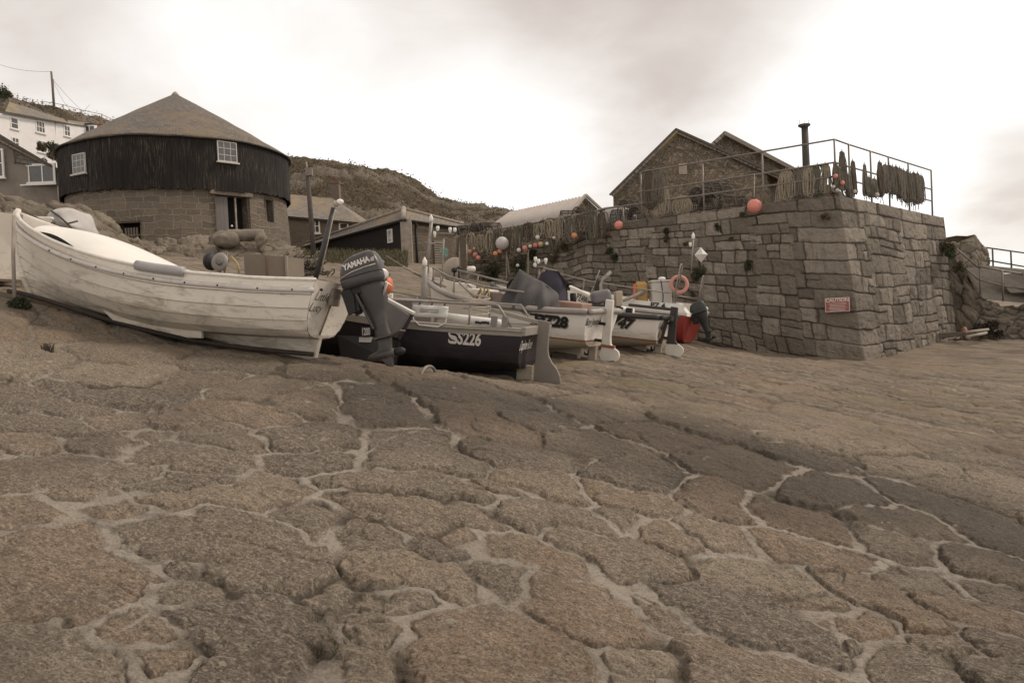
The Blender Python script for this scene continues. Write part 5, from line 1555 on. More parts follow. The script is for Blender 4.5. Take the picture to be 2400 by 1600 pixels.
# ---- outboard: cowl, midsection, brackets, gearcase, propeller
def outboard(root, M, sc=1.0, cowl_m=None, leg_m=None, text=None, name='outboard', prop_m=None):
    """local: x aft, z up, origin at the clamp on the transom top"""
    ob = bpy.data.objects.new(name, None); COL.objects.link(ob); ob.parent = root; ob.matrix_basis = M @ Matrix.Scale(sc, 4); WM[ob.name] = WM[root.name] @ ob.matrix_basis
    # cowl: loft of rounded rectangles along z
    secs = [(.02, .02, .56, .150), (.06, .0, .585, .17), (.13, -.005, .59, .178), (.145, .0, .585, .172), (.155, .0, .585, .172), (.24, .012, .575, .175), (.31, .03, .555, .168), (.37, .065, .53, .15), (.41, .13, .50, .125), (.435, .21, .46, .085)]
    rows = []
    for z, x0, x1, hw in secs:
        cx_, hx = (x0 + x1) / 2, (x1 - x0) / 2; row = []
        for k in range(33):
            an = 2 * math.pi * k / 32; ca, sa = math.cos(an), math.sin(an); e_ = .5
            px_ = math.copysign(abs(ca) ** e_, ca) * hx; py_ = math.copysign(abs(sa) ** e_, sa) * hw * (1 - .12 * (ca > .5))
            tilt = .09 * (cx_ + px_ - .28) if z > .2 else .03 * (cx_ + px_ - .28)
            row.append((cx_ + px_, py_, z + tilt))
        rows.append(row)
    mb = MB(); mb.grid(rows); top = len(mb.v); mb.add([rows[-1][k] for k in range(32)], [tuple(range(32))]); mb.add([rows[0][k] for k in range(32)], [tuple(range(31, -1, -1))])
    cow = mb.build('cowl', cowl_m, ob)
    mb = MB(); mb.tube([(x, y, .148 + .03 * (x - .28)) for x, y, _ in rows[4][:32]], .008, 6, closed=True); mb.build('cowl_seal', M_BLACK, cow)
    mb = MB(); mb.tube([(.30 + .26 * (1 - (abs(y) / .16) ** 2.0) * 0 + x_, y, z_) for x_, y, z_ in ((.24, .174, .215), (.12, .178, .185), (.03, .174, .17))], .006, 6); mb.build('cowl_line', M_BLACK, cow)
    if text:
        for sd in (1, -1):
            Mf = frame_m((.30, sd * .1795, .295), (-sd * -1 if False else (1 if sd > 0 else -1) * -1, 0, (-.09 if sd > 0 else .09)), (0, -sd * .12, 1))
            lettering(text, Mf, M_GREYTEXT, cow, .105, bold=.005, xs=.86)
            Mf = frame_m((.515, sd * .163, .30), ((1 if sd > 0 else -1) * -1, -.4 * 1, 0), (0, -sd * .12, 1)); lettering('40', Mf, M_GREYTEXT, cow, .07, bold=.003)
            mb = MB(); mb.tube([(.55, sd * .172, .232), (.40, sd * .181, .226), (.22, sd * .181, .205), (.06, sd * .174, .165)], .005, 6); mb.build('cowl_stripe', M_GREYTEXT, cow)
    # midsection
    rows = []
    for z, x0, x1, hw in [(.03, .16, .54, .10), (-.06, .18, .56, .10), (-.2, .22, .55, .085), (-.36, .27, .50, .065), (-.5, .30, .48, .055), (-.62, .29, .49, .06), (-.68, .29, .50, .06)]:
        row = []
        for k in range(17):
            an = 2 * math.pi * k / 16; row.append(((x0 + x1) / 2 + math.copysign(abs(math.cos(an)) ** .7, math.cos(an)) * (x1 - x0) / 2, math.copysign(abs(math.sin(an)) ** .7, math.sin(an)) * hw, z))
        rows.append(row)
    mb = MB(); mb.grid(rows); mid = mb.build('midsection', leg_m, ob)
    mb = MB(); mb.prism([(.27, -.67), (.50, -.67), (.66, -.645), (.67, -.665), (.52, -.70), (.27, -.70)], -.095, .095, (0, 2, 1)); mb.build('cavitation_plate', leg_m, ob, bevel=.006)
    mb = MB(); mb.prism([(.29, -.69), (.50, -.69), (.47, -.86), (.52, -.90), (.46, -.97), (.44, -1.09), (.38, -1.09), (.31, -.98), (.22, -.94), (.20, -.90), (.25, -.86), (.29, -.8)], -.035, .035, (0, 2, 1)); gc = mb.build('gearcase', leg_m, ob, bevel=.02)
    mb = MB(); mb.lathe([(.01, -.06), (.04, -.02), (.06, .08), (.065, .2), (.055, .32)], 14, Matrix.Translation((.18, 0, -.905)) @ Matrix.Rotation(R(90), 4, 'Y')); mb.build('gear_bullet', leg_m, gc)
    # clamp bracket and tilt rams
    for sd in (1, -1):
        mb = MB(); mb.prism([(-.02, .0), (.12, .02), (.15, -.1), (.13, -.30), (.03, -.32), (.0, -.08)], sd * .11 - .014, sd * .11 + .014, (0, 2, 1)); mb.build('clamp_bracket', M_BLACK if sd < 0 else leg_m, ob, bevel=.006)
        mb = MB(); mb.bar((.17, sd * .07, -.06), (.31, sd * .065, -.56), .05, .035); mb.build('swivel_arm', leg_m, ob, bevel=.008)
    mb = MB(); mb.box((.13, 0, -.02), (.26, .2, .1)); mb.box((.1, 0, -.16), (.16, .17, .26)); mb.build('swivel_bracket', M_BLACK, ob, bevel=.01)
    mb = MB(); mb.tube([(.20, .09, -.05), (.30, .085, -.46)], .011, 8); mb.build('ram', M_STEEL, ob)
    # propeller
    mb = MB(); mb.lathe([(.05, 0), (.05, .1), (.02, .14)], 12, Matrix.Translation((.5, 0, -.905)) @ Matrix.Rotation(R(90), 4, 'Y'))
    pp = mb.build('propeller_hub', M_BLACK, ob)
    for k in range(3):
        an = 2 * math.pi * k / 3 + .5; rows = []
        for i in range(8):
            r_ = .04 + .14 * i / 7; ww = .10 * math.sin(math.pi * (.18 + .74 * i / 7)) ** .6; row = []
            for j in range(5):
                a_ = (j / 4 - .5) * 2; pit = .95 - .25 * i / 7
                row.append(Vector((.555 + a_ * ww * math.sin(pit), 0, 0)) + Matrix.Rotation(an, 3, 'X') @ Vector((0, a_ * ww * math.cos(pit), r_)))
            rows.append(row)
        mb = MB(); mb.grid(rows); mb.build('propeller_blade', prop_m or simple('pale_propeller', (.60, .56, .50), .4, .15, 6, .05, .2), pp, solid=.008)
    return ob


M_COWL = simple('grey_cowl', (.056, .048, .045), .35, .12, 3, .03, dirt=(.2, .17, .14), dirt_amt=.25)
M_LEG = simple('grey_leg', (.056, .047, .041), .45, .2, 4, .05, dirt=(.2, .17, .13), dirt_amt=.35)
outboard(lucy, Matrix.Translation((-.22, .0, .885)) @ Matrix.Rotation(math.pi, 4, 'Z') @ Matrix.Rotation(R(-23), 4, 'Y'), .97, M_COWL, M_LEG, 'YAMAHA')

# ---- dark pole with a pale lamp, standing in the nearest boat's far side
lp = thing('stern_light_pole', 'dark leaning pole topped by a white lamp behind the nearest white boat', 'light pole', P(741, 650, 11.2))
mb = MB(); mb.tube([P(740, 652, 11.2), P(760, 570, 11.2), P(781, 487, 11.2)], [.035, .034, .03], 10); mb.build('pole', simple('dark_pole', (.05, .045, .045), .5, .3, 6, .05), lp, True)
mb = MB(); mb.tube([P(752, 640, 11.15), P(768, 570, 11.15), P(785, 490, 11.15)], .007, 6); mb.build('cable', M_ROPE, lp, True)
mb = MB(); mb.tube([P(781, 487, 11.2), P(783, 480, 11.2)], .03, 8); mb.tube([P(784, 480, 11.2), P(790, 474, 11.2)], .045, 10); mb.build('bracket', M_CONC, lp, True)
mb = MB(); mb.sphere(P(797, 473, 11.2), .055, 14, 10, (1, 1, .75)); mb.build('lamp', simple('lamp_white', (.72, .68, .6), .4, .05, 5, .02), lp, True)
mb = MB(); mb.slab([P(783, 500, 11.15), P(792, 494, 11.15), P(786, 490, 11.15)], .01); mb.build('reflector', M_TUBE, lp, True)

# ---- grey pram between the outboard and the black boat
pm_ = thing('grey_pram', 'small grey square ended pram wedged between the outboard and the black boat', 'dinghy', P(925, 790, 10.6))
q0, q1, q2, q3 = P(899, 699, 10.75), P(962, 738, 10.45), P(930, 790, 10.5), P(902, 776, 10.7)
bkw = Vector((.10, .05, .01))
mb = MB(); mb.slab([q0, q1, q2, q3], -.05); mb.build('transom', simple('grey_pram_paint', (.17, .152, .145), .6, .15, 4, .1), pm_, True)
q4, q5 = P(971, 737, 10.5), P(937, 799, 10.6); q6 = P(915, 792, 10.75)
mb = MB(); mb.slab([q1 + Vector((.012, 0, 0)), q4, q5, q2 + Vector((.012, 0, 0))], .03); mb.build('side', simple('dark_pram_side', (.05, .043, .045), .6, .2, 4, .1), pm_, True)
mb = MB(); a0, a1 = P(830, 700, 11.1), P(830, 800, 11.0)
hb = [P(790, 785, 10.75), P(900, 790, 10.75), P(935, 800, 10.6), P(925, 850, 10.6), P(800, 842, 10.7)]
mb.slab(hb, .12); mb.build('hull', simple('dark_pram_hull', (.022, .019, .018), .6, .3, 4, .1), pm_, True)
mb = MB(); mb.bar(q0 + Vector((0, -.02, .015)), q4 + Vector((0, -.02, .015)), .07, .035); mb.build('gunwale', simple('pale_gunwale', (.6, .56, .5), .5, .1, 5, .05), pm_, True)
pl = [P(846, 766, 10.62), P(868, 766, 10.62), P(868, 790, 10.62), P(846, 790, 10.62)]
mb = MB(); mb.slab(pl, .015); npl = mb.build('number_plate', M_BLKTEXT, pm_, True)
lettering('1200', frame_m(P(857.5, 777.5, 10.58), (1, 0, 0), (0, 0, 1)), M_GREYTEXT, npl, .14, world=True, xs=.42, bold=.004)
mb = MB(); mb.slab([P(842, 790, 10.65), P(872, 790, 10.65), P(868, 802, 10.65), P(841, 801, 10.65)], .04); mb.build('bottom_board', MATS['pale_gunwale'], pm_, True)
ob_ = thing('orange_float', 'orange float showing behind the leg of the large outboard', 'buoy', P(914, 670, 10.95))
mb = MB(); mb.sphere(P(906, 668, 10.95), .115, 18, 12, (.85, 1, 1.15)); mb.build('ball', simple('orange_float', (.60, .155, .065), .5, .1, 4, .03), ob_, True)
mb = MB(); mb.tube([P(908, 647, 10.95), P(909, 640, 10.95)], .03, 8); mb.build('eye', M_BLACK, ob_, True)


# ---- working cove boats
def rudder_part(root, poly, th, m, split=None, low_m=None, y=0.0, name='rudder'):
    mb = MB(); mb.prism(poly, y - th / 2, y + th / 2, (0, 2, 1)); return mb.build(name, m, root, bevel=.008)


def rails(root, pts, r, m, posts=(), name='hand_rail'):
    mb = MB(); mb.tube(pts, r, 8); o = mb.build(name, m, root)
    for a, c in posts:
        mb = MB(); mb.tube([a, c], r * .9, 8); mb.build('rail_post', m, o)
    return o


# black boat
DM = place(P(1231, 903, 11.25), P(1231, 903, 11.25) + Vector((-4.0, 1.40, .56)), R(-1))
dm = thing('black_boat', 'black hulled open boat with grey rudder and a steel rail, number on its side', 'boat', DM)
hd = Hull(4.5, 1.75, .60, .86, 1.12, .45, full=.5, sheer_mid=.05, tw=.26, ns=40)
M_DAPH = hull_mat('black_hull', (.028, .022, .026), None, (.010, .009, .009), .36, None, (.07, .055, .045), .35, .42)
hd.mesh(M_DAPH, dm, simple('grey_deck_paint', (.40, .36, .32), .6, .15, 4, .1), .06, .35)
M_GREYTIM = simple('grey_painted_timber', (.27, .235, .19), .7, .15, 5, .15, stretch=(1, 4, 4), dirt=(.16, .13, .1), dirt_amt=.3)
for sd in (1, -1):
    mb = MB(); pa = hd.sheer(sd, (.0, -.05)); 
    rows = [[q + Vector((0, sd * .022, -.05)), q + Vector((0, sd * .022, .055)), q + Vector((0, -sd * .06, .065)), q + Vector((0, -sd * .06, -.05))] for q in pa]
    mb.grid(rows, smooth=False); mb.build('gunwale_plank', M_GREYTIM, dm)
    mb = MB(); mb.tube(hd.sheer(sd, (.03, -.03), 0, .3, 12), .014, 6); mb.build('rub_bead', M_GREYTIM, dm)
tk = lambda hh, z: Vector((-.10 * (z - hh.k(0)) / (hh.h(0) - hh.k(0)), 0, z))
mb = MB(); mb.box(tk(hd, .83) + Vector((-.02, 0, 0)), (.07, 1.26, .12)); mb.build('transom_beam', M_GREYTIM, dm, bevel=.01)
mb = MB(); mb.prism([(.05, .0), (.03, .30), (.5, .26), (2.8, .06), (3.4, .08), (3.4, .0)], -.04, .04, (0, 2, 1)); mb.build('keel', M_DAPH, dm)
mb = MB(); mb.box((.02, 0, .15), (.22, .10, .30)); mb.build('stern_block', simple('pale_dirty_wood', (.36, .30, .22), .8, .3, 6, .2), dm)
rudder_part(dm, [(-.13, .98), (-.30, .96), (-.305, .56), (-.325, .47), (-.38, .38), (-.46, .30), (-.515, .20), (-.535, .10), (-.52, .03), (-.47, -.02), (-.40, -.03), (-.13, -.01)], .06, simple('grey_rudder_paint', (.205, .175, .145), .6, .12, 3, .05))
mb = MB(); mb.bar((-.2, 0, .93), (.62, .0, 1.06), .05, .06); mb.build('tiller', M_GREYTIM, dm, bevel=.01)
pr_ = MB(); pr_.lathe([(.03, -.05), (.04, .0), (.02, .05)], 10, Matrix.Translation((-.05, 0, .05)) @ Matrix.Rotation(R(90), 4, 'Y')); hubd = pr_.build('propeller_hub', M_BLACK, dm)
for k in range(3):
    an = 2 * math.pi * k / 3 + .4
    mb = MB(); mb.sphere((0, 0, 0), .055, 10, 8, (.2, .75, 1.1)); Mx_ = Matrix.Translation((-.05, 0, .05)) @ Matrix.Rotation(an, 4, 'X') @ Matrix.Translation((0, 0, .075)) @ Matrix.Rotation(.5, 4, 'Z'); mb.v = [tuple(Mx_ @ Vector(v)) for v in mb.v]
    mb.build('propeller_blade', MATS['pale_propeller'], hubd)
# rails, boxes, fender, tank inside
sp = lambda u, sd=1, dz=0.0, dy=0.0: hd.pt(u, 1, sd) + Vector((0, dy * sd, dz))
rp = [sp(.75, 1, .30, -.06), sp(.6, 1, .285, -.06), sp(.4, 1, .28, -.06), sp(.2, 1, .31, -.06), sp(.10, 1, .32, -.06), sp(.085, 1, .31, -.06), sp(.04, 1, .02, -.06)]
rails(dm, rp, .018, M_STEEL, [(sp(u, 1, -.02, -.06), sp(u, 1, .29, -.06)) for u in (.17, .50, .535)])
rp = [sp(.75, -1, .30, -.06), sp(.4, -1, .28, -.06), sp(.10, -1, .30, -.06), sp(.05, -1, .02, -.06)]
rails(dm, rp, .016, M_STEEL, [(sp(u, -1, -.02, -.06), sp(u, -1, .28, -.06)) for u in (.2, .5)])
for x0, x1, zz_, nm, cc_ in ((1.62, 2.05, .42, 'engine_box', (.21, .185, .165)), (1.95, 2.4, .28, 'locker', (.19, .165, .15)), (1.3, 1.7, .22, 'thwart_box', (.23, .2, .175))):
    mb = MB(); mb.box(((x0 + x1) / 2, .25, .70 + zz_ / 2), (x1 - x0, .7, zz_)); mb.build(nm, simple(nm + '_paint', cc_, .7, .15, 4, .1), dm, bevel=.015)
mb = MB(); mb.box((2.08, .55, 1.02), (.22, .05, .34)); mb.build('white_panel', M_WHITE, dm, bevel=.01)
mb = MB(); mb.tube([(.32, .38, .90), (1.35, .42, .93)], .055, 14); mb.build('white_fender', simple('fender_white', (.70, .66, .6), .45, .08, 4, .03), dm)
mb = MB(); mb.tube([(.80, .38, .915), (.88, .385, .918)], .057, 14); mb.build('fender_band', M_TUBE, dm)
for x in (.42, .27):
    mb = MB(); mb.box(sp(x / 4.5, 1, .09, -.05), (.08, .06, .14)); mb.build('bollard', M_RUBBER, dm)
mb = MB()
for k in range(7): mb.sphere(sp(.145 - .006 * k, 1, .055 + .02 * random.random(), -.02), .022, 8, 6)
mb.build('glove', M_BLACK, dm)
mb = MB(); mb.tube([(.9 + .3 * math.cos(a) * .6, -.1 + .3 * math.sin(a), .93 + .004 * i) for i, a in enumerate(np.linspace(0, 18, 80))], .012, 5); mb.build('coiled_rope', M_ROPE, dm)
# white life sling on the rail
sl_ = thing('life_sling', 'folded white life sling strapped on the steel rail of the black boat', 'life sling', DM @ sp(.36, 1, .05))
qs = [sp(.325, 1, .245, .01), sp(.215, 1, .255, .01), sp(.212, 1, .10, .03), sp(.325, 1, .08, .03)]
rows = [[qs[0].lerp(qs[1], i / 8).lerp(qs[3].lerp(qs[2], i / 8), j / 5) + Vector((0, .02 * math.sin(i * 1.3 + j) + .02, 0)) for j in range(6)] for i in range(9)]
M_SLING = simple('white_canvas', (.64, .60, .54), .8, .1, 6, .1)
mb = MB(); mb.grid(rows); mb.v = [tuple(DM @ Vector(v)) for v in mb.v]; mb.build('pouch', M_SLING, sl_, True, solid=.03)
mb = MB(); mb.tube([DM @ q for q in (sp(.322, 1, .12, .04), sp(.322, 1, .04, .04), sp(.30, 1, -.03, .05), sp(.24, 1, -.035, .05), sp(.218, 1, .03, .04), sp(.216, 1, .13, .04))], .012, 8); mb.build('strap', M_SLING, sl_, True)
for k in (.31, .27, .23):
    mb = MB(); mb.tube([DM @ sp(k, 1, .30, -.04), DM @ sp(k, 1, .23, .02)], .014, 6); mb.build('clip', M_BLACK, sl_, True)
for k in range(2):
    mb = MB(); qa, qb = sp(.30, 1, .195 - k * .03, .065), sp(.24, 1, .20 - k * .03, .065); mb.tube([DM @ qa, DM @ qb], .006, 5); mb.build('print', M_RUBBER, sl_, True)
lettering('SS226', Matrix(), M_GREYTEXT, dm, .255, conform=hd.skin(1, .165, .655), xs=.66, bold=.008)
M_SHADOWTEXT = simple('lettering_shadow', (.13, .12, .115), .6, .15, 9, .02)
_sk = hd.skin(1, .168, .643)
def _shf(q):
    p = _sk(q); p.y -= .005; return p
trm = lambda hh, y, z: frame_m(tk(hh, z) + Vector((-.008, y, 0)), (0, -1, 0), (-.10 / (hh.h(0) - hh.k(0)), 0, 1))
lettering('Daphne Rose', trm(hd, .31, .62), M_GREYTEXT, dm, .20, shear=.25, xs=.50, bold=.003)


def cove_boat(M, name, label, hh, hm, tube_m, rud_m, rud_low, reg, reg_at, reg_size, title, port, shear=0.0, serif=False, stern_patch=True, inner=None):
    bt = thing(name, label, 'boat', M)
    hh.mesh(hm, bt, inner or simple('cream_inside', (.55, .49, .41), .6, .15, 4, .1), .06, .30)
    hh.rail('fender_tube', .055, tube_m, bt, (.03, -.02))
    mb = MB(); mb.tube([tk(hh, hh.h(0)) + Vector((-.03, y, -.03 + .02 * math.cos(y * 2))) for y in np.linspace(-hh.trans, hh.trans, 12)], .05, 10); mb.build('stern_fender', tube_m, bt)
    mb = MB(); mb.prism([(.30, .0), (.30, .30), (.6, .24), (2.8, .05), (hh.L * .76, .06), (hh.L * .76, .0)], -.045, .045, (0, 2, 1)); mb.build('keel', hm, bt)
    mb = MB(); mb.prism([(-.03, .02), (-.03, .32), (.1, .34), (.1, .02)], -.045, .045, (0, 2, 1)); mb.build('stern_post', simple('worn_post', (.36, .30, .225), .8, .25, 6, .2), bt)
    mb = MB(); mb.lathe([(.05, -.03), (.05, .06), (.02, .1)], 10, Matrix.Translation((.16, 0, .17)) @ Matrix.Rotation(R(-90), 4, 'Y')); hub = mb.build('propeller_hub', M_BLACK, bt)
    for k in range(3):
        an = 2 * math.pi * k / 3 + .9; mb = MB(); mb.sphere((0, 0, 0), .06, 10, 8, (.2, .75, 1.1)); Mx_ = Matrix.Translation((.13, 0, .17)) @ Matrix.Rotation(an, 4, 'X') @ Matrix.Translation((0, 0, .08)); mb.v = [tuple(Mx_ @ Vector(v)) for v in mb.v]; mb.build('propeller_blade', MATS['pale_propeller'], hub)
    # rudder: stock above the water line, rounded blade below
    h0 = hh.h(0)
    ru = rudder_part(bt, [(-.13, h0 + .20), (-.27, h0 + .19), (-.285, .46), (-.30, .38), (-.36, .32), (-.12, .30)], .07, rud_m, name='rudder_stock')
    bl = [(-.12, .33), (-.35, .33)] + [(-.26 + .22 * math.cos(a) * (1.0 if math.cos(a) < 0 else .72), .19 + .17 * math.sin(a)) for a in np.linspace(R(150), R(395), 20)]
    rudder_part(bt, bl, .05, rud_low, name='rudder_blade')
    for z in (.42, .72):
        mb = MB(); mb.box(tk(hh, z) + Vector((-.05, .05, 0)), (.12, .05, .05)); mb.build('rudder_strap', M_BLACK, bt)
    lettering(title, trm(hh, hh.trans * .52, h0 - .2), M_BLKTEXT, bt, .17, shear=.25, xs=.72, bold=.002)
    if port: lettering(port, trm(hh, -hh.trans * .55, h0 - .22), M_BLKTEXT, bt, .10, xs=.9, bold=.002)
    f = hh.skin(1, reg_at[0], reg_at[1])
    lettering(reg, Matrix(), M_BLKTEXT, bt, reg_size, conform=f, xs=1.0, bold=.016, shear=shear)
    def g(q):
        p = f(q + Vector((.014, -.016, 0))); p.y -= .005; return p
    lettering(reg, Matrix(), simple('grey_text_shadow', (.33, .29, .25), .6, .1, 5, .02), bt, reg_size, conform=g, xs=1.0, bold=.016, shear=shear)
    return bt


M_WHULL = hull_mat('white_hull_red_line', (.80, .74, .66), (.30, .065, .04), (.50, .43, .32), .40, .425, (.26, .21, .14), .42)
BM = place(P(1392, 851, 13.6), Vector((-1.66, 15.65, -.24)), R(0))
hb_ = Hull(3.85, 1.70, .60, .95, 1.20, .42, full=.5, sheer_mid=.07, tw=.30, ns=44)
M_TUBEG = simple('grey_gunwale_tube', (.30, .265, .235), .5, .15, 4, .05, dirt=(.5, .46, .4), dirt_amt=.3)
M_RUDW = simple('white_rudder_paint', (.66, .61, .53), .6, .1, 4, .05, dirt=(.3, .25, .17), dirt_amt=.4)
bj = cove_boat(BM, 'white_boat', 'white boat with grey gunwale tube and white rudder, dark covers on its deck', hb_, M_WHULL, M_TUBEG, M_RUDW, M_RUDW, 'PZ28', (.15, .70), .25, 'Boy Joseph', 'NCE', serif=True)
mb = MB(); mb.box((-.245, 0, .335), (.26, .078, .05)); mb.build('rudder_stripe', simple('red_band', (.26, .10, .065), .7, .2, 5, .05), bj)
# serifs on the registration letters: short bars at the foot and head of the P and Z
fb = hb_.skin(1, .15, .70)
mb = MB()
for xx, yy, w_ in ((-.305, -.09, .11), (-.305, .09, .10), (-.03, -.09, .02)):
    mb.add([fb(Vector((xx + a, yy + c, .001))) for a, c in ((-w_ / 2, -.016), (w_ / 2, -.016), (w_ / 2, .016), (-w_ / 2, .016))], [(0, 1, 2, 3)])
mb.build('lettering', M_BLKTEXT, bj, solid=.002)
sb = lambda u, sd=1, dz=0.0, dy=0.0, H=hb_: H.pt(u, 1, sd) + Vector((0, dy * sd, dz))
# stem, bow rail, long pole rail, deck gear
rails(bj, [sb(.93, 1, .28, -.02), sb(.9, 1, .30, -.04), sb(.75, 1, .29, -.05), sb(.5, 1, .27, -.06), sb(.33, 1, .26, -.06), sb(.28, 1, .25, -.06), sb(.215, 1, .0, -.06)], .022, M_STEEL, [(sb(u, 1, -.02, -.05), sb(u, 1, .28, -.05)) for u in (.93, .82, .7, .5)])
rails(bj, [sb(.9, -1, .30, -.04), sb(.6, -1, .28, -.06), sb(.32, -1, .26, -.06), sb(.25, -1, .0, -.06)], .02, M_STEEL, [(sb(u, -1, -.02, -.05), sb(u, -1, .28, -.05)) for u in (.8, .5)])
mb = MB(); mb.bar((2.9, .3, 1.2), (2.4, .45, .95), .03, .03); mb.bar((2.9, .1, 1.2), (2.4, .2, .95), .03, .03); mb.build('brace', M_STEEL, bj)
for x, y, z, s_, nm, cc_ in ((1.75, .3, .98, (.6, .45, .22), 'fish_box', (.25, .195, .165)), (2.4, .15, 1.0, (.4, .5, .2), 'white_locker', (.62, .57, .5)), (.75, -.3, .94, (.7, .4, .16), 'deck_box', (.33, .21, .16)), (3.0, 0, 1.08, (.4, .3, .18), 'bow_locker', (.6, .55, .48))):
    mb = MB(); mb.box((x, y, z), s_); mb.build(nm, simple(nm + '_skin', cc_, .7, .15, 5, .1), bj, bevel=.02)
mb = MB(); mb.tube([(1.6, .52, 1.02), (1.78, .5, 1.1), (1.66, .52, .94)], .03, 8); mb.build('rope_bight', M_ROPE, bj)
for k in range(2):
    mb = MB(); mb.tube([(1.95 + k * .16, .56, .95), (2.03 + k * .16, .53, 1.13), (2.14 + k * .13, .56, .94)], .028, 8); mb.build('yellow_strap', simple('yellow_webbing', (.36, .27, .13), .8, .2, 6, .1), bj)
# bow: stem head, roller and mooring lines
mb = MB(); mb.tube([sb(1, 1, -.5), sb(1, 1, .1), sb(1, 1, .22)], .05, 8); mb.build('stem_head', M_RUDW, bj)


def cover(root, pts_low, top, m, name, seed):
    """canvas thrown over gear: drapes from a ridge to a skirt with folds"""
    rows = []; n = 44; r_ = random.Random(seed)
    for i in range(n + 1):
        a = i / n; k = a * len(pts_low); i0 = int(k) % len(pts_low); i1 = (i0 + 1) % len(pts_low); lo = Vector(pts_low[i0]).lerp(Vector(pts_low[i1]), k - int(k))
        k2 = a * len(top); j0 = int(k2) % len(top); j1 = (j0 + 1) % len(top); hi = Vector(top[j0]).lerp(Vector(top[j1]), k2 - int(k2)); row = []
        for j in range(13):
            t = j / 12; f = math.sin(a * 44 + seed + 3 * t) * .05 * t ** .7 + math.sin(a * 23 + t * 7 + seed) * .035 + math.sin(a * 9 - t * 4) * .03; q = hi.lerp(lo, t); out = (lo - hi); out.z = 0
            if out.length > .01: out.normalize()
            q = q + out * (f + .05 * math.sin(math.pi * t)); row.append(q)
        rows.append(row)
    mb = MB(); mb.grid(rows); c_ = sum((Vector(t) for t in top), Vector()) / len(top)
    mb.add([rows[i][0] for i in range(n)] + [c_ + Vector((0, 0, .03))], [(i, (i + 1) % n, n) for i in range(n)], True)
    return mb.build(name, m, root)


M_CANVD = simple('charcoal_canvas', (.085, .076, .072), .85, .2, 4, .2)
M_CANVN = simple('navy_canvas', (.05, .044, .058), .85, .2, 4, .2)
c1 = thing('engine_cover', 'large charcoal canvas cover draped over gear on the white boat with the grey tube', 'canvas cover', BM @ Vector((1.1, .3, .95)))
cover(c1, [BM @ Vector(q) for q in ((1.62, .72, .92), (1.25, .86, .86), (.98, .90, .78), (.68, .72, .93), (.66, .2, .95), (1.5, .1, .95))], [BM @ Vector(q) for q in ((1.50, .5, 1.36), (1.36, .52, 1.56), (1.15, .5, 1.44), (.92, .45, 1.36), (.84, .3, 1.28), (1.35, .3, 1.45))], M_CANVD, 'canvas', 3).matrix_parent_inverse = WM[c1.name].inverted()
c2 = thing('wheel_cover', 'navy canvas cover tied over gear behind the large charcoal cover', 'canvas cover', BM @ Vector((.9, -.4, .95)))
cover(c2, [BM @ Vector(q) for q in ((1.5, -.2, .95), (.95, -.15, .93), (.95, -.6, .95), (1.45, -.65, .95))], [BM @ Vector(q) for q in ((1.42, -.25, 1.38), (1.30, -.25, 1.58), (1.02, -.25, 1.55), (.92, -.45, 1.36), (1.34, -.5, 1.4))], M_CANVN, 'canvas', 5).matrix_parent_inverse = WM[c2.name].inverted()
mb = MB(); mb.tube([BM @ Vector(q) for q in ((1.44, -.18, 1.36), (1.31, -.2, 1.6), (1.04, -.2, 1.57))], .012, 6); mb.build('cord', M_ROPE, c2, True)

# second white boat with black rudder
GM_ = place(P(1545, 838, 15.6), P(1545, 838, 15.6) + Vector((-4.0, 2.1, .70)), R(0))
hg = Hull(4.0, 1.7, .58, .86, 1.15, .45, full=.5, sheer_mid=.06, tw=.27, ns=40)
M_WHULL2 = hull_mat('white_hull_red_line_low', (.79, .73, .65), (.29, .07, .045), (.40, .34, .25), .345, .372, (.22, .18, .12), .5)
M_TUBEB = simple('black_gunwale_tube', (.045, .039, .036), .5, .2, 4, .05)
gb = cove_boat(GM_, 'white_boat', 'white boat with black gunwale, black rudder stock and a tower emblem on its stern', hg, M_WHULL2, M_TUBEB, M_TUBEB, M_RUDW, '747', (.175, .64), .26, 'Grumpy', 'NCE', shear=.25)
mb = MB(); mb.prism([(-.07, 0), (.07, 0), (.055, .16), (-.055, .16)], 0, .006); Me_ = trm(hg, .27, .42); mb.v = [tuple(Me_ @ Vector(v)) for v in mb.v]; em = mb.build('emblem', simple('tower_emblem', (.33, .22, .12), .7, .2, 20, .05), gb)
mb = MB(); mb.prism([(-.04, .16), (.04, .16), (0, .24)], 0, .007); mb.v = [tuple(Me_ @ Vector(v)) for v in mb.v]; mb.build('emblem_top', M_BLKTEXT, em)
mb = MB(); mb.bar((-.2, 0, 1.0), (.75, .05, 1.0), .05, .06); mb.build('tiller', M_TUBEB, gb, bevel=.01)
mb = MB(); mb.box(tk(hg, .83) + Vector((-.09, 0, 0)), (.10, .5, .09)); mb.build('rudder_yoke', M_TUBEB, gb)
mb = MB(); mb.bar(tk(hg, .85) + Vector((-.03, .16, 0)), tk(hg, .30) + Vector((-.03, .16, 0)), .08, .05); mb.build('stern_strake', M_TUBEB, gb)
mb = MB(); mb.tube([(.5, .45, .86), (1.4, .5, .92)], .10, 14); mb.build('white_drum', MATS['fender_white'], gb)
for x in (.55, .75):
    mb = MB(); mb.box((x, .56, .9), (.12, .1, .12)); mb.build('black_block', M_BLACK, gb, bevel=.01)
mb = MB(); mb.box((1.05, .56, .98), (.1, .02, .06)); mb.build('cleat', M_BLACK, gb)

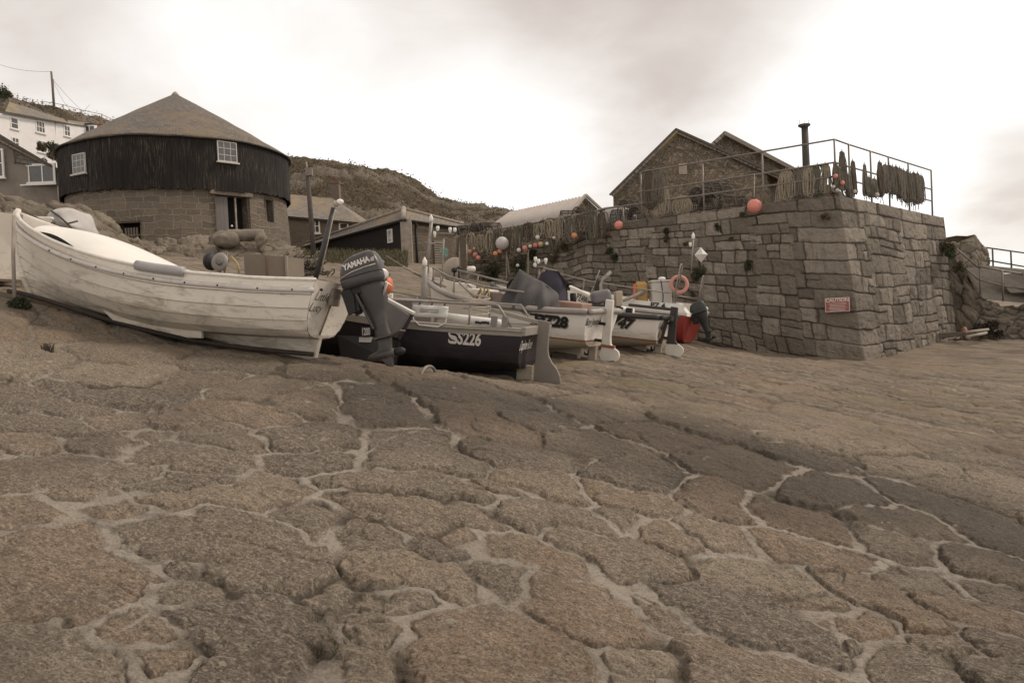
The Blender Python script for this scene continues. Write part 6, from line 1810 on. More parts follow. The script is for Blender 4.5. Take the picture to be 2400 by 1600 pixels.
# red boat with white topsides
RM = place(P(1612, 812, 17.9), P(1612, 812, 17.9) + Vector((-4.0, 2.3, .70)), R(0))
rdb = thing('red_boat', 'red and white boat with a black outboard lying closest to the quay wall', 'boat', RM)
hr = Hull(4.6, 1.7, .66, .80, 1.1, .4, full=.42, sheer_mid=.03, tw=.10, ns=36)
M_RED = hull_mat('red_hull', (.62, .57, .51), None, (.27, .035, .025), .74, None, (.10, .06, .045), .35)
hr.mesh(M_RED, rdb, simple('white_inside', (.62, .57, .5), .6, .1, 4, .1), .06, .40)
for sd in (1, -1):
    mb = MB(); mb.grid([[q, q + Vector((0, -sd * .02, .20)), q + Vector((0, -sd * .08, .20)), q + Vector((0, -sd * .08, 0))] for q in hr.sheer(sd, (0, -.01), .02, .62, 16)], smooth=False); mb.build('wash_board', M_WHITE, rdb)
mb = MB(); mb.prism([(.12, .76), (.12, 1.0), (-.1, .8), (-.12, .72)], .40, .66, (0, 2, 1)); mb.build('quarter_block', M_WHITE, rdb, bevel=.01)
lettering('PZ 4', Matrix(), M_BLKTEXT, rdb, .17, conform=lambda q, f=hr.skin(1, .14, .70): f(Vector((q.x, 0, 0))) + Vector((0, .02, q.y + .20)), bold=.006)
outboard(rdb, Matrix.Translation((-.06, .16, .72)) @ Matrix.Rotation(math.pi, 4, 'Z') @ Matrix.Rotation(R(-22), 4, 'Y'), .66, simple('black_cowl', (.04, .043, .04), .5, .15, 3, .03), simple('black_leg', (.03, .027, .025), .5, .2, 4, .05))
sr = lambda u, sd=1, dz=0.0, dy=0.0: sb(u, sd, dz, dy, hr)
rails(rdb, [sr(.80, 1, .55, -.06), sr(.5, 1, .50, -.06), sr(.25, 1, .46, -.06), sr(.09, 1, .42, -.06)], .016, M_STEEL, [(sr(u, 1, .0, -.06), sr(u, 1, .50, -.06)) for u in (.53,)])
def ladder(root, base, hgt, wid, n, M, lean=(0, 0, 0)):
    bx_, by_ = Vector(base), Vector((0, 1, 0)) * wid; top = Vector((0, 0, hgt)) + Vector(lean)
    pts = [bx_, bx_ + top, bx_ + top + Vector((0, wid * .25, .06)), bx_ + top + Vector((0, wid * .75, .06)), bx_ + top + by_, bx_ + by_]
    mb = MB(); mb.tube(pts, .017, 8); o = mb.build('post_frame', M, root)
    for k in range(n):
        a = bx_ + top * ((k + 1) / (n + 1)); mb = MB(); mb.tube([a, a + by_], .012, 6); mb.build('rung', M, o)
    return o
ladder(rdb, (.30, .42, .80), 1.02, .16, 3, M_STEEL, (-.10, 0, 0)); ladder(rdb, (.0, -.50, .80), .80, .14, 3, M_STEEL, (-.06, 0, 0))
mb = MB(); mb.tube([(.32, .45, 1.16), (-.0, -.42, 1.12)], .015, 6); mb.build('cross_bar', M_STEEL, rdb)
lbm = RM @ Vector((.24, .40, 1.42)); lb = thing('lifebuoy', 'faded pink ring lifebuoy hung on the posts of the red boat', 'lifebuoy', lbm)
mb = MB(); mb.tube([Vector((math.cos(a) * .18, .02 * math.sin(a), math.sin(a) * .18)) for a in np.linspace(0, 2 * math.pi, 33)[:-1]], .045, 10, closed=True); mb.build('ring', simple('faded_pink', (.53, .25, .19), .6, .15, 5, .1), lb)
mb = MB(); mb.tube([(-.2, -.03, -.1), (-.08, -.05, -.22), (.06, -.04, -.19), (.17, -.03, -.08)], .012, 6); mb.build('grab_line', M_ROPE, lb)
bk_ = thing('white_container', 'grey white plastic tub tied with cord standing in the red boat', 'tub', RM @ Vector((.68, .2, .84)))
mb = MB(); mb.box((0, 0, .3), (.46, .42, .60)); mb.build('tub', simple('tub_plastic', (.47, .43, .385), .5, .08, 4, .05), bk_, bevel=.04)
mb = MB(); mb.box((0, 0, .615), (.5, .46, .05)); mb.build('lid', MATS['tub_plastic'], bk_, bevel=.02)
mb = MB(); mb.tube([(-.02, -.225, .64), (.02, -.225, .3), (.0, -.225, .02)], .01, 6); mb.build('cord', M_BLACK, bk_)
mb = MB(); mb.sphere((.05, 0, .68), .07, 10, 8, (1.3, 1, .6)); mb.build('knot', M_WHITE, bk_)
yb = thing('yellow_container', 'dull yellow plastic can beside the white tub in the red boat', 'can', RM @ Vector((1.12, .3, .86)))
mb = MB(); mb.box((0, 0, .26), (.26, .3, .50)); mb.build('can', simple('yellow_can', (.42, .25, .075), .5, .12, 4, .05), yb, bevel=.03)
mb = MB(); mb.box((0, 0, .53), (.22, .05, .05)); mb.build('handle', MATS['yellow_can'], yb, bevel=.01)
mb = MB(); mb.box((-.15, 0, .26), (.03, .3, .48)); mb.build('edge_band', MATS['orange_float'], yb)

# small white boat end with its number, half hidden
wb = thing('white_punt', 'small white boat whose pointed end rises behind the covers, number painted on it', 'boat', P(1385, 725, 16.8))
A1, A2, A3, A4 = P(1336, 673, 17.0), P(1443, 722, 15.9), P(1400, 726, 15.9), P(1332, 694, 17.0)
mb = MB(); d_ = Vector((.5, .7, -.1)); mb.add([A1, A2, A2 - Vector((0, 0, .35)), A4 - Vector((0, 0, .1)), A1 + d_ * .9, A2 + d_ * 1.6, A2 + d_ * 1.4 - Vector((0, 0, .35)), A4 + d_ * .7 - Vector((0, 0, .1))], [(0, 1, 2, 3), (7, 6, 5, 4), (0, 3, 7, 4), (1, 5, 6, 2), (3, 2, 6, 7), (0, 4, 5, 1)]); mb.build('hull', simple('punt_white', (.66, .61, .54), .5, .1, 4, .05, dirt=(.3, .22, .15), dirt_amt=.4), wb, True, bevel=.02)
dx_ = (A2 - A1).normalized(); lettering('PZ498', frame_m(P(1365, 701, 16.66) + Vector((-.02, -.05, 0)), dx_, (0, 0, 1)), M_BLKTEXT, wb, .21, world=True, xs=.62, bold=.006)
mb = MB(); mb.bar(A1 + Vector((0, -.02, .02)), A2 + Vector((0, -.02, .02)), .06, .04); mb.build('gunwale', M_WHITE, wb, True)
c3 = thing('console_cover', 'rounded grey vinyl cover over a console behind the white rudder', 'canvas cover', P(1410, 715, 15.3))
mb = MB(); mb.box(P(1408, 696, 15.3), (.40, .36, .27), Matrix.Rotation(-.15, 3, 'Y')); mb.build('cover', simple('grey_vinyl', (.17, .155, .15), .5, .12, 4, .06), c3, True, bevel=.085, seg=5)
mb = MB(); mb.box(P(1405, 716, 15.25), (.45, .3, .05)); mb.tube([P(1377, 707, 15.2), P(1395, 709, 15.2)], .025, 8); mb.build('base', M_TUBEB, c3, True)
mb = MB(); mb.box(P(1449, 700, 15.4), (.14, .3, .3)); mb.build('yellow_box', simple('pale_box', (.42, .35, .25), .7, .12, 5, .05), c3, True, bevel=.02)
# ------------------------------------------------------------------ on and around the quay
def u_at(px, left=True):
    best = min((abs((lambda q: (1200 + FPX * ((q.dot(CR)) / q.dot(_F))) - px)(Vector(wall_point(np.array([float(u)]), np.array([1.0]))[0]))), u) for u in np.linspace(-LL if left else 0, 0 if left else LR, 400))
    return best[1]


def rim(u, dz=0.0, back=.14):
    q = wall_point(np.array([float(u)]), np.array([1.0]))[0]; z = q[2] + .36 * float(sstep(7.6, 8.6, -u))
    n = nL if u < -.2 else (nR if u > .2 else (nL + nR) * .72)
    return Vector((q[0], q[1], z)) - n * back + Vector((0, 0, dz))


H1, H2, H3 = 1.36, .80, .46
M_RAIL = simple('railing_pipe', (.20, .17, .14), .5, .25, 14, .1, .35, dirt=(.16, .10, .06), dirt_amt=.5, dirt_scale=9)
qr = thing('quay_railing', 'three bar pipe railing round the top of the quay, hung with ropes', 'railing', rim(0, 0))
uL, uM = u_at(1500), u_at(1402)
runs = [('top_rail', [rim(uL, H1)] + [rim(u, H1) for u in np.linspace(uL, 0, 10)[1:]]), ('middle_rail', [rim(u, H2) for u in np.linspace(uL - .1, 0, 10)]), ('low_rail', [rim(u, H3) for u in np.linspace(uM, 0, 12)]),
        ('top_rail', [rim(u, H1) for u in np.linspace(0, LR - .35, 8)]), ('middle_rail', [rim(u, H2) for u in np.linspace(0, LR - .35, 8)]), ('low_rail', [rim(u, H3) for u in np.linspace(0, LR - .35, 8)])]
for nm, pts in runs:
    mb = MB(); mb.tube(pts, .023, 8); mb.build(nm, M_RAIL, qr, True)
pu = [(uL, H1), (u_at(1644), H1), (u_at(1786), H1), (0, H1), (u_at(1455), H3)] + [(u_at(px, False), H1) for px in (2006, 2056, 2098, 2144)] + [(LR - .35, H1)]
for u, h_ in pu:
    mb = MB(); mb.tube([rim(u, -.25), rim(u, h_)], .026, 8); mb.build('rail_post', M_RAIL, qr, True)

M_HANK = [simple('hemp_rope', (.31, .255, .185), .95, .35, 30, .3), simple('grey_rope', (.165, .14, .11), .95, .35, 30, .3), simple('brown_rope', (.115, .09, .066), .95, .35, 30, .3), simple('greenish_rope', (.13, .12, .088), .95, .35, 30, .3)]


def hank(pos, length, width, strands, m, seed, along, r=.011, label='', group=None, knot=True, name='rope_hank', wide=False):
    """a coil of rope hung up: a bundle of long loops gathered at the top"""
    r_ = random.Random(seed); mb = MB(); al = Vector(along).normalized(); out = Vector((al.y, -al.x, 0)); out = out if out.y < 0 else -out
    for k in range(strands):
        hw = width * r_.uniform(.16, .42); xc = r_.uniform(-1, 1) * (width * .5 - hw * .6); L_ = length * (r_.uniform(.86, 1.0) if (knot or r_.random() < .6) else r_.uniform(.5, .85)); d0 = r_.uniform(-.05, .07); pts = []; sk = r_.uniform(-.06, .06)
        for i in range(17):
            a = 2 * math.pi * i / 16; dz = (1 - math.cos(a)) / 2; g = (.92 if wide else .60 if knot else .85) + (.08 if wide else .40 if knot else .15) * min(1, dz * 2.2) ** .7
            x = (xc + hw * math.copysign(abs(math.sin(a)) ** .5, math.sin(a))) * g + sk * dz
            pts.append(al * (x + r_.uniform(-.008, .008)) + out * (d0 * dz + r_.uniform(-.008, .008)) + Vector((0, 0, -L_ * dz)))
        mb.tube(pts[:-1], r, 4, caps=False, closed=True)
    if knot: mb.tube([al * (-width * .13) + Vector((0, 0, -.04)), al * (width * .13) + Vector((0, 0, -.05))], .035, 6)
    for k in range(3 if knot else 0):
        x0 = r_.uniform(-.4, .4) * width; mb.tube([al * x0 + Vector((0, 0, -length * .7)), al * (x0 + r_.uniform(-.05, .05)) + Vector((0, 0, -length * .95)), al * (x0 + r_.uniform(-.1, .1)) + Vector((0, 0, -length * r_.uniform(1.0, 1.18)))], r, 4)
    mb.tube([Vector((0, 0, -.02)), Vector((0, 0, .06))], .012, 5)
    o = mb.build(name, m); o.location = pos; WM[o.name] = Matrix.Translation(pos)
    return tag(o, label, 'rope', group)


# ropes along the left run of the railing
hk = [(1517, H1 - .02, 1.1, .36, 26, 2), (1538, H1 - .02, .95, .3, 20, 1), (1556, H2, .75, .28, 16, 0), (1590, H3 + .05, .50, .46, 26, 0), (1568, H3 + .04, .52, .3, 18, 1), (1838, H2, .82, .34, 26, 0), (1868, H2, .80, .3, 22, 1), (1893, H2, .78, .3, 24, 0), (1914, H2, .78, .3, 20, 3), (1932, H2, .74, .26, 18, 0)]
lab = ['tall brown rope hank at the far end of the top rail', 'grey rope hank beside the tall brown one on the railing', 'short pale hank on the middle rail by the gable', 'broad pale coil sagging over the quay edge below the gable', 'grey coil slumped beside the broad pale coil',
       'pale rope hank next to the pale corrugated door', 'grey rope hank just left of the stove pipe', 'pale rope hank in front of the stove pipe', 'greenish rope hank just right of the stove pipe', 'narrow pale hank nearest the railing corner']
for i, (px, h_, L_, w_, n_, mi) in enumerate(hk):
    u = u_at(px); hank(rim(u, h_, .16), L_, w_, n_, M_HANK[mi], 100 + i, dL, .012, lab[i], 'rope hanks on the quay railing')
hr_ = [(1952, H2 - .02, .62, .20, 14, 2), (1964, H2 - .05, .66, .2, 14, 3), (1974, H2 - .08, .62, .2, 14, 1), (1988, H1 - .24, .98, .26, 22, 2), (2002, H2 - .2, .62, .22, 16, 1), (2013, H1 - .4, .86, .20, 16, 2), (2039, H1 - .4, .84, .16, 13, 1), (2050, H2 - .14, .52, .24, 15, 3), (2062, H2 - .14, .5, .22, 14, 1), (2076, H1 - .22, .94, .26, 20, 2)]
for i, (px, h_, L_, w_, n_, mi) in enumerate(hr_):
    n_ = int(n_ * 1.6); u = u_at(px, False); lb_ = ['short brown hank hard against the railing corner post', 'greenish hank beside the corner post above the buoys', 'grey hank over the small red floats', 'tallest hank standing above the middle rail near the corner', 'grey hank right of the tallest one', 'slim brown hank by the second post', 'thin separate hank against the sky', 'greenish hank low on the seaward rail', 'grey bundle beside the pale ball', 'leftmost hank of the dense row'][i]
    hank(rim(u, h_, .12), L_, w_, n_, M_HANK[mi], 200 + i, dR, .010, lb_, 'rope hanks on the quay railing', wide=True)
for i in range(11):
    px = 2089 + i * 8.3; u = u_at(px, False)
    hank(rim(u, H1 - .20 - random.random() * .08, .12), .78 + random.random() * .16, .27, 26, M_HANK[(1, 2, 3, 2, 1)[i % 5]], 230 + i, dR, .009, 'hank in the dense dark row of ropes on the seaward railing', 'dense row of rope hanks', wide=True)

# the fence of ropes over the older, lower end of the wall
FA, FB = P(1066, 556, 25.6), P(1418, 491, 22.6)
rf2 = thing('rope_rail', 'long horizontal pole on posts carrying the curtain of hanging ropes', 'rail', FA)
mb = MB(); mb.tube([FA, FA.lerp(FB, .5) + Vector((0, 0, -.03)), FB], .035, 8); mb.build('pole', M_OLDWOOD, rf2, True)
for t in (.02, .35, .68, .98):
    q = FA.lerp(FB, t) + Vector((0, .08, 0)); mb = MB(); mb.tube([q, Vector((q.x, q.y, q.z - .8))], .045, 8); mb.build('post', M_OLDWOOD, rf2, True)
fa_dir = (FB - FA).normalized()
NH = 30
for i in range(NH):
    t = (i + .5) / NH; q = FA.lerp(FB, t) + Vector((0, -.03, .02)); ln = lerp(1.0, .85, t) * random.uniform(.55, 1.12); mi = [0, 2, 1, 0, 2, 0, 3][i % 7]
    if t > .9: ln *= 1.1
    hank(q + Vector((0, -.05 * (i % 2), -.05 * (i % 3))), ln, .34, 9, M_HANK[mi], 300 + i, fa_dir, .013, 'one of the rope coils in the long curtain hanging over the old wall end', 'curtain of hanging ropes', knot=False)
hank(P(1186, 590, 24.3), 1.0, .05, 2, M_HANK[0], 391, fa_dir, .011, 'single loose rope end dangling below the big pale ball', None, False, 'loose_rope')
hank(P(1238, 590, 23.9), 1.05, .06, 2, M_HANK[0], 392, fa_dir, .011, 'pair of loose rope ends dangling over the ivy on the wall', None, False, 'loose_rope')


# floats and buoys
def buoy(px, py, Y, rpx, col, label, name='buoy', band=None, sc=(1, 1, 1), cord=None, grp='floats along the old wall end'):
    c = P(px, py, Y); r = rpx / FPX * Y
    t = thing(name, label, 'buoy', c, grp)
    key = 'float_%02d%02d%02d' % tuple(int(x * 99) for x in col)
    mb = MB(); mb.sphere((0, 0, 0), r, 24, 16, sc); mb.build('ball', simple(key, col, .5, .16, 5, .05, dirt=tuple(x * .5 for x in col), dirt_amt=.35), t)
    mb = MB(); mb.lathe([(r * .22, r * .9), (r * .2, r * 1.12), (r * .12, r * 1.2)], 10); mb.build('eye', M_BLACK, t)
    if cord:
        mb = MB(); mb.tube([Vector((0, 0, r * 1.1)), Vector(cord) - c], .012, 5); mb.build('cord', M_ROPE, t)
    return t


PINK, ORANGE, WHITEB, REDB, YEL = (.62, .22, .17), (.60, .24, .12), (.60, .56, .49), (.52, .17, .14), (.45, .34, .14)
uP = u_at(1768); q = rim(uP, 0, -.28)
buoy(1768, 483, q.y - .1, 16.5, (.66, .23, .18), 'large round pink buoy hung from the railing over the wall top', 'large_buoy', cord=rim(uP - .02, H2, .12), grp='large buoys on the quay')
buoy(1450, 528, 22.2, 10, PINK, 'pink buoy resting at the end of the low railing', 'large_buoy', grp='large buoys on the quay', sc=(1, 1, 1.05))
buoy(1177, 570, 24.2, 15.5, (.50, .46, .42), 'big pale grey ball among the hanging ropes', 'large_buoy', cord=P(1180, 545, 24.6), grp='large buoys on the quay')
for a in [(1346, 552, 22.9, 6.8, ORANGE, 'orange ball near the right end of the rope curtain'), (1260, 556, 23.5, 5.2, WHITEB, 'white ball hanging above the yellow one'), (1216, 586, 23.8, 5, WHITEB, 'white ball left of the first pink ball on the ledge'), (1230, 581, 23.7, 6, PINK, 'pink ball between two white floats on the ledge'), (1243, 577, 23.6, 4.5, (.55, .46, .38), 'small pale ring float between the pink and red balls'),
          (1255, 575, 23.5, 6.2, REDB, 'red ball left of the yellow one'), (1267, 572, 23.4, 5.8, YEL, 'yellow ball on the wall ledge'), (1282, 571, 23.3, 4.2, WHITEB, 'small white ball right of the yellow one'), (1298, 557, 23.2, 3.6, (.5, .45, .38), 'smallest pale float under the ropes on the right'),
          (1101, 590, 25.0, 6, (.42, .22, .14), 'brown orange ball at the left end of the ropes'), (1114, 597, 24.9, 6.2, (.44, .20, .16), 'dull red ball in the middle of the left cluster'), (1121, 604, 24.8, 5.5, PINK, 'pink ball lowest in the left cluster'), (1111, 583, 25.0, 3.4, (.5, .3, .22), 'tiny pale pink float on top of the left cluster'),
          (1161, 594, 24.2, 5.8, ORANGE, 'orange ball below left of the big pale ball'), (1171, 589, 24.25, 5.6, (.5, .24, .13), 'brown orange ball tucked under the big pale ball'), (1213, 622, 24.2, 4.0, WHITEB, 'white float caught in the ivy'), (1276, 634, 23.6, 3.5, (.5, .40, .33), 'small dull float right of the white lights')]:
    buoy(*a)
for px, py, px_, lab_ in ((1958, 413, False, 'small red float hung by the corner post'), (1974, 429, False, 'lower red float right of the corner post')):
    u = u_at(px, False); buoy(px, py, rim(u, 0, .3).y - .35, 5.5, (.55, .19, .14), lab_, grp='floats on the seaward railing')
for px, py, r_, lab_ in ((1953, 438, 4.5, 'pale float under the red floats at the corner'), (1962, 446, 4.5, 'second pale float low by the corner'), (2055, 457, 5.5, 'pale ball in the gap of the seaward ropes'), (2003, 449, 4.5, 'dull pink float under the slim hank')):
    u = u_at(px, False); buoy(px, py, rim(u, 0, .3).y - .3, r_, (.42, .36, .30), lab_, grp='floats on the seaward railing')


# lobster pots
M_NET = simple('dark_netting', (.055, .045, .036), .95, .4, 30, .3)
def pot(pos, rz, sc, label, rnd=0):
    t = thing('lobster_pot', label, 'lobster pot', Matrix.Translation(pos) @ Matrix.Rotation(rz, 4, 'Z') @ Matrix.Scale(sc, 4), 'lobster pots on the quay')
    mb = MB(); L_, r = .72, .26
    for x in (-L_ / 2, 0, L_ / 2): mb.tube([(x, math.cos(a) * r, math.sin(a) * r * 1.45) for a in np.linspace(0, math.pi, 14)] + [(x, r, 0)], .018, 6)
    for y, z in ((-r, 0), (r, 0), (0, r * 1.45), (-r * .75, r), (r * .75, r)): mb.tube([(-L_ / 2, y, z), (L_ / 2, y, z)], .016, 6)
    mb.build('frame', M_ROPED, t)
    mb = MB()
    for i in range(13):
        x = -L_ / 2 + L_ * i / 12; mb.tube([(x, math.cos(a) * r * .98, math.sin(a) * r * 1.42) for a in np.linspace(.05, math.pi - .05, 9)], .006, 4)
    for j in range(9):
        a = math.pi * j / 8; mb.tube([(-L_ / 2, math.cos(a) * r * .98, math.sin(a) * r * 1.42), (L_ / 2, math.cos(a) * r * .98, math.sin(a) * r * 1.42)], .006, 4)
    for sx in (-1, 1):
        for j in range(6): mb.tube([(sx * L_ / 2, -r + 2 * r * j / 5, 0), (sx * L_ / 2, (-r + 2 * r * j / 5) * .4, r * 1.35)], .006, 4)
    mb.build('net', M_NET, t)
    return t
for i, (px, py, Y, rz, sc, lb_) in enumerate([(1630, 486, 23.2, .2, 1.15, 'dark pot at the left of the heap below the gable'), (1665, 482, 23.0, 1.2, 1.15, 'dark pot right in the heap below the gable'), (1680, 452, 23.4, .5, 1.1, 'round topped pot standing highest in the heap'), (1642, 463, 23.6, 1.0, 1.0, 'pot half hidden behind the heap'), (1718, 482, 22.6, .1, 1.0, 'low pot at the right of the heap'),
                                              (1462, 512, 24.3, .3, 1.0, 'pot behind the low rail at the left'), (1478, 490, 24.8, .8, 1.0, 'pot stacked above the low rail at the left'), (1492, 505, 24.0, 1.2, .9, 'pot squeezed by the first tall railing post'), (1098, 545, 26.5, .2, .95, 'pot at the left of the pile behind the ropes'), (1128, 541, 26.3, .9, .95, 'pot in the middle of the pile behind the ropes'), (1150, 538, 26.0, .4, .9, 'pot at the right of the pile behind the ropes'), (1298, 520, 25.0, .5, .6, 'small pot behind the middle of the rope curtain'), (1335, 506, 24.6, .2, .75, 'pot standing above the right part of the rope curtain'), (1362, 500, 24.3, 1.0, .75, 'pot leaning above the right end of the rope curtain')]):
    pot(P(px, py + 8, Y), rz, sc, lb_)
mb = MB()
pb = MB()
pb.sphere((0, 0, 0), .55, 18, 10, (1.5, .7, .75)); ud = pb.build('upturned_dinghy', simple('grey_dinghy_skin', (.34, .31, .285), .6, .12, 4, .1)); ud.location = P(1436, 513, 25.5); tag(ud, 'small upturned grey dinghy by the gable corner on the quay', 'dinghy')


# ------------------------------------------------------------------ poles, lamps and marks among the boats
def pole(name, label, cat, pts, r, m, world=True):
    t = thing(name, label, cat, pts[0]); mb = MB(); mb.tube(pts, r, 10); mb.build('pole', m, t, True); return t
M_POLEW = simple('grey_wood_pole', (.155, .125, .10), .85, .25, 6, .2, stretch=(4, 4, .5))
t = pole('telegraph_pole', 'leaning dark timber pole in front of the stone cottage', 'pole', [P(736, 615, 29), P(728, 500, 29), P(720, 398, 29)], [.10, .09, .08], simple('dark_pole_wood', (.085, .068, .055), .85, .25, 6, .2))
mb = MB(); mb.box(P(725, 404, 28.8), (.24, .2, .26)); mb.build('junction_box', simple('dull_box', (.20, .16, .13), .7, .2, 6, .1), t, True)
mb = MB(); mb.tube([P(720, 398, 29), P(718, 380, 29)], .03, 6); mb.tube([P(714, 396, 29), P(724, 398, 29)], .03, 6); mb.build('top_fitting', M_CONC, t, True)
t = pole('hill_pole', 'double timber pole with wires on the hillside skyline', 'pole', [P(127, 256, 100), P(123, 200, 100), P(120, 168, 100)], [.16, .14, .12], M_POLEW)
mb = MB(); mb.tube([P(126, 255, 100.5), P(124, 186, 100.5)], .1, 8); mb.build('second_pole', simple('reddish_pole', (.23, .15, .12), .8, .2, 4, .1), t, True)
for a, c, s_ in (((-20, 146), (120, 168), .4), ((124, 190), (210, 246), 2.5), ((123, 186), (300, 292), 2.0)):
    A_, B_ = P(*a, 100), P(*c, 100 if c[0] < 200 else 105); mb = MB(); mb.tube([A_.lerp(B_, i / 12) - Vector((0, 0, s_ * math.sin(math.pi * i / 12))) for i in range(13)], .018, 4); mb.build('wire', M_ROPED, t, True)
fn = thing('hill_fence', 'thin post and rail fence running down the hillside skyline', 'fence', P(160, 260, 104))
fp = [(100, 238), (148, 246), (190, 258), (238, 268), (265, 281), (293, 288)]
ft = [P(x, y, 104) for x, y in fp]
mb = MB(); mb.tube(ft, .04, 5); mb.build('rail', M_CONC, fn, True)
for q in ft:
    mb = MB(); mb.tube([q + Vector((0, 0, .05)), q - Vector((0, 0, 1.1))], .05, 6); mb.build('post', M_CONC, fn, True)


def nav_mast(base, top, label, arm=None, lamp=True, grp='navigation masts among the boats', lampc='lamp_white', r=.028, arms=()):
    t = thing('navigation_mast', label, 'mast', base, grp); mb = MB(); mb.tube([base, Vector(base).lerp(Vector(top), .5), top], r, 8); mb.build('pole', M_STEEL, t, True)
    if lamp:
        mb = MB(); mb.lathe([(.02, 0), (.04, .02), (.04, .09), (.022, .12), (.01, .15)], 12, Matrix.Translation(Vector(top))); mb.build('lamp', MATS['lamp_white'], t, True)
    for a, c, lo in arms:
        mb = MB(); mb.tube([a, c], .014, 6); ao = mb.build('arm', M_STEEL, t, True)
        for q, dz in lo:
            mb = MB(); mb.lathe([(.012, -.07 * dz), (.03, -.015), (.038, .03), (.03, .06)], 10, Matrix.Translation(Vector(q))); mb.build('lamp', MATS['lamp_white'], ao, True)
    return t
nav_mast(P(991, 735, 12.6), P(996, 624, 12.6), 'thick steel post with a white cap at the head of the black boat', r=.05)
Ym = 15.6
nav_mast(P(1000, 640, Ym), P(1011, 520, Ym), 'tall mast carrying a cross arm of white lamps before the slatted door', r=.035, arms=[(P(1018, 546, Ym), P(1064, 548, Ym), [(P(1019, 549, Ym), 1), (P(1026, 537, Ym), .6), (P(1055, 540, Ym), .8), (P(1066, 541, Ym), .4)]), (P(990, 567, Ym), P(1018, 571, Ym), [])])
Yg = 15.2
nm = nav_mast(P(1036, 660, Yg), P(1040, 560, Yg), 'slim mast with a faded green reflector flag', lamp=False, r=.016)
mb = MB(); f_ = [P(1030, 584, Yg), P(1038, 578, Yg), P(1050, 582, Yg), P(1050, 600, Yg), P(1044, 603, Yg), P(1040, 592, Yg), P(1032, 592, Yg)]; mb.slab(f_, .02); mb.build('flag', simple('faded_green', (.16, .27, .22), .8, .2, 6, .1), nm, True)
t = pole('concrete_post', 'stout weathered post standing before the old wall end', 'post', [P(1086, 668, 19), P(1085, 600, 19), P(1086, 573, 19)], [.11, .105, .10], M_CONC)
mb = MB(); mb.box(P(1086, 600, 18.9), (.16, .05, .9)); mb.build('face_board', M_OLDWOOD, t, True)
t = thing('millstone', 'round pale millstone leaning at the foot of the old wall', 'stone wheel', P(1070, 640, 20)); mb = MB(); mb.lathe([(.03, -.08), (.30, -.08), (.33, -.05), (.33, .05), (.30, .08), (.03, .08)], 28, Matrix.Translation(P(1067, 633, 20)) @ Matrix.Rotation(R(82), 4, 'X') @ Matrix.Rotation(.2, 4, 'Y')); mb.build('disc', M_CONC, t, True)
for i, (px, py) in enumerate(((1064, 633), (1075, 630))):
    t = thing('dark_bollard', ['smaller', 'taller'][i] + ' black bulb headed post in front of the millstone', 'post', P(px, 655, 18.5)); mb = MB(); mb.tube([P(px, 662, 18.5), P(px + 1, py, 18.5)], .022, 8); mb.build('stem', M_BLACK, t, True); mb = MB(); mb.sphere(P(px + 1, py, 18.5), .075, 14, 10, (1, 1, .9)); mb.build('bulb', M_BLACK, t, True)
t = thing('horn_lamp', 'white horn shaped lamp beside the weathered post', 'lamp', P(1102, 632, 17.5)); mb = MB(); mb.lathe([(.02, 0), (.06, .02), (.07, .16), (.04, .2)], 12, Matrix.Translation(P(1094, 630, 17.5)) @ Matrix.Rotation(R(95), 4, 'Y')); mb.build('horn', MATS['lamp_white'], t, True); mb = MB(); mb.tube([P(1092, 658, 17.5), P(1101, 641, 17.5)], .02, 8); mb.build('stem', M_CONC, t, True)
Yw = 16.0
nav_mast(P(1262, 680, Yw), P(1264, 630, Yw), 'short mast with a fork of small white lamps above the covers', lamp=False, r=.016, arms=[(P(1252, 625, Yw), P(1278, 625, Yw), [(P(1255, 609, Yw), .8), (P(1262, 614, Yw), .6), (P(1254, 623, Yw), .4), (P(1279, 612, Yw), 1.0)]), (P(1262, 618, Yw), P(1279, 608, Yw), [])])
Yr = 18.3
nm = nav_mast(P(1620, 640, Yr), P(1625, 560, Yr), 'mast with a white diamond radar reflector against the quay wall', lamp=True, r=.018, arms=[(P(1624, 582, Yr), P(1642, 582, Yr), [(P(1618, 574, Yr), .6)])])
c = P(1643, 597, Yr - .1); mb = MB(); s_ = .155; vs = [c + Vector(k) * s_ for k in ((1, 0, 0), (0, 1, 0), (-1, 0, 0), (0, -1, 0), (0, 0, 1.18), (0, 0, -1.18))]
mb.add(vs, [(0, 1, 4), (1, 2, 4), (2, 3, 4), (3, 0, 4), (1, 0, 5), (2, 1, 5), (3, 2, 5), (0, 3, 5)]); mb.add([c + Vector(k) * s_ * 1.03 for k in ((1, 0, -.03), (0, 1, -.03), (-1, 0, -.03), (0, -1, -.03), (1, 0, .03), (0, 1, .03), (-1, 0, .03), (0, -1, .03))], [(0, 1, 5, 4), (1, 2, 6, 5), (2, 3, 7, 6), (3, 0, 4, 7)]); mb.build('radar_reflector', simple('reflector_white', (.62, .585, .53), .4, .1, 4, .03), nm, True)
Yd = 17.3
dv = thing('boat_davit', 'bent steel davit and thin rod rising behind the grey vinyl cover', 'davit', P(1405, 700, Yd))
mb = MB(); mb.tube([P(1410, 705, Yd), P(1407, 668, Yd), P(1412, 655, Yd), P(1432, 637, Yd)], .045, 10); mb.build('arm', M_STEEL, dv, True)
mb = MB(); mb.tube([P(1378, 700, Yd), P(1395, 665, Yd), P(1405, 633, Yd)], .014, 6); mb.build('rod', M_STEEL, dv, True)
mb = MB(); mb.tube([P(1400, 690, Yd), P(1398, 668, Yd), P(1404, 655, Yd)], .05, 8); mb.build('pulley', M_BLACK, dv, True)
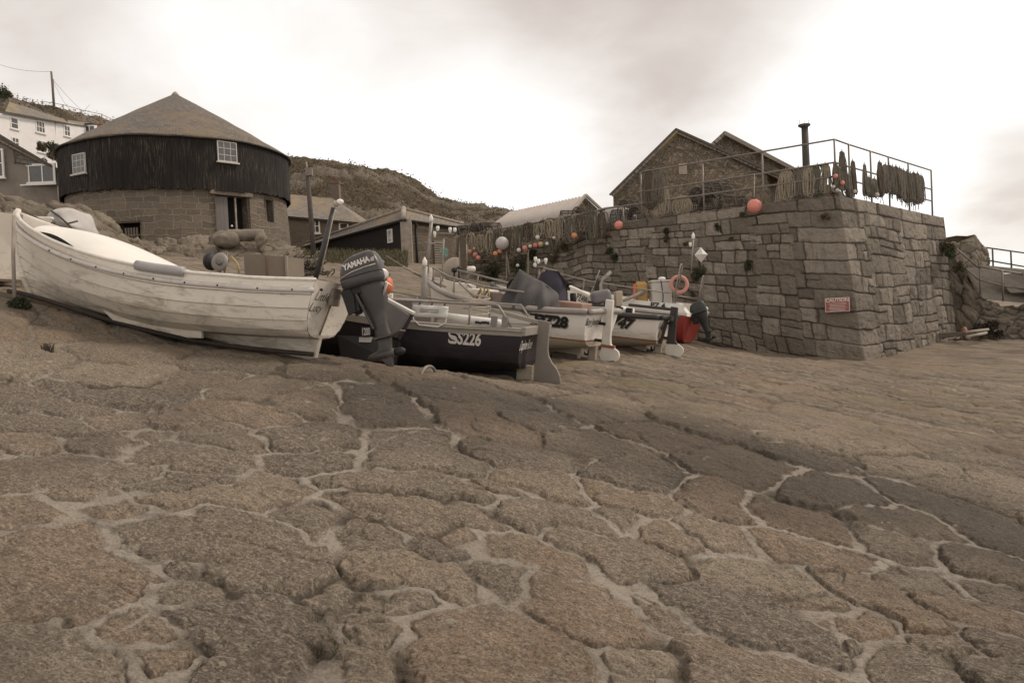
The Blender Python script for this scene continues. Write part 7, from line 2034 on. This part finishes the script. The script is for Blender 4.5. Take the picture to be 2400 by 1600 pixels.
sp_ = thing('timber_spar', 'long grey timber spar slanting up beside the white tub', 'spar', P(1455, 705, 17.6)); mb = MB(); mb.tube([P(1452, 708, 17.3), P(1500, 688, 17.9), P(1538, 670, 18.4)], [.03, .055, .07], 8); mb.build('spar', simple('grey_spar', (.25, .215, .18), .8, .2, 5, .2), sp_, True)
mb = MB(); mb.tube([P(905, 600, 16.5), P(960, 634, 15.9), P(1030, 668, 15.0)], .02, 6); sh1 = mb.build('boat_hook', M_POLEW); tag(sh1, 'long thin boat hook sloping down to the bow of the white boat', 'boat hook')
mb = MB(); mb.tube([P(945, 625, 16.0), P(1000, 655, 15.5), P(1045, 672, 14.8)], .024, 6); sh1 = mb.build('boat_hook', M_CONC); tag(sh1, 'shorter pale boat hook lying just under the long thin one', 'boat hook')
t = thing('black_can', 'small black can on the gunwale of the white boat below its number', 'can', P(1388, 708, 14.6)); mb = MB(); mb.lathe([(.06, 0), (.06, .22), (.05, .24)], 14, Matrix.Translation(P(1344, 716, 14.7))); mb.build('can', M_BLACK, t, True)
t['label'] = 'small black can standing by the foot of the white pointed boat end'

# caution board on the corner of the wall
uS = -.42
def on_wall(px, py, off=.0):
    best = None
    for u in np.linspace(-LL, LR, 700):
        for v in ():
            pass
    us = np.linspace(-LL, LR, 1400); top_ = wall_point(us, np.ones(1400)); bot_ = wall_point(us, np.zeros(1400)); d = np.array(ray(px, py)[:])
    # the wall is a ruled surface: search the sight line against it
    best = (9e9, None)
    for k in range(0, 1400):
        a, c = bot_[k], top_[k]
        # closest approach of ray t*d and segment a + s(c-a)
        e = c - a; A_ = d @ d; B_ = d @ e; C_ = e @ e; D_ = d @ a; E_ = e @ a; den_ = A_ * C_ - B_ * B_
        s = (B_ * D_ - A_ * E_) / den_
        if not 0 <= s <= 1.05: continue
        q = a + s * e; t = (d @ q) / A_; r = np.linalg.norm(q - t * d)
        if r < best[0] and q[1] < 30: best = (r, q, us[k])
    q, u = Vector(best[1]), best[2]; n = nL if u < 0 else nR
    return q + n * off, u
cs, uS = on_wall(1965, 714, .07)
c0_, _ = on_wall(1965, 740, .07); c1_, _ = on_wall(1965, 690, .07)
Ms = frame_m(cs + nL * .03, -dL, (c1_ - c0_).normalized())
cb = thing('caution_sign', 'faded red caution board with white lettering fixed near the wall corner', 'sign', cs)
M_RED_S = simple('faded_red_board', (.30, .105, .085), .6, .15, 6, .05); M_SGN = simple('sign_white', (.60, .53, .47), .6, .1, 6, .02)
def inM(mb, M): mb.v = [tuple(M @ Vector(v)) for v in mb.v]; return mb
sw, sh_ = 45 / FPX * 18.5 / .80, 34 / FPX * 18.5
mb = MB(); mb.box((0, 0, 0), (sw, sh_, .03)); inM(mb, Ms).build('board', M_RED_S, cb, True)
mb = MB()
for cx_, cy_, w_, h_ in ((0, sh_ / 2 - .012, sw, .012), (0, -sh_ / 2 + .012, sw, .012), (-sw / 2 + .01, 0, .012, sh_), (sw / 2 - .01, 0, .012, sh_)): mb.box((cx_, cy_, .017), (w_, h_, .005))
for k in range(6): mb.box((.01 * (k % 2), .035 - k * .034, .016), (sw * (.72 - .06 * (k % 3)), .010, .004))
inM(mb, Ms).build('print', M_SGN, cb, True)
lettering('CAUTION', Ms @ Matrix.Translation((0, .108, .018)), M_SGN, cb, .115, world=True, bold=.004, xs=1.05)

# ------------------------------------------------------------------ plants
M_LEAF = simple('wall_leaf', (.072, .072, .034), .8, .5, 3, .1); M_LEAFD = simple('dry_leaf', (.105, .082, .045), .85, .4, 3, .1); M_LEAFG = simple('dark_green_leaf', (.05, .058, .026), .8, .5, 3, .1); M_STALK = simple('seaweed', (.05, .036, .02), .7, .4, 6, .1)


def foliage(c, rad, n, leaf, seed, up=.3, droop=0.0):
    r_ = np.random.RandomState(seed); mb = MB(); c = Vector(c)
    k = max(3, n // 90); cl = [(Vector(r_.normal(0, .42, 3)), r_.uniform(.35, .75)) for _ in range(k)]
    for i in range(n):
        cc_, rr_ = cl[r_.randint(k)]; d = Vector(r_.normal(0, 1, 3)); d.normalize(); q = cc_ + d * rr_ * r_.uniform(.3, 1) ** .6
        q = c + Vector((q.x * rad[0], q.y * rad[1], q.z * rad[2] - droop * abs(q.x) * rad[2]))
        t = Vector(r_.normal(0, 1, 3)) + Vector((0, -.2, up)); t.normalize(); s = t.cross(Vector(r_.normal(0, 1, 3))); s.normalize(); l = leaf * r_.uniform(.6, 1.5)
        mb.add([q - s * l * .35, q + t * l * .5 + s * l * .1, q + t * l, q + s * l * .35], [(0, 1, 2, 3)])
    return mb


def plant(px, py, Y, rpx, n, leaf, m, label, seed, name='wall_plant', cat='plant', grp='plants growing in the wall', c=None, sq=(1, .5, 1), stem=True):
    c = c or P(px, py, Y); rad = tuple(rpx / FPX * c.y * k for k in sq)
    t = thing(name, label, cat, c, grp); foliage(c, rad, n, leaf, seed).build('foliage', m, t, True, fixn=False)
    if stem:
        mb = MB(); r_ = random.Random(seed)
        for k in range(5): mb.tube([c + Vector((0, .15, -.02)), c + Vector((r_.uniform(-.6, .6) * rad[0], -.05, r_.uniform(-.6, .6) * rad[2]))], .008, 4)
        mb.build('stem', M_STALK, t, True)
    return t
for i, (px, py, rp_, n, lf, m_, lb_) in enumerate([(1437, 590, 15, 420, .07, M_LEAFG, 'dark green clump on the wall below the pink buoy'), (1562, 545, 9, 240, .06, M_LEAF, 'green upright tuft in the wall below the railing ropes'), (1563, 565, 9, 200, .05, M_LEAFD, 'brown tuft hanging under the upright green one'), (1682, 535, 10, 240, .06, M_LEAF, 'leafy sprig on the wall left of the pink ball'), (1760, 625, 15, 380, .06, M_LEAFG, 'spiky green tuft in the middle of the wall face'),
                                                   (1744, 503, 9, 200, .05, M_LEAFD, 'brown tuft just under the big pink ball'), (1936, 505, 11, 260, .05, M_LEAFD, 'brown tuft near the top of the wall corner'), (1643, 640, 20, 520, .07, M_LEAF, 'green clump behind the radar reflector'), (1626, 688, 8, 180, .05, M_LEAFD, 'dark brown tuft right of the lifebuoy'), (1716, 560, 6, 120, .05, M_LEAFD, 'small brown tuft in an upper joint'), (1328, 580, 13, 320, .06, M_LEAFD, 'dark brown tuft under the ropes at the right'), (1610, 573, 7, 130, .05, M_LEAFD, 'small dark tuft left of the reflector mast')]):
    q, u = on_wall(px, py, .10); plant(px, py, 0, rp_, n, lf, m_, lb_, 500 + i, c=q)
for i, (px, py, rp_, n, lf, m_, lb_) in enumerate([(1160, 640, 28, 900, .08, M_LEAF, 'large green ivy patch low on the old wall'), (1225, 630, 30, 900, .08, M_LEAF, 'ivy patch right of the dangling ropes'), (1125, 660, 22, 500, .08, M_LEAFD, 'brownish ivy patch near the weathered post'), (1250, 600, 18, 420, .07, M_LEAFG, 'ivy patch under the row of floats'), (1330, 672, 14, 320, .07, M_LEAF, 'ivy sprig right of the navy cover'), (1300, 600, 20, 420, .06, M_LEAFD, 'brownish creeper along the ledge at the right')]):
    q, u = on_wall(px, py, .10); plant(px, py, 0, rp_, n, lf, m_, lb_, 530 + i, 'ivy_patch', 'ivy', 'ivy on the old wall end', c=q, sq=(1, .3, .9))
q, u = on_wall(2206, 585, .1)
for i, (px, py, Y, rp_, n, lf, m_, lb_) in enumerate([(2214, 580, 22.4, 22, 700, .09, M_LEAFD, 'brown creeper tumbling over the far end of the quay wall'), (2226, 602, 22.0, 14, 380, .09, M_LEAFG, 'dark creeper under the brown one by the steps'), (2250, 630, 21.8, 16, 420, .09, M_LEAFD, 'dry tuft over the step wall with a pale stone')]):
    plant(px, py, Y, rp_, n, lf, m_, lb_, 550 + i, 'creeper', 'creeper', 'creepers by the steps', stem=False)
q = G(47, 722); plant(0, 0, 0, 22, 700, .05, M_LEAFG, 'bright green tuft on the stones below the bow', 570, 'grass_tuft', 'grass tuft', None, c=q + Vector((0, 0, .06)), sq=(1, .8, .45))
q = G(115, 826); tf = thing('seaweed_tuft', 'small dark brown seaweed tuft standing on the slipway', 'seaweed', q)
mb = MB()
for k in range(26):
    a = random.uniform(-1, 1); mb.tube([q + Vector((a * .06, random.uniform(-.03, .03), -.01)), q + Vector((a * .08 + random.uniform(-.02, .02), 0, random.uniform(.05, .11)))], .005, 4)
mb.build('fronds', M_STALK, tf, True)
q = G(92, 838); tf['label'] = 'small dark brown seaweed tuft standing on the slipway stones'
# bushes and the tree by the white terrace
plant(120, 352, 60, 16, 1500, .15, M_LEAF, 'green bush below the upper windows of the white terrace', 580, 'bush', 'bush', 'bushes by the white terrace', sq=(1, .8, 1.1)); plant(98, 345, 58, 10, 800, .15, M_LEAFD, 'brown bush over the roof of the grey house', 581, 'bush', 'bush', 'bushes by the white terrace'); plant(140, 368, 56, 13, 800, .15, M_LEAFD, 'dry bush squeezed beside the round building', 582, 'bush', 'bush', 'bushes by the white terrace')
tr_ = thing('tree', 'small dark windswept tree on the skyline at the left edge', 'tree', P(6, 262, 96))
foliage(P(4, 222, 96), (1.5, 1.3, 1.0), 900, .28, 590).build('crown', M_LEAFG, tr_, True, fixn=False); foliage(P(22, 224, 96), (.7, .7, .5), 260, .25, 591).build('crown', M_LEAF, tr_, True, fixn=False)
mb = MB(); mb.tube([P(2, 262, 96), P(0, 240, 96), P(6, 222, 96)], [.22, .17, .08], 8); mb.tube([P(0, 240, 96), P(18, 226, 96)], [.1, .05], 6); mb.build('trunk', M_POLEW, tr_, True)
# rough grass bank below the shed
r_ = np.random.RandomState(77); mb = MB()
for i in range(5200):
    px = r_.uniform(690, 955); py = 612 - (px - 690) * .0 + r_.uniform(-22, 16) + (max(0, 740 - px)) * -.1
    Y = 33.5 - (py - 590) * .16; c = P(px, py, Y); l = r_.uniform(.08, .26); d = Vector((r_.normal(0, .35), r_.normal(0, .3), 1)).normalized(); s = Vector((r_.normal(), r_.normal(), 0)).normalized() * .025
    mb.add([c - s, c + s, c + d * l], [(0, 1, 2)])
tag(mb.build('grass', simple('bank_grass', (.115, .10, .055), .9, .4, 2, .1), fixn=False), 'rough grass on the bank below the dark shed', 'grass', kind='stuff')

# ------------------------------------------------------------------ gear by the roundhouse wall
from mathutils import noise as mnoise
def roughen(mb, amp, freq):
    mb.v = [tuple(Vector(v) + mnoise.noise_vector(Vector(v) * freq) * amp + mnoise.noise_vector(Vector(v) * freq * 2.7) * amp * .45) for v in mb.v]; return mb
ro = thing('granite_roller', 'stone roller with rounded ends resting on the rubble wall below the door', 'stone roller', P(565, 560, 30.2))
mb = MB(); qa_, qb_ = P(533, 551, 30.0), P(612, 551, 30.0); mb.tube([qa_.lerp(qb_, i / 14) for i in range(15)], .22, 18); roughen(mb, .07, 2.2).build('shaft', simple('roller_granite', (.21, .175, .135), .9, .25, 5, .4), ro, True)
mb = MB(); mb.sphere(P(527, 559, 29.8), .42, 24, 18, (1.2, 1, .75)); roughen(mb, .16, 1.6).build('end_stone', MATS['roller_granite'], ro, True)
mb = MB(); mb.sphere(P(612, 562, 29.9), .36, 24, 18, (.62, .8, 1.15)); roughen(mb, .16, 1.8).build('end_block', MATS['roller_granite'], ro, True)
wn = thing('net_winch', 'small winch with a black drum and a grey wheel beyond the white boat', 'winch', P(505, 640, 17))
mb = MB(); mb.lathe([(.05, -.07), (.19, -.06), (.20, -.02), (.20, .02), (.19, .06), (.05, .07)], 20, Matrix.Translation(P(496, 613, 17.1)) @ Matrix.Rotation(R(90), 4, 'Y') @ Matrix.Rotation(.5, 4, 'X')); mb.build('drum', M_BLACK, wn, True)
mb = MB(); mb.lathe([(.04, -.04), (.12, -.05), (.20, -.035), (.21, 0), (.20, .035), (.12, .05), (.04, .04)], 24, Matrix.Translation(P(515, 614, 16.8)) @ Matrix.Rotation(R(80), 4, 'X') @ Matrix.Rotation(-.35, 4, 'Y')); mb.build('wheel', simple('winch_grey', (.27, .245, .225), .5, .2, 6, .1), wn, True)
mb = MB(); mb.lathe([(.03, -.07), (.08, -.07), (.08, .07), (.03, .07)], 14, Matrix.Translation(P(516, 614, 16.75)) @ Matrix.Rotation(R(80), 4, 'X')); mb.build('hub', M_IRON, wn, True)
mb = MB(); mb.bar(P(515, 592, 17), P(516, 640, 17), .06, .06); mb.bar(P(531, 590, 17), P(527, 640, 17), .05, .05); mb.build('stand', M_CONC, wn, True)
hp = thing('yellow_hose', 'bent yellow hose standing up beside the winch', 'hose', P(545, 640, 16.8)); mb = MB(); mb.tube([P(530, 618, 16.8), P(537, 608, 16.8), P(543, 602, 16.8), P(552, 612, 16.8), P(558, 622, 16.8), P(560, 640, 16.8)], .022, 8); mb.build('hose', simple('yellow_hose_skin', (.42, .33, .13), .5, .15, 5, .05), hp, True)
sb_ = thing('sheet_bin', 'big rust streaked sheet metal box behind the white boat', 'box', P(618, 650, 17.5))
cA, cB = P(571, 594, 17.4), P(669, 601, 17.6); m_rust = simple('rusty_sheet', (.205, .168, .128), .75, .10, 1.2, .1, dirt=(.16, .095, .06), dirt_amt=.45, dirt_scale=1.4)
lowA, lowB = cA - Vector((0, 0, 1.0)), cB - Vector((0, 0, 1.0)); bkb = Vector((.2, .8, 0))
mb = MB(); mb.hexa([lowA, lowB, lowB + bkb, lowA + bkb, cA, cB, cB + bkb, cA + bkb]); mb.build('body', m_rust, sb_, True)
mb = MB(); mb.bar(cB + Vector((.02, -.03, .02)), lowB + Vector((.02, -.03, 0)), .06, .05); mb.build('edge_post', M_CONC, sb_, True)
mb = MB(); mid_ = cA.lerp(cB, .55); mb.bar(mid_ + Vector((0, -.012, 0)), mid_ + Vector((0, -.012, -1)), .05, .012); mb.build('seam', simple('rust_seam', (.20, .10, .065), .8, .3, 5, .1), sb_, True)
nt = thing('net_heap', 'heap of tangled rope and net on the slip by the dark leaning pole', 'net heap', P(715, 630, 21))
mb = MB(); r_ = random.Random(9)
for k in range(90):
    c = P(r_.gauss(712, 20), r_.gauss(622, 8), 21 + r_.uniform(-.4, .4)); pts = []
    a0 = r_.uniform(0, 6)
    for i in range(9): a = a0 + i * .5; pts.append(c + Vector((math.cos(a) * r_.uniform(.08, .2), math.sin(a) * .15, r_.uniform(-.05, .05) + .1 * math.sin(a * 1.3))))
    mb.tube(pts, .02, 5, caps=False)
mb.build('rope', M_HANK[1], nt, True)
mb = MB()
mb.sphere(P(712, 632, 21.3), .38, 14, 8, (1.5, .8, .5)); mb.build('net', simple('brown_net', (.12, .10, .08), .95, .4, 20, .5), nt, True)
cw = thing('chain_wall', 'dark line of heavy chain lying on the slip behind the white boat', 'chain', P(720, 648, 20)); mb = MB()
for k in range(26):
    c = P(672 + k * 3.8, 642 - k * .15 + (k % 3), 19.8 + k * .05); rot = Matrix.Rotation(.5 + (k % 2) * 1.3, 3, 'X') @ Matrix.Rotation(.2, 3, 'Z'); mb.tube([c + rot @ Vector((math.cos(a) * .075, math.sin(a) * .045, 0)) for a in np.linspace(0, 2 * math.pi, 11)[:-1]], .016, 5, closed=True)
mb.build('links', M_ROPED, cw, True)
tp_ = thing('wrapped_bundle', 'pale grey canvas bundle tied with cord standing behind the bow of the white boat', 'bundle', P(150, 540, 15.5))
Yb = 15.2
rows = []
prof = [((105, 512), (190, 560)), ((112, 500), (188, 548)), ((118, 490), (182, 530)), ((126, 486), (172, 510)), ((136, 484), (168, 496)), ((146, 484), (160, 487))]
mb = MB()
ring = [P(x, y, Yb) for x, y in ((107, 514), (113, 498), (124, 486), (150, 484), (165, 488), (170, 500), (180, 522), (191, 538), (186, 552), (150, 545), (118, 530))]
cc_ = sum(ring, Vector()) / len(ring); layers = []
for s, dy in ((.9, .75), (1.0, .5), (1.02, .2), (.9, -.05), (.66, -.2), (.3, -.26)):
    layers.append([cc_ + (q - cc_) * s + Vector((.03 * math.sin(i * 2.1 + dy * 5), dy, .03 * math.cos(i * 1.7 + dy * 7))) for i, q in enumerate(ring)] )
layers = [l + [l[0]] for l in layers]; mb.grid(layers); mb.add([layers[-1][i] for i in range(len(ring))], [tuple(range(len(ring)))], True)
mb.build('canvas', simple('pale_canvas', (.46, .43, .395), .85, .12, 3, .3), tp_, True, subsurf=1)
mb = MB(); mb.tube([P(120, 494, Yb - .25), P(140, 508, Yb - .33), P(158, 524, Yb - .33), P(182, 518, Yb - .2)], .02, 6); mb.tube([P(158, 524, Yb - .33), P(172, 540, Yb - .25)], .02, 6); mb.build('cord', M_ROPED, tp_, True)
# boat at the left edge, only its side in the frame
eb = place(P(22, 695, 13.2) + Vector((0, 0, .05)), P(-420, 640, 14.4), 0)
ebt = thing('edge_boat', 'pale boat with a dark rubbing band cut off by the left edge', 'boat', eb)
he = Hull(4.4, 1.9, .7, 1.35, 1.6, .4, full=.5, sheer_mid=.05, tw=.2, ns=30); he.mesh(hull_mat('edge_hull', (.58, .52, .44), None, (.16, .10, .07), .25, None), ebt, None, .05, .3); he.rail('rubbing_band', .05, simple('dark_band', (.06, .05, .045), .6, .2, 5, .1), ebt, (.02, -.06)); he.rail('capping', .03, M_WHITE, ebt, (0, .02))
mb = MB(); mb.tube([P(30, 488, 11.0), P(60, 497, 11.2), P(110, 522, 11.6)], .012, 5); bl = mb.build('mooring_line', M_ROPED); tag(bl, 'dark mooring line running back from the stem of the nearest white boat', 'rope')

# mooring ring set in the slip
q = G(1006, 876); rg = thing('mooring_ring', 'rusty iron mooring hoop standing out of the slip by the black boat', 'mooring ring', q)
a_, c_ = G(986, 880), G(1022, 877)
mb = MB(); mb.tube([a_ + Vector((0, 0, -.04)), a_ + Vector((.01, 0, .04)), a_.lerp(c_, .35) + Vector((0, 0, .105)), a_.lerp(c_, .7) + Vector((0, 0, .11)), c_ + Vector((-.01, 0, .06)), c_ + Vector((0, 0, -.04))], .021, 10); mb.build('hoop', M_IRON, rg, True, subsurf=1)
# packing blocks under keels
for M_, hh, lb_ in ((BM, hb_, 'dark timber block under the stern of the white boat with the grey tube'), (GM_, hg, 'dark timber block under the stern of the boat with the black rudder'), (RM, hr, 'dark trolley block under the stern of the red boat')):
    t = thing('keel_block', lb_, 'block', M_ @ Vector((.4, 0, -.05)), 'blocks under the boats'); mb = MB(); mb.box((.5, .05, -.04), (1.1, .26, .12)); mb.box((.55, .10, .05), (.45, .16, .12)); inM(mb, M_).build('block', M_OLDWOOD, t, True, bevel=.02)

# ------------------------------------------------------------------ steps, ramp and far wall at the right
rubble_strip('step_wall', [P(2206, 560, 23.0), P(2232, 600, 22.8), P(2262, 650, 22.6), P(2300, 690, 22.6), P(2345, 712, 23), P(2460, 726, 23.5)], [P(2206, 800, 22.6), P(2232, 800, 22.5), P(2262, 800, 22.4), P(2300, 800, 22.4), P(2345, 798, 22.6), P(2460, 802, 23)], .1, .42, M_BANKD, 'rough dark stone wall carrying the steps at the right', 'stone wall', 61, .8, .06)
rubble_strip('ruined_wall', [P(2208, 560, 27), P(2248, 557, 27), P(2262, 550, 27), P(2285, 552, 27), P(2300, 575, 27.3), P(2312, 580, 27.5), P(2318, 610, 27.5)], [P(2208, 680, 26.5), P(2248, 690, 26.5), P(2262, 690, 26.5), P(2285, 690, 26.6), P(2300, 690, 26.8), P(2312, 690, 27), P(2318, 690, 27)], .1, .4, M_BANK, 'broken stub of stone wall above the steps at the right', 'stone wall', 63, 1.6, .06)
rp_ = thing('slatted_ramp', 'ramp of weathered grey slats rising behind the step railing', 'ramp', P(2340, 690, 25)); mb = MB()
for k in range(15):
    t = k / 14; a = P(2262 + 34 * (1 - t), lerp(694, 622, t), lerp(24, 27, t)); c = P(2440, lerp(708, 640, t), lerp(24.5, 27.5, t)); mb.bar(a, c, .05, .15)
mb.build('slats', simple('ramp_slats', (.27, .235, .195), .85, .25, 4, .3), rp_, True)
mb = MB(); mb.slab([P(2300, 693, 24.2), P(2450, 707, 24.7), P(2450, 640, 27.8), P(2262, 622, 27.3)], -.1); mb.build('bed', simple('ramp_bed', (.16, .135, .11), .9, .25, 4, .3), rp_, True)
sr_ = thing('step_railing', 'pipe handrail running down the steps and along the ramp', 'railing', P(2298, 640, 23.4))
mb = MB(); mb.tube([P(2224, 568, 23.6), P(2294, 628, 23.4)], .026, 8); mb.build('sloping_rail', M_RAIL, sr_, True); mb = MB(); mb.tube([P(2230, 600, 23.6), P(2294, 656, 23.4)], .022, 8); mb.build('sloping_low_rail', M_RAIL, sr_, True)
mb = MB(); mb.tube([P(2295, 624, 23.4), P(2348, 634, 23.6), P(2470, 655, 24)], .028, 8); mb.build('top_rail', M_RAIL, sr_, True); mb = MB(); mb.tube([P(2296, 656, 23.4), P(2348, 669, 23.6), P(2470, 690, 24)], .022, 8); mb.build('low_rail', M_RAIL, sr_, True)
for px, y0, y1 in ((2296, 622, 698), (2349, 634, 706), (2404, 643, 714)):
    mb = MB(); mb.tube([P(px, y0, 23.45), P(px + 2, y1, 23.45)], .026, 8); mb.build('rail_post', M_RAIL, sr_, True)
ur = thing('upper_railing', 'thin two bar railing against the sky at the right edge', 'railing', P(2360, 620, 29))
for y0, y1 in ((580, 592), (609, 624)):
    mb = MB(); mb.tube([P(2310, y0, 29), P(2460, y0 + (y1 - y0) * 1.75, 29.5)], .028, 8); mb.build('rail', M_DARKTRIM, ur, True)
for px in (2326, 2369, 2412):
    mb = MB(); mb.tube([P(px, 582 + (px - 2326) * .13, 29), P(px + 2, 632 + (px - 2326) * .13, 29)], .03, 8); mb.build('rail_post', M_DARKTRIM, ur, True)
rb = place(P(2392, 700, 23.9), P(2640, 700, 25.0), 0)
rbt = thing('ramp_boat', 'grey white boat on the ramp cut off by the right edge', 'boat', rb)
hq = Hull(4.2, 1.7, .55, .80, 1.1, .4, full=.5, tw=.15, ns=28); hq.mesh(hull_mat('ramp_hull', (.46, .42, .38), None, (.09, .07, .055), .20, None), rbt, None, .05, .3); hq.rail('gunwale', .04, MATS['pale_gunwale'], rbt, (.01, 0))
# bits lying at the foot of the far wall
fo_ = buoy(2260, 776, 21.6, 8, (.34, .15, .10), 'dull orange float at the foot of the step wall', 'buoy', sc=(.8, 1, 1.3), grp=None)
for i, (a, c, lb_) in enumerate((((2258, 779, 21.4), (2316, 772, 21.8), 'upper of two pale poles lying by the dull orange float'), ((2264, 789, 21.2), (2312, 780, 21.5), 'lower of two pale poles lying by the dull orange float'))):
    mb = MB(); mb.tube([P(*a), P(*c)], .04, 8); tag(mb.build('loose_pole', M_CONC), lb_, 'pole')
mb = MB(); a = P(2186, 787, 21.6); c = P(2262, 782, 21.4); mb.bar(a, c, .12, .12); tag(mb.build('timber_baulk', M_OLDWOOD), 'dark timber baulk lying along the foot of the quay wall', 'timber')
mb = MB()
for i in range(60): pass
pts = [G(2215 + i * 3 + 10 * math.sin(i * .9), 795 + 3 * math.cos(i * 1.1)) + Vector((0, 0, .05)) for i in range(22)]
mb.tube(pts, .022, 6); tag(mb.build('loose_rope', M_ROPE), 'pale loose rope lying on the slip by the dark timber baulk', 'rope')
ng = foliage(P(2322, 774, 22.3), (.34, .25, .24), 600, .11, 611, up=.6); tag(ng.build('weed_heap', M_STALK, fixn=False), 'dark heap of weed and net against the step wall', 'weed heap')
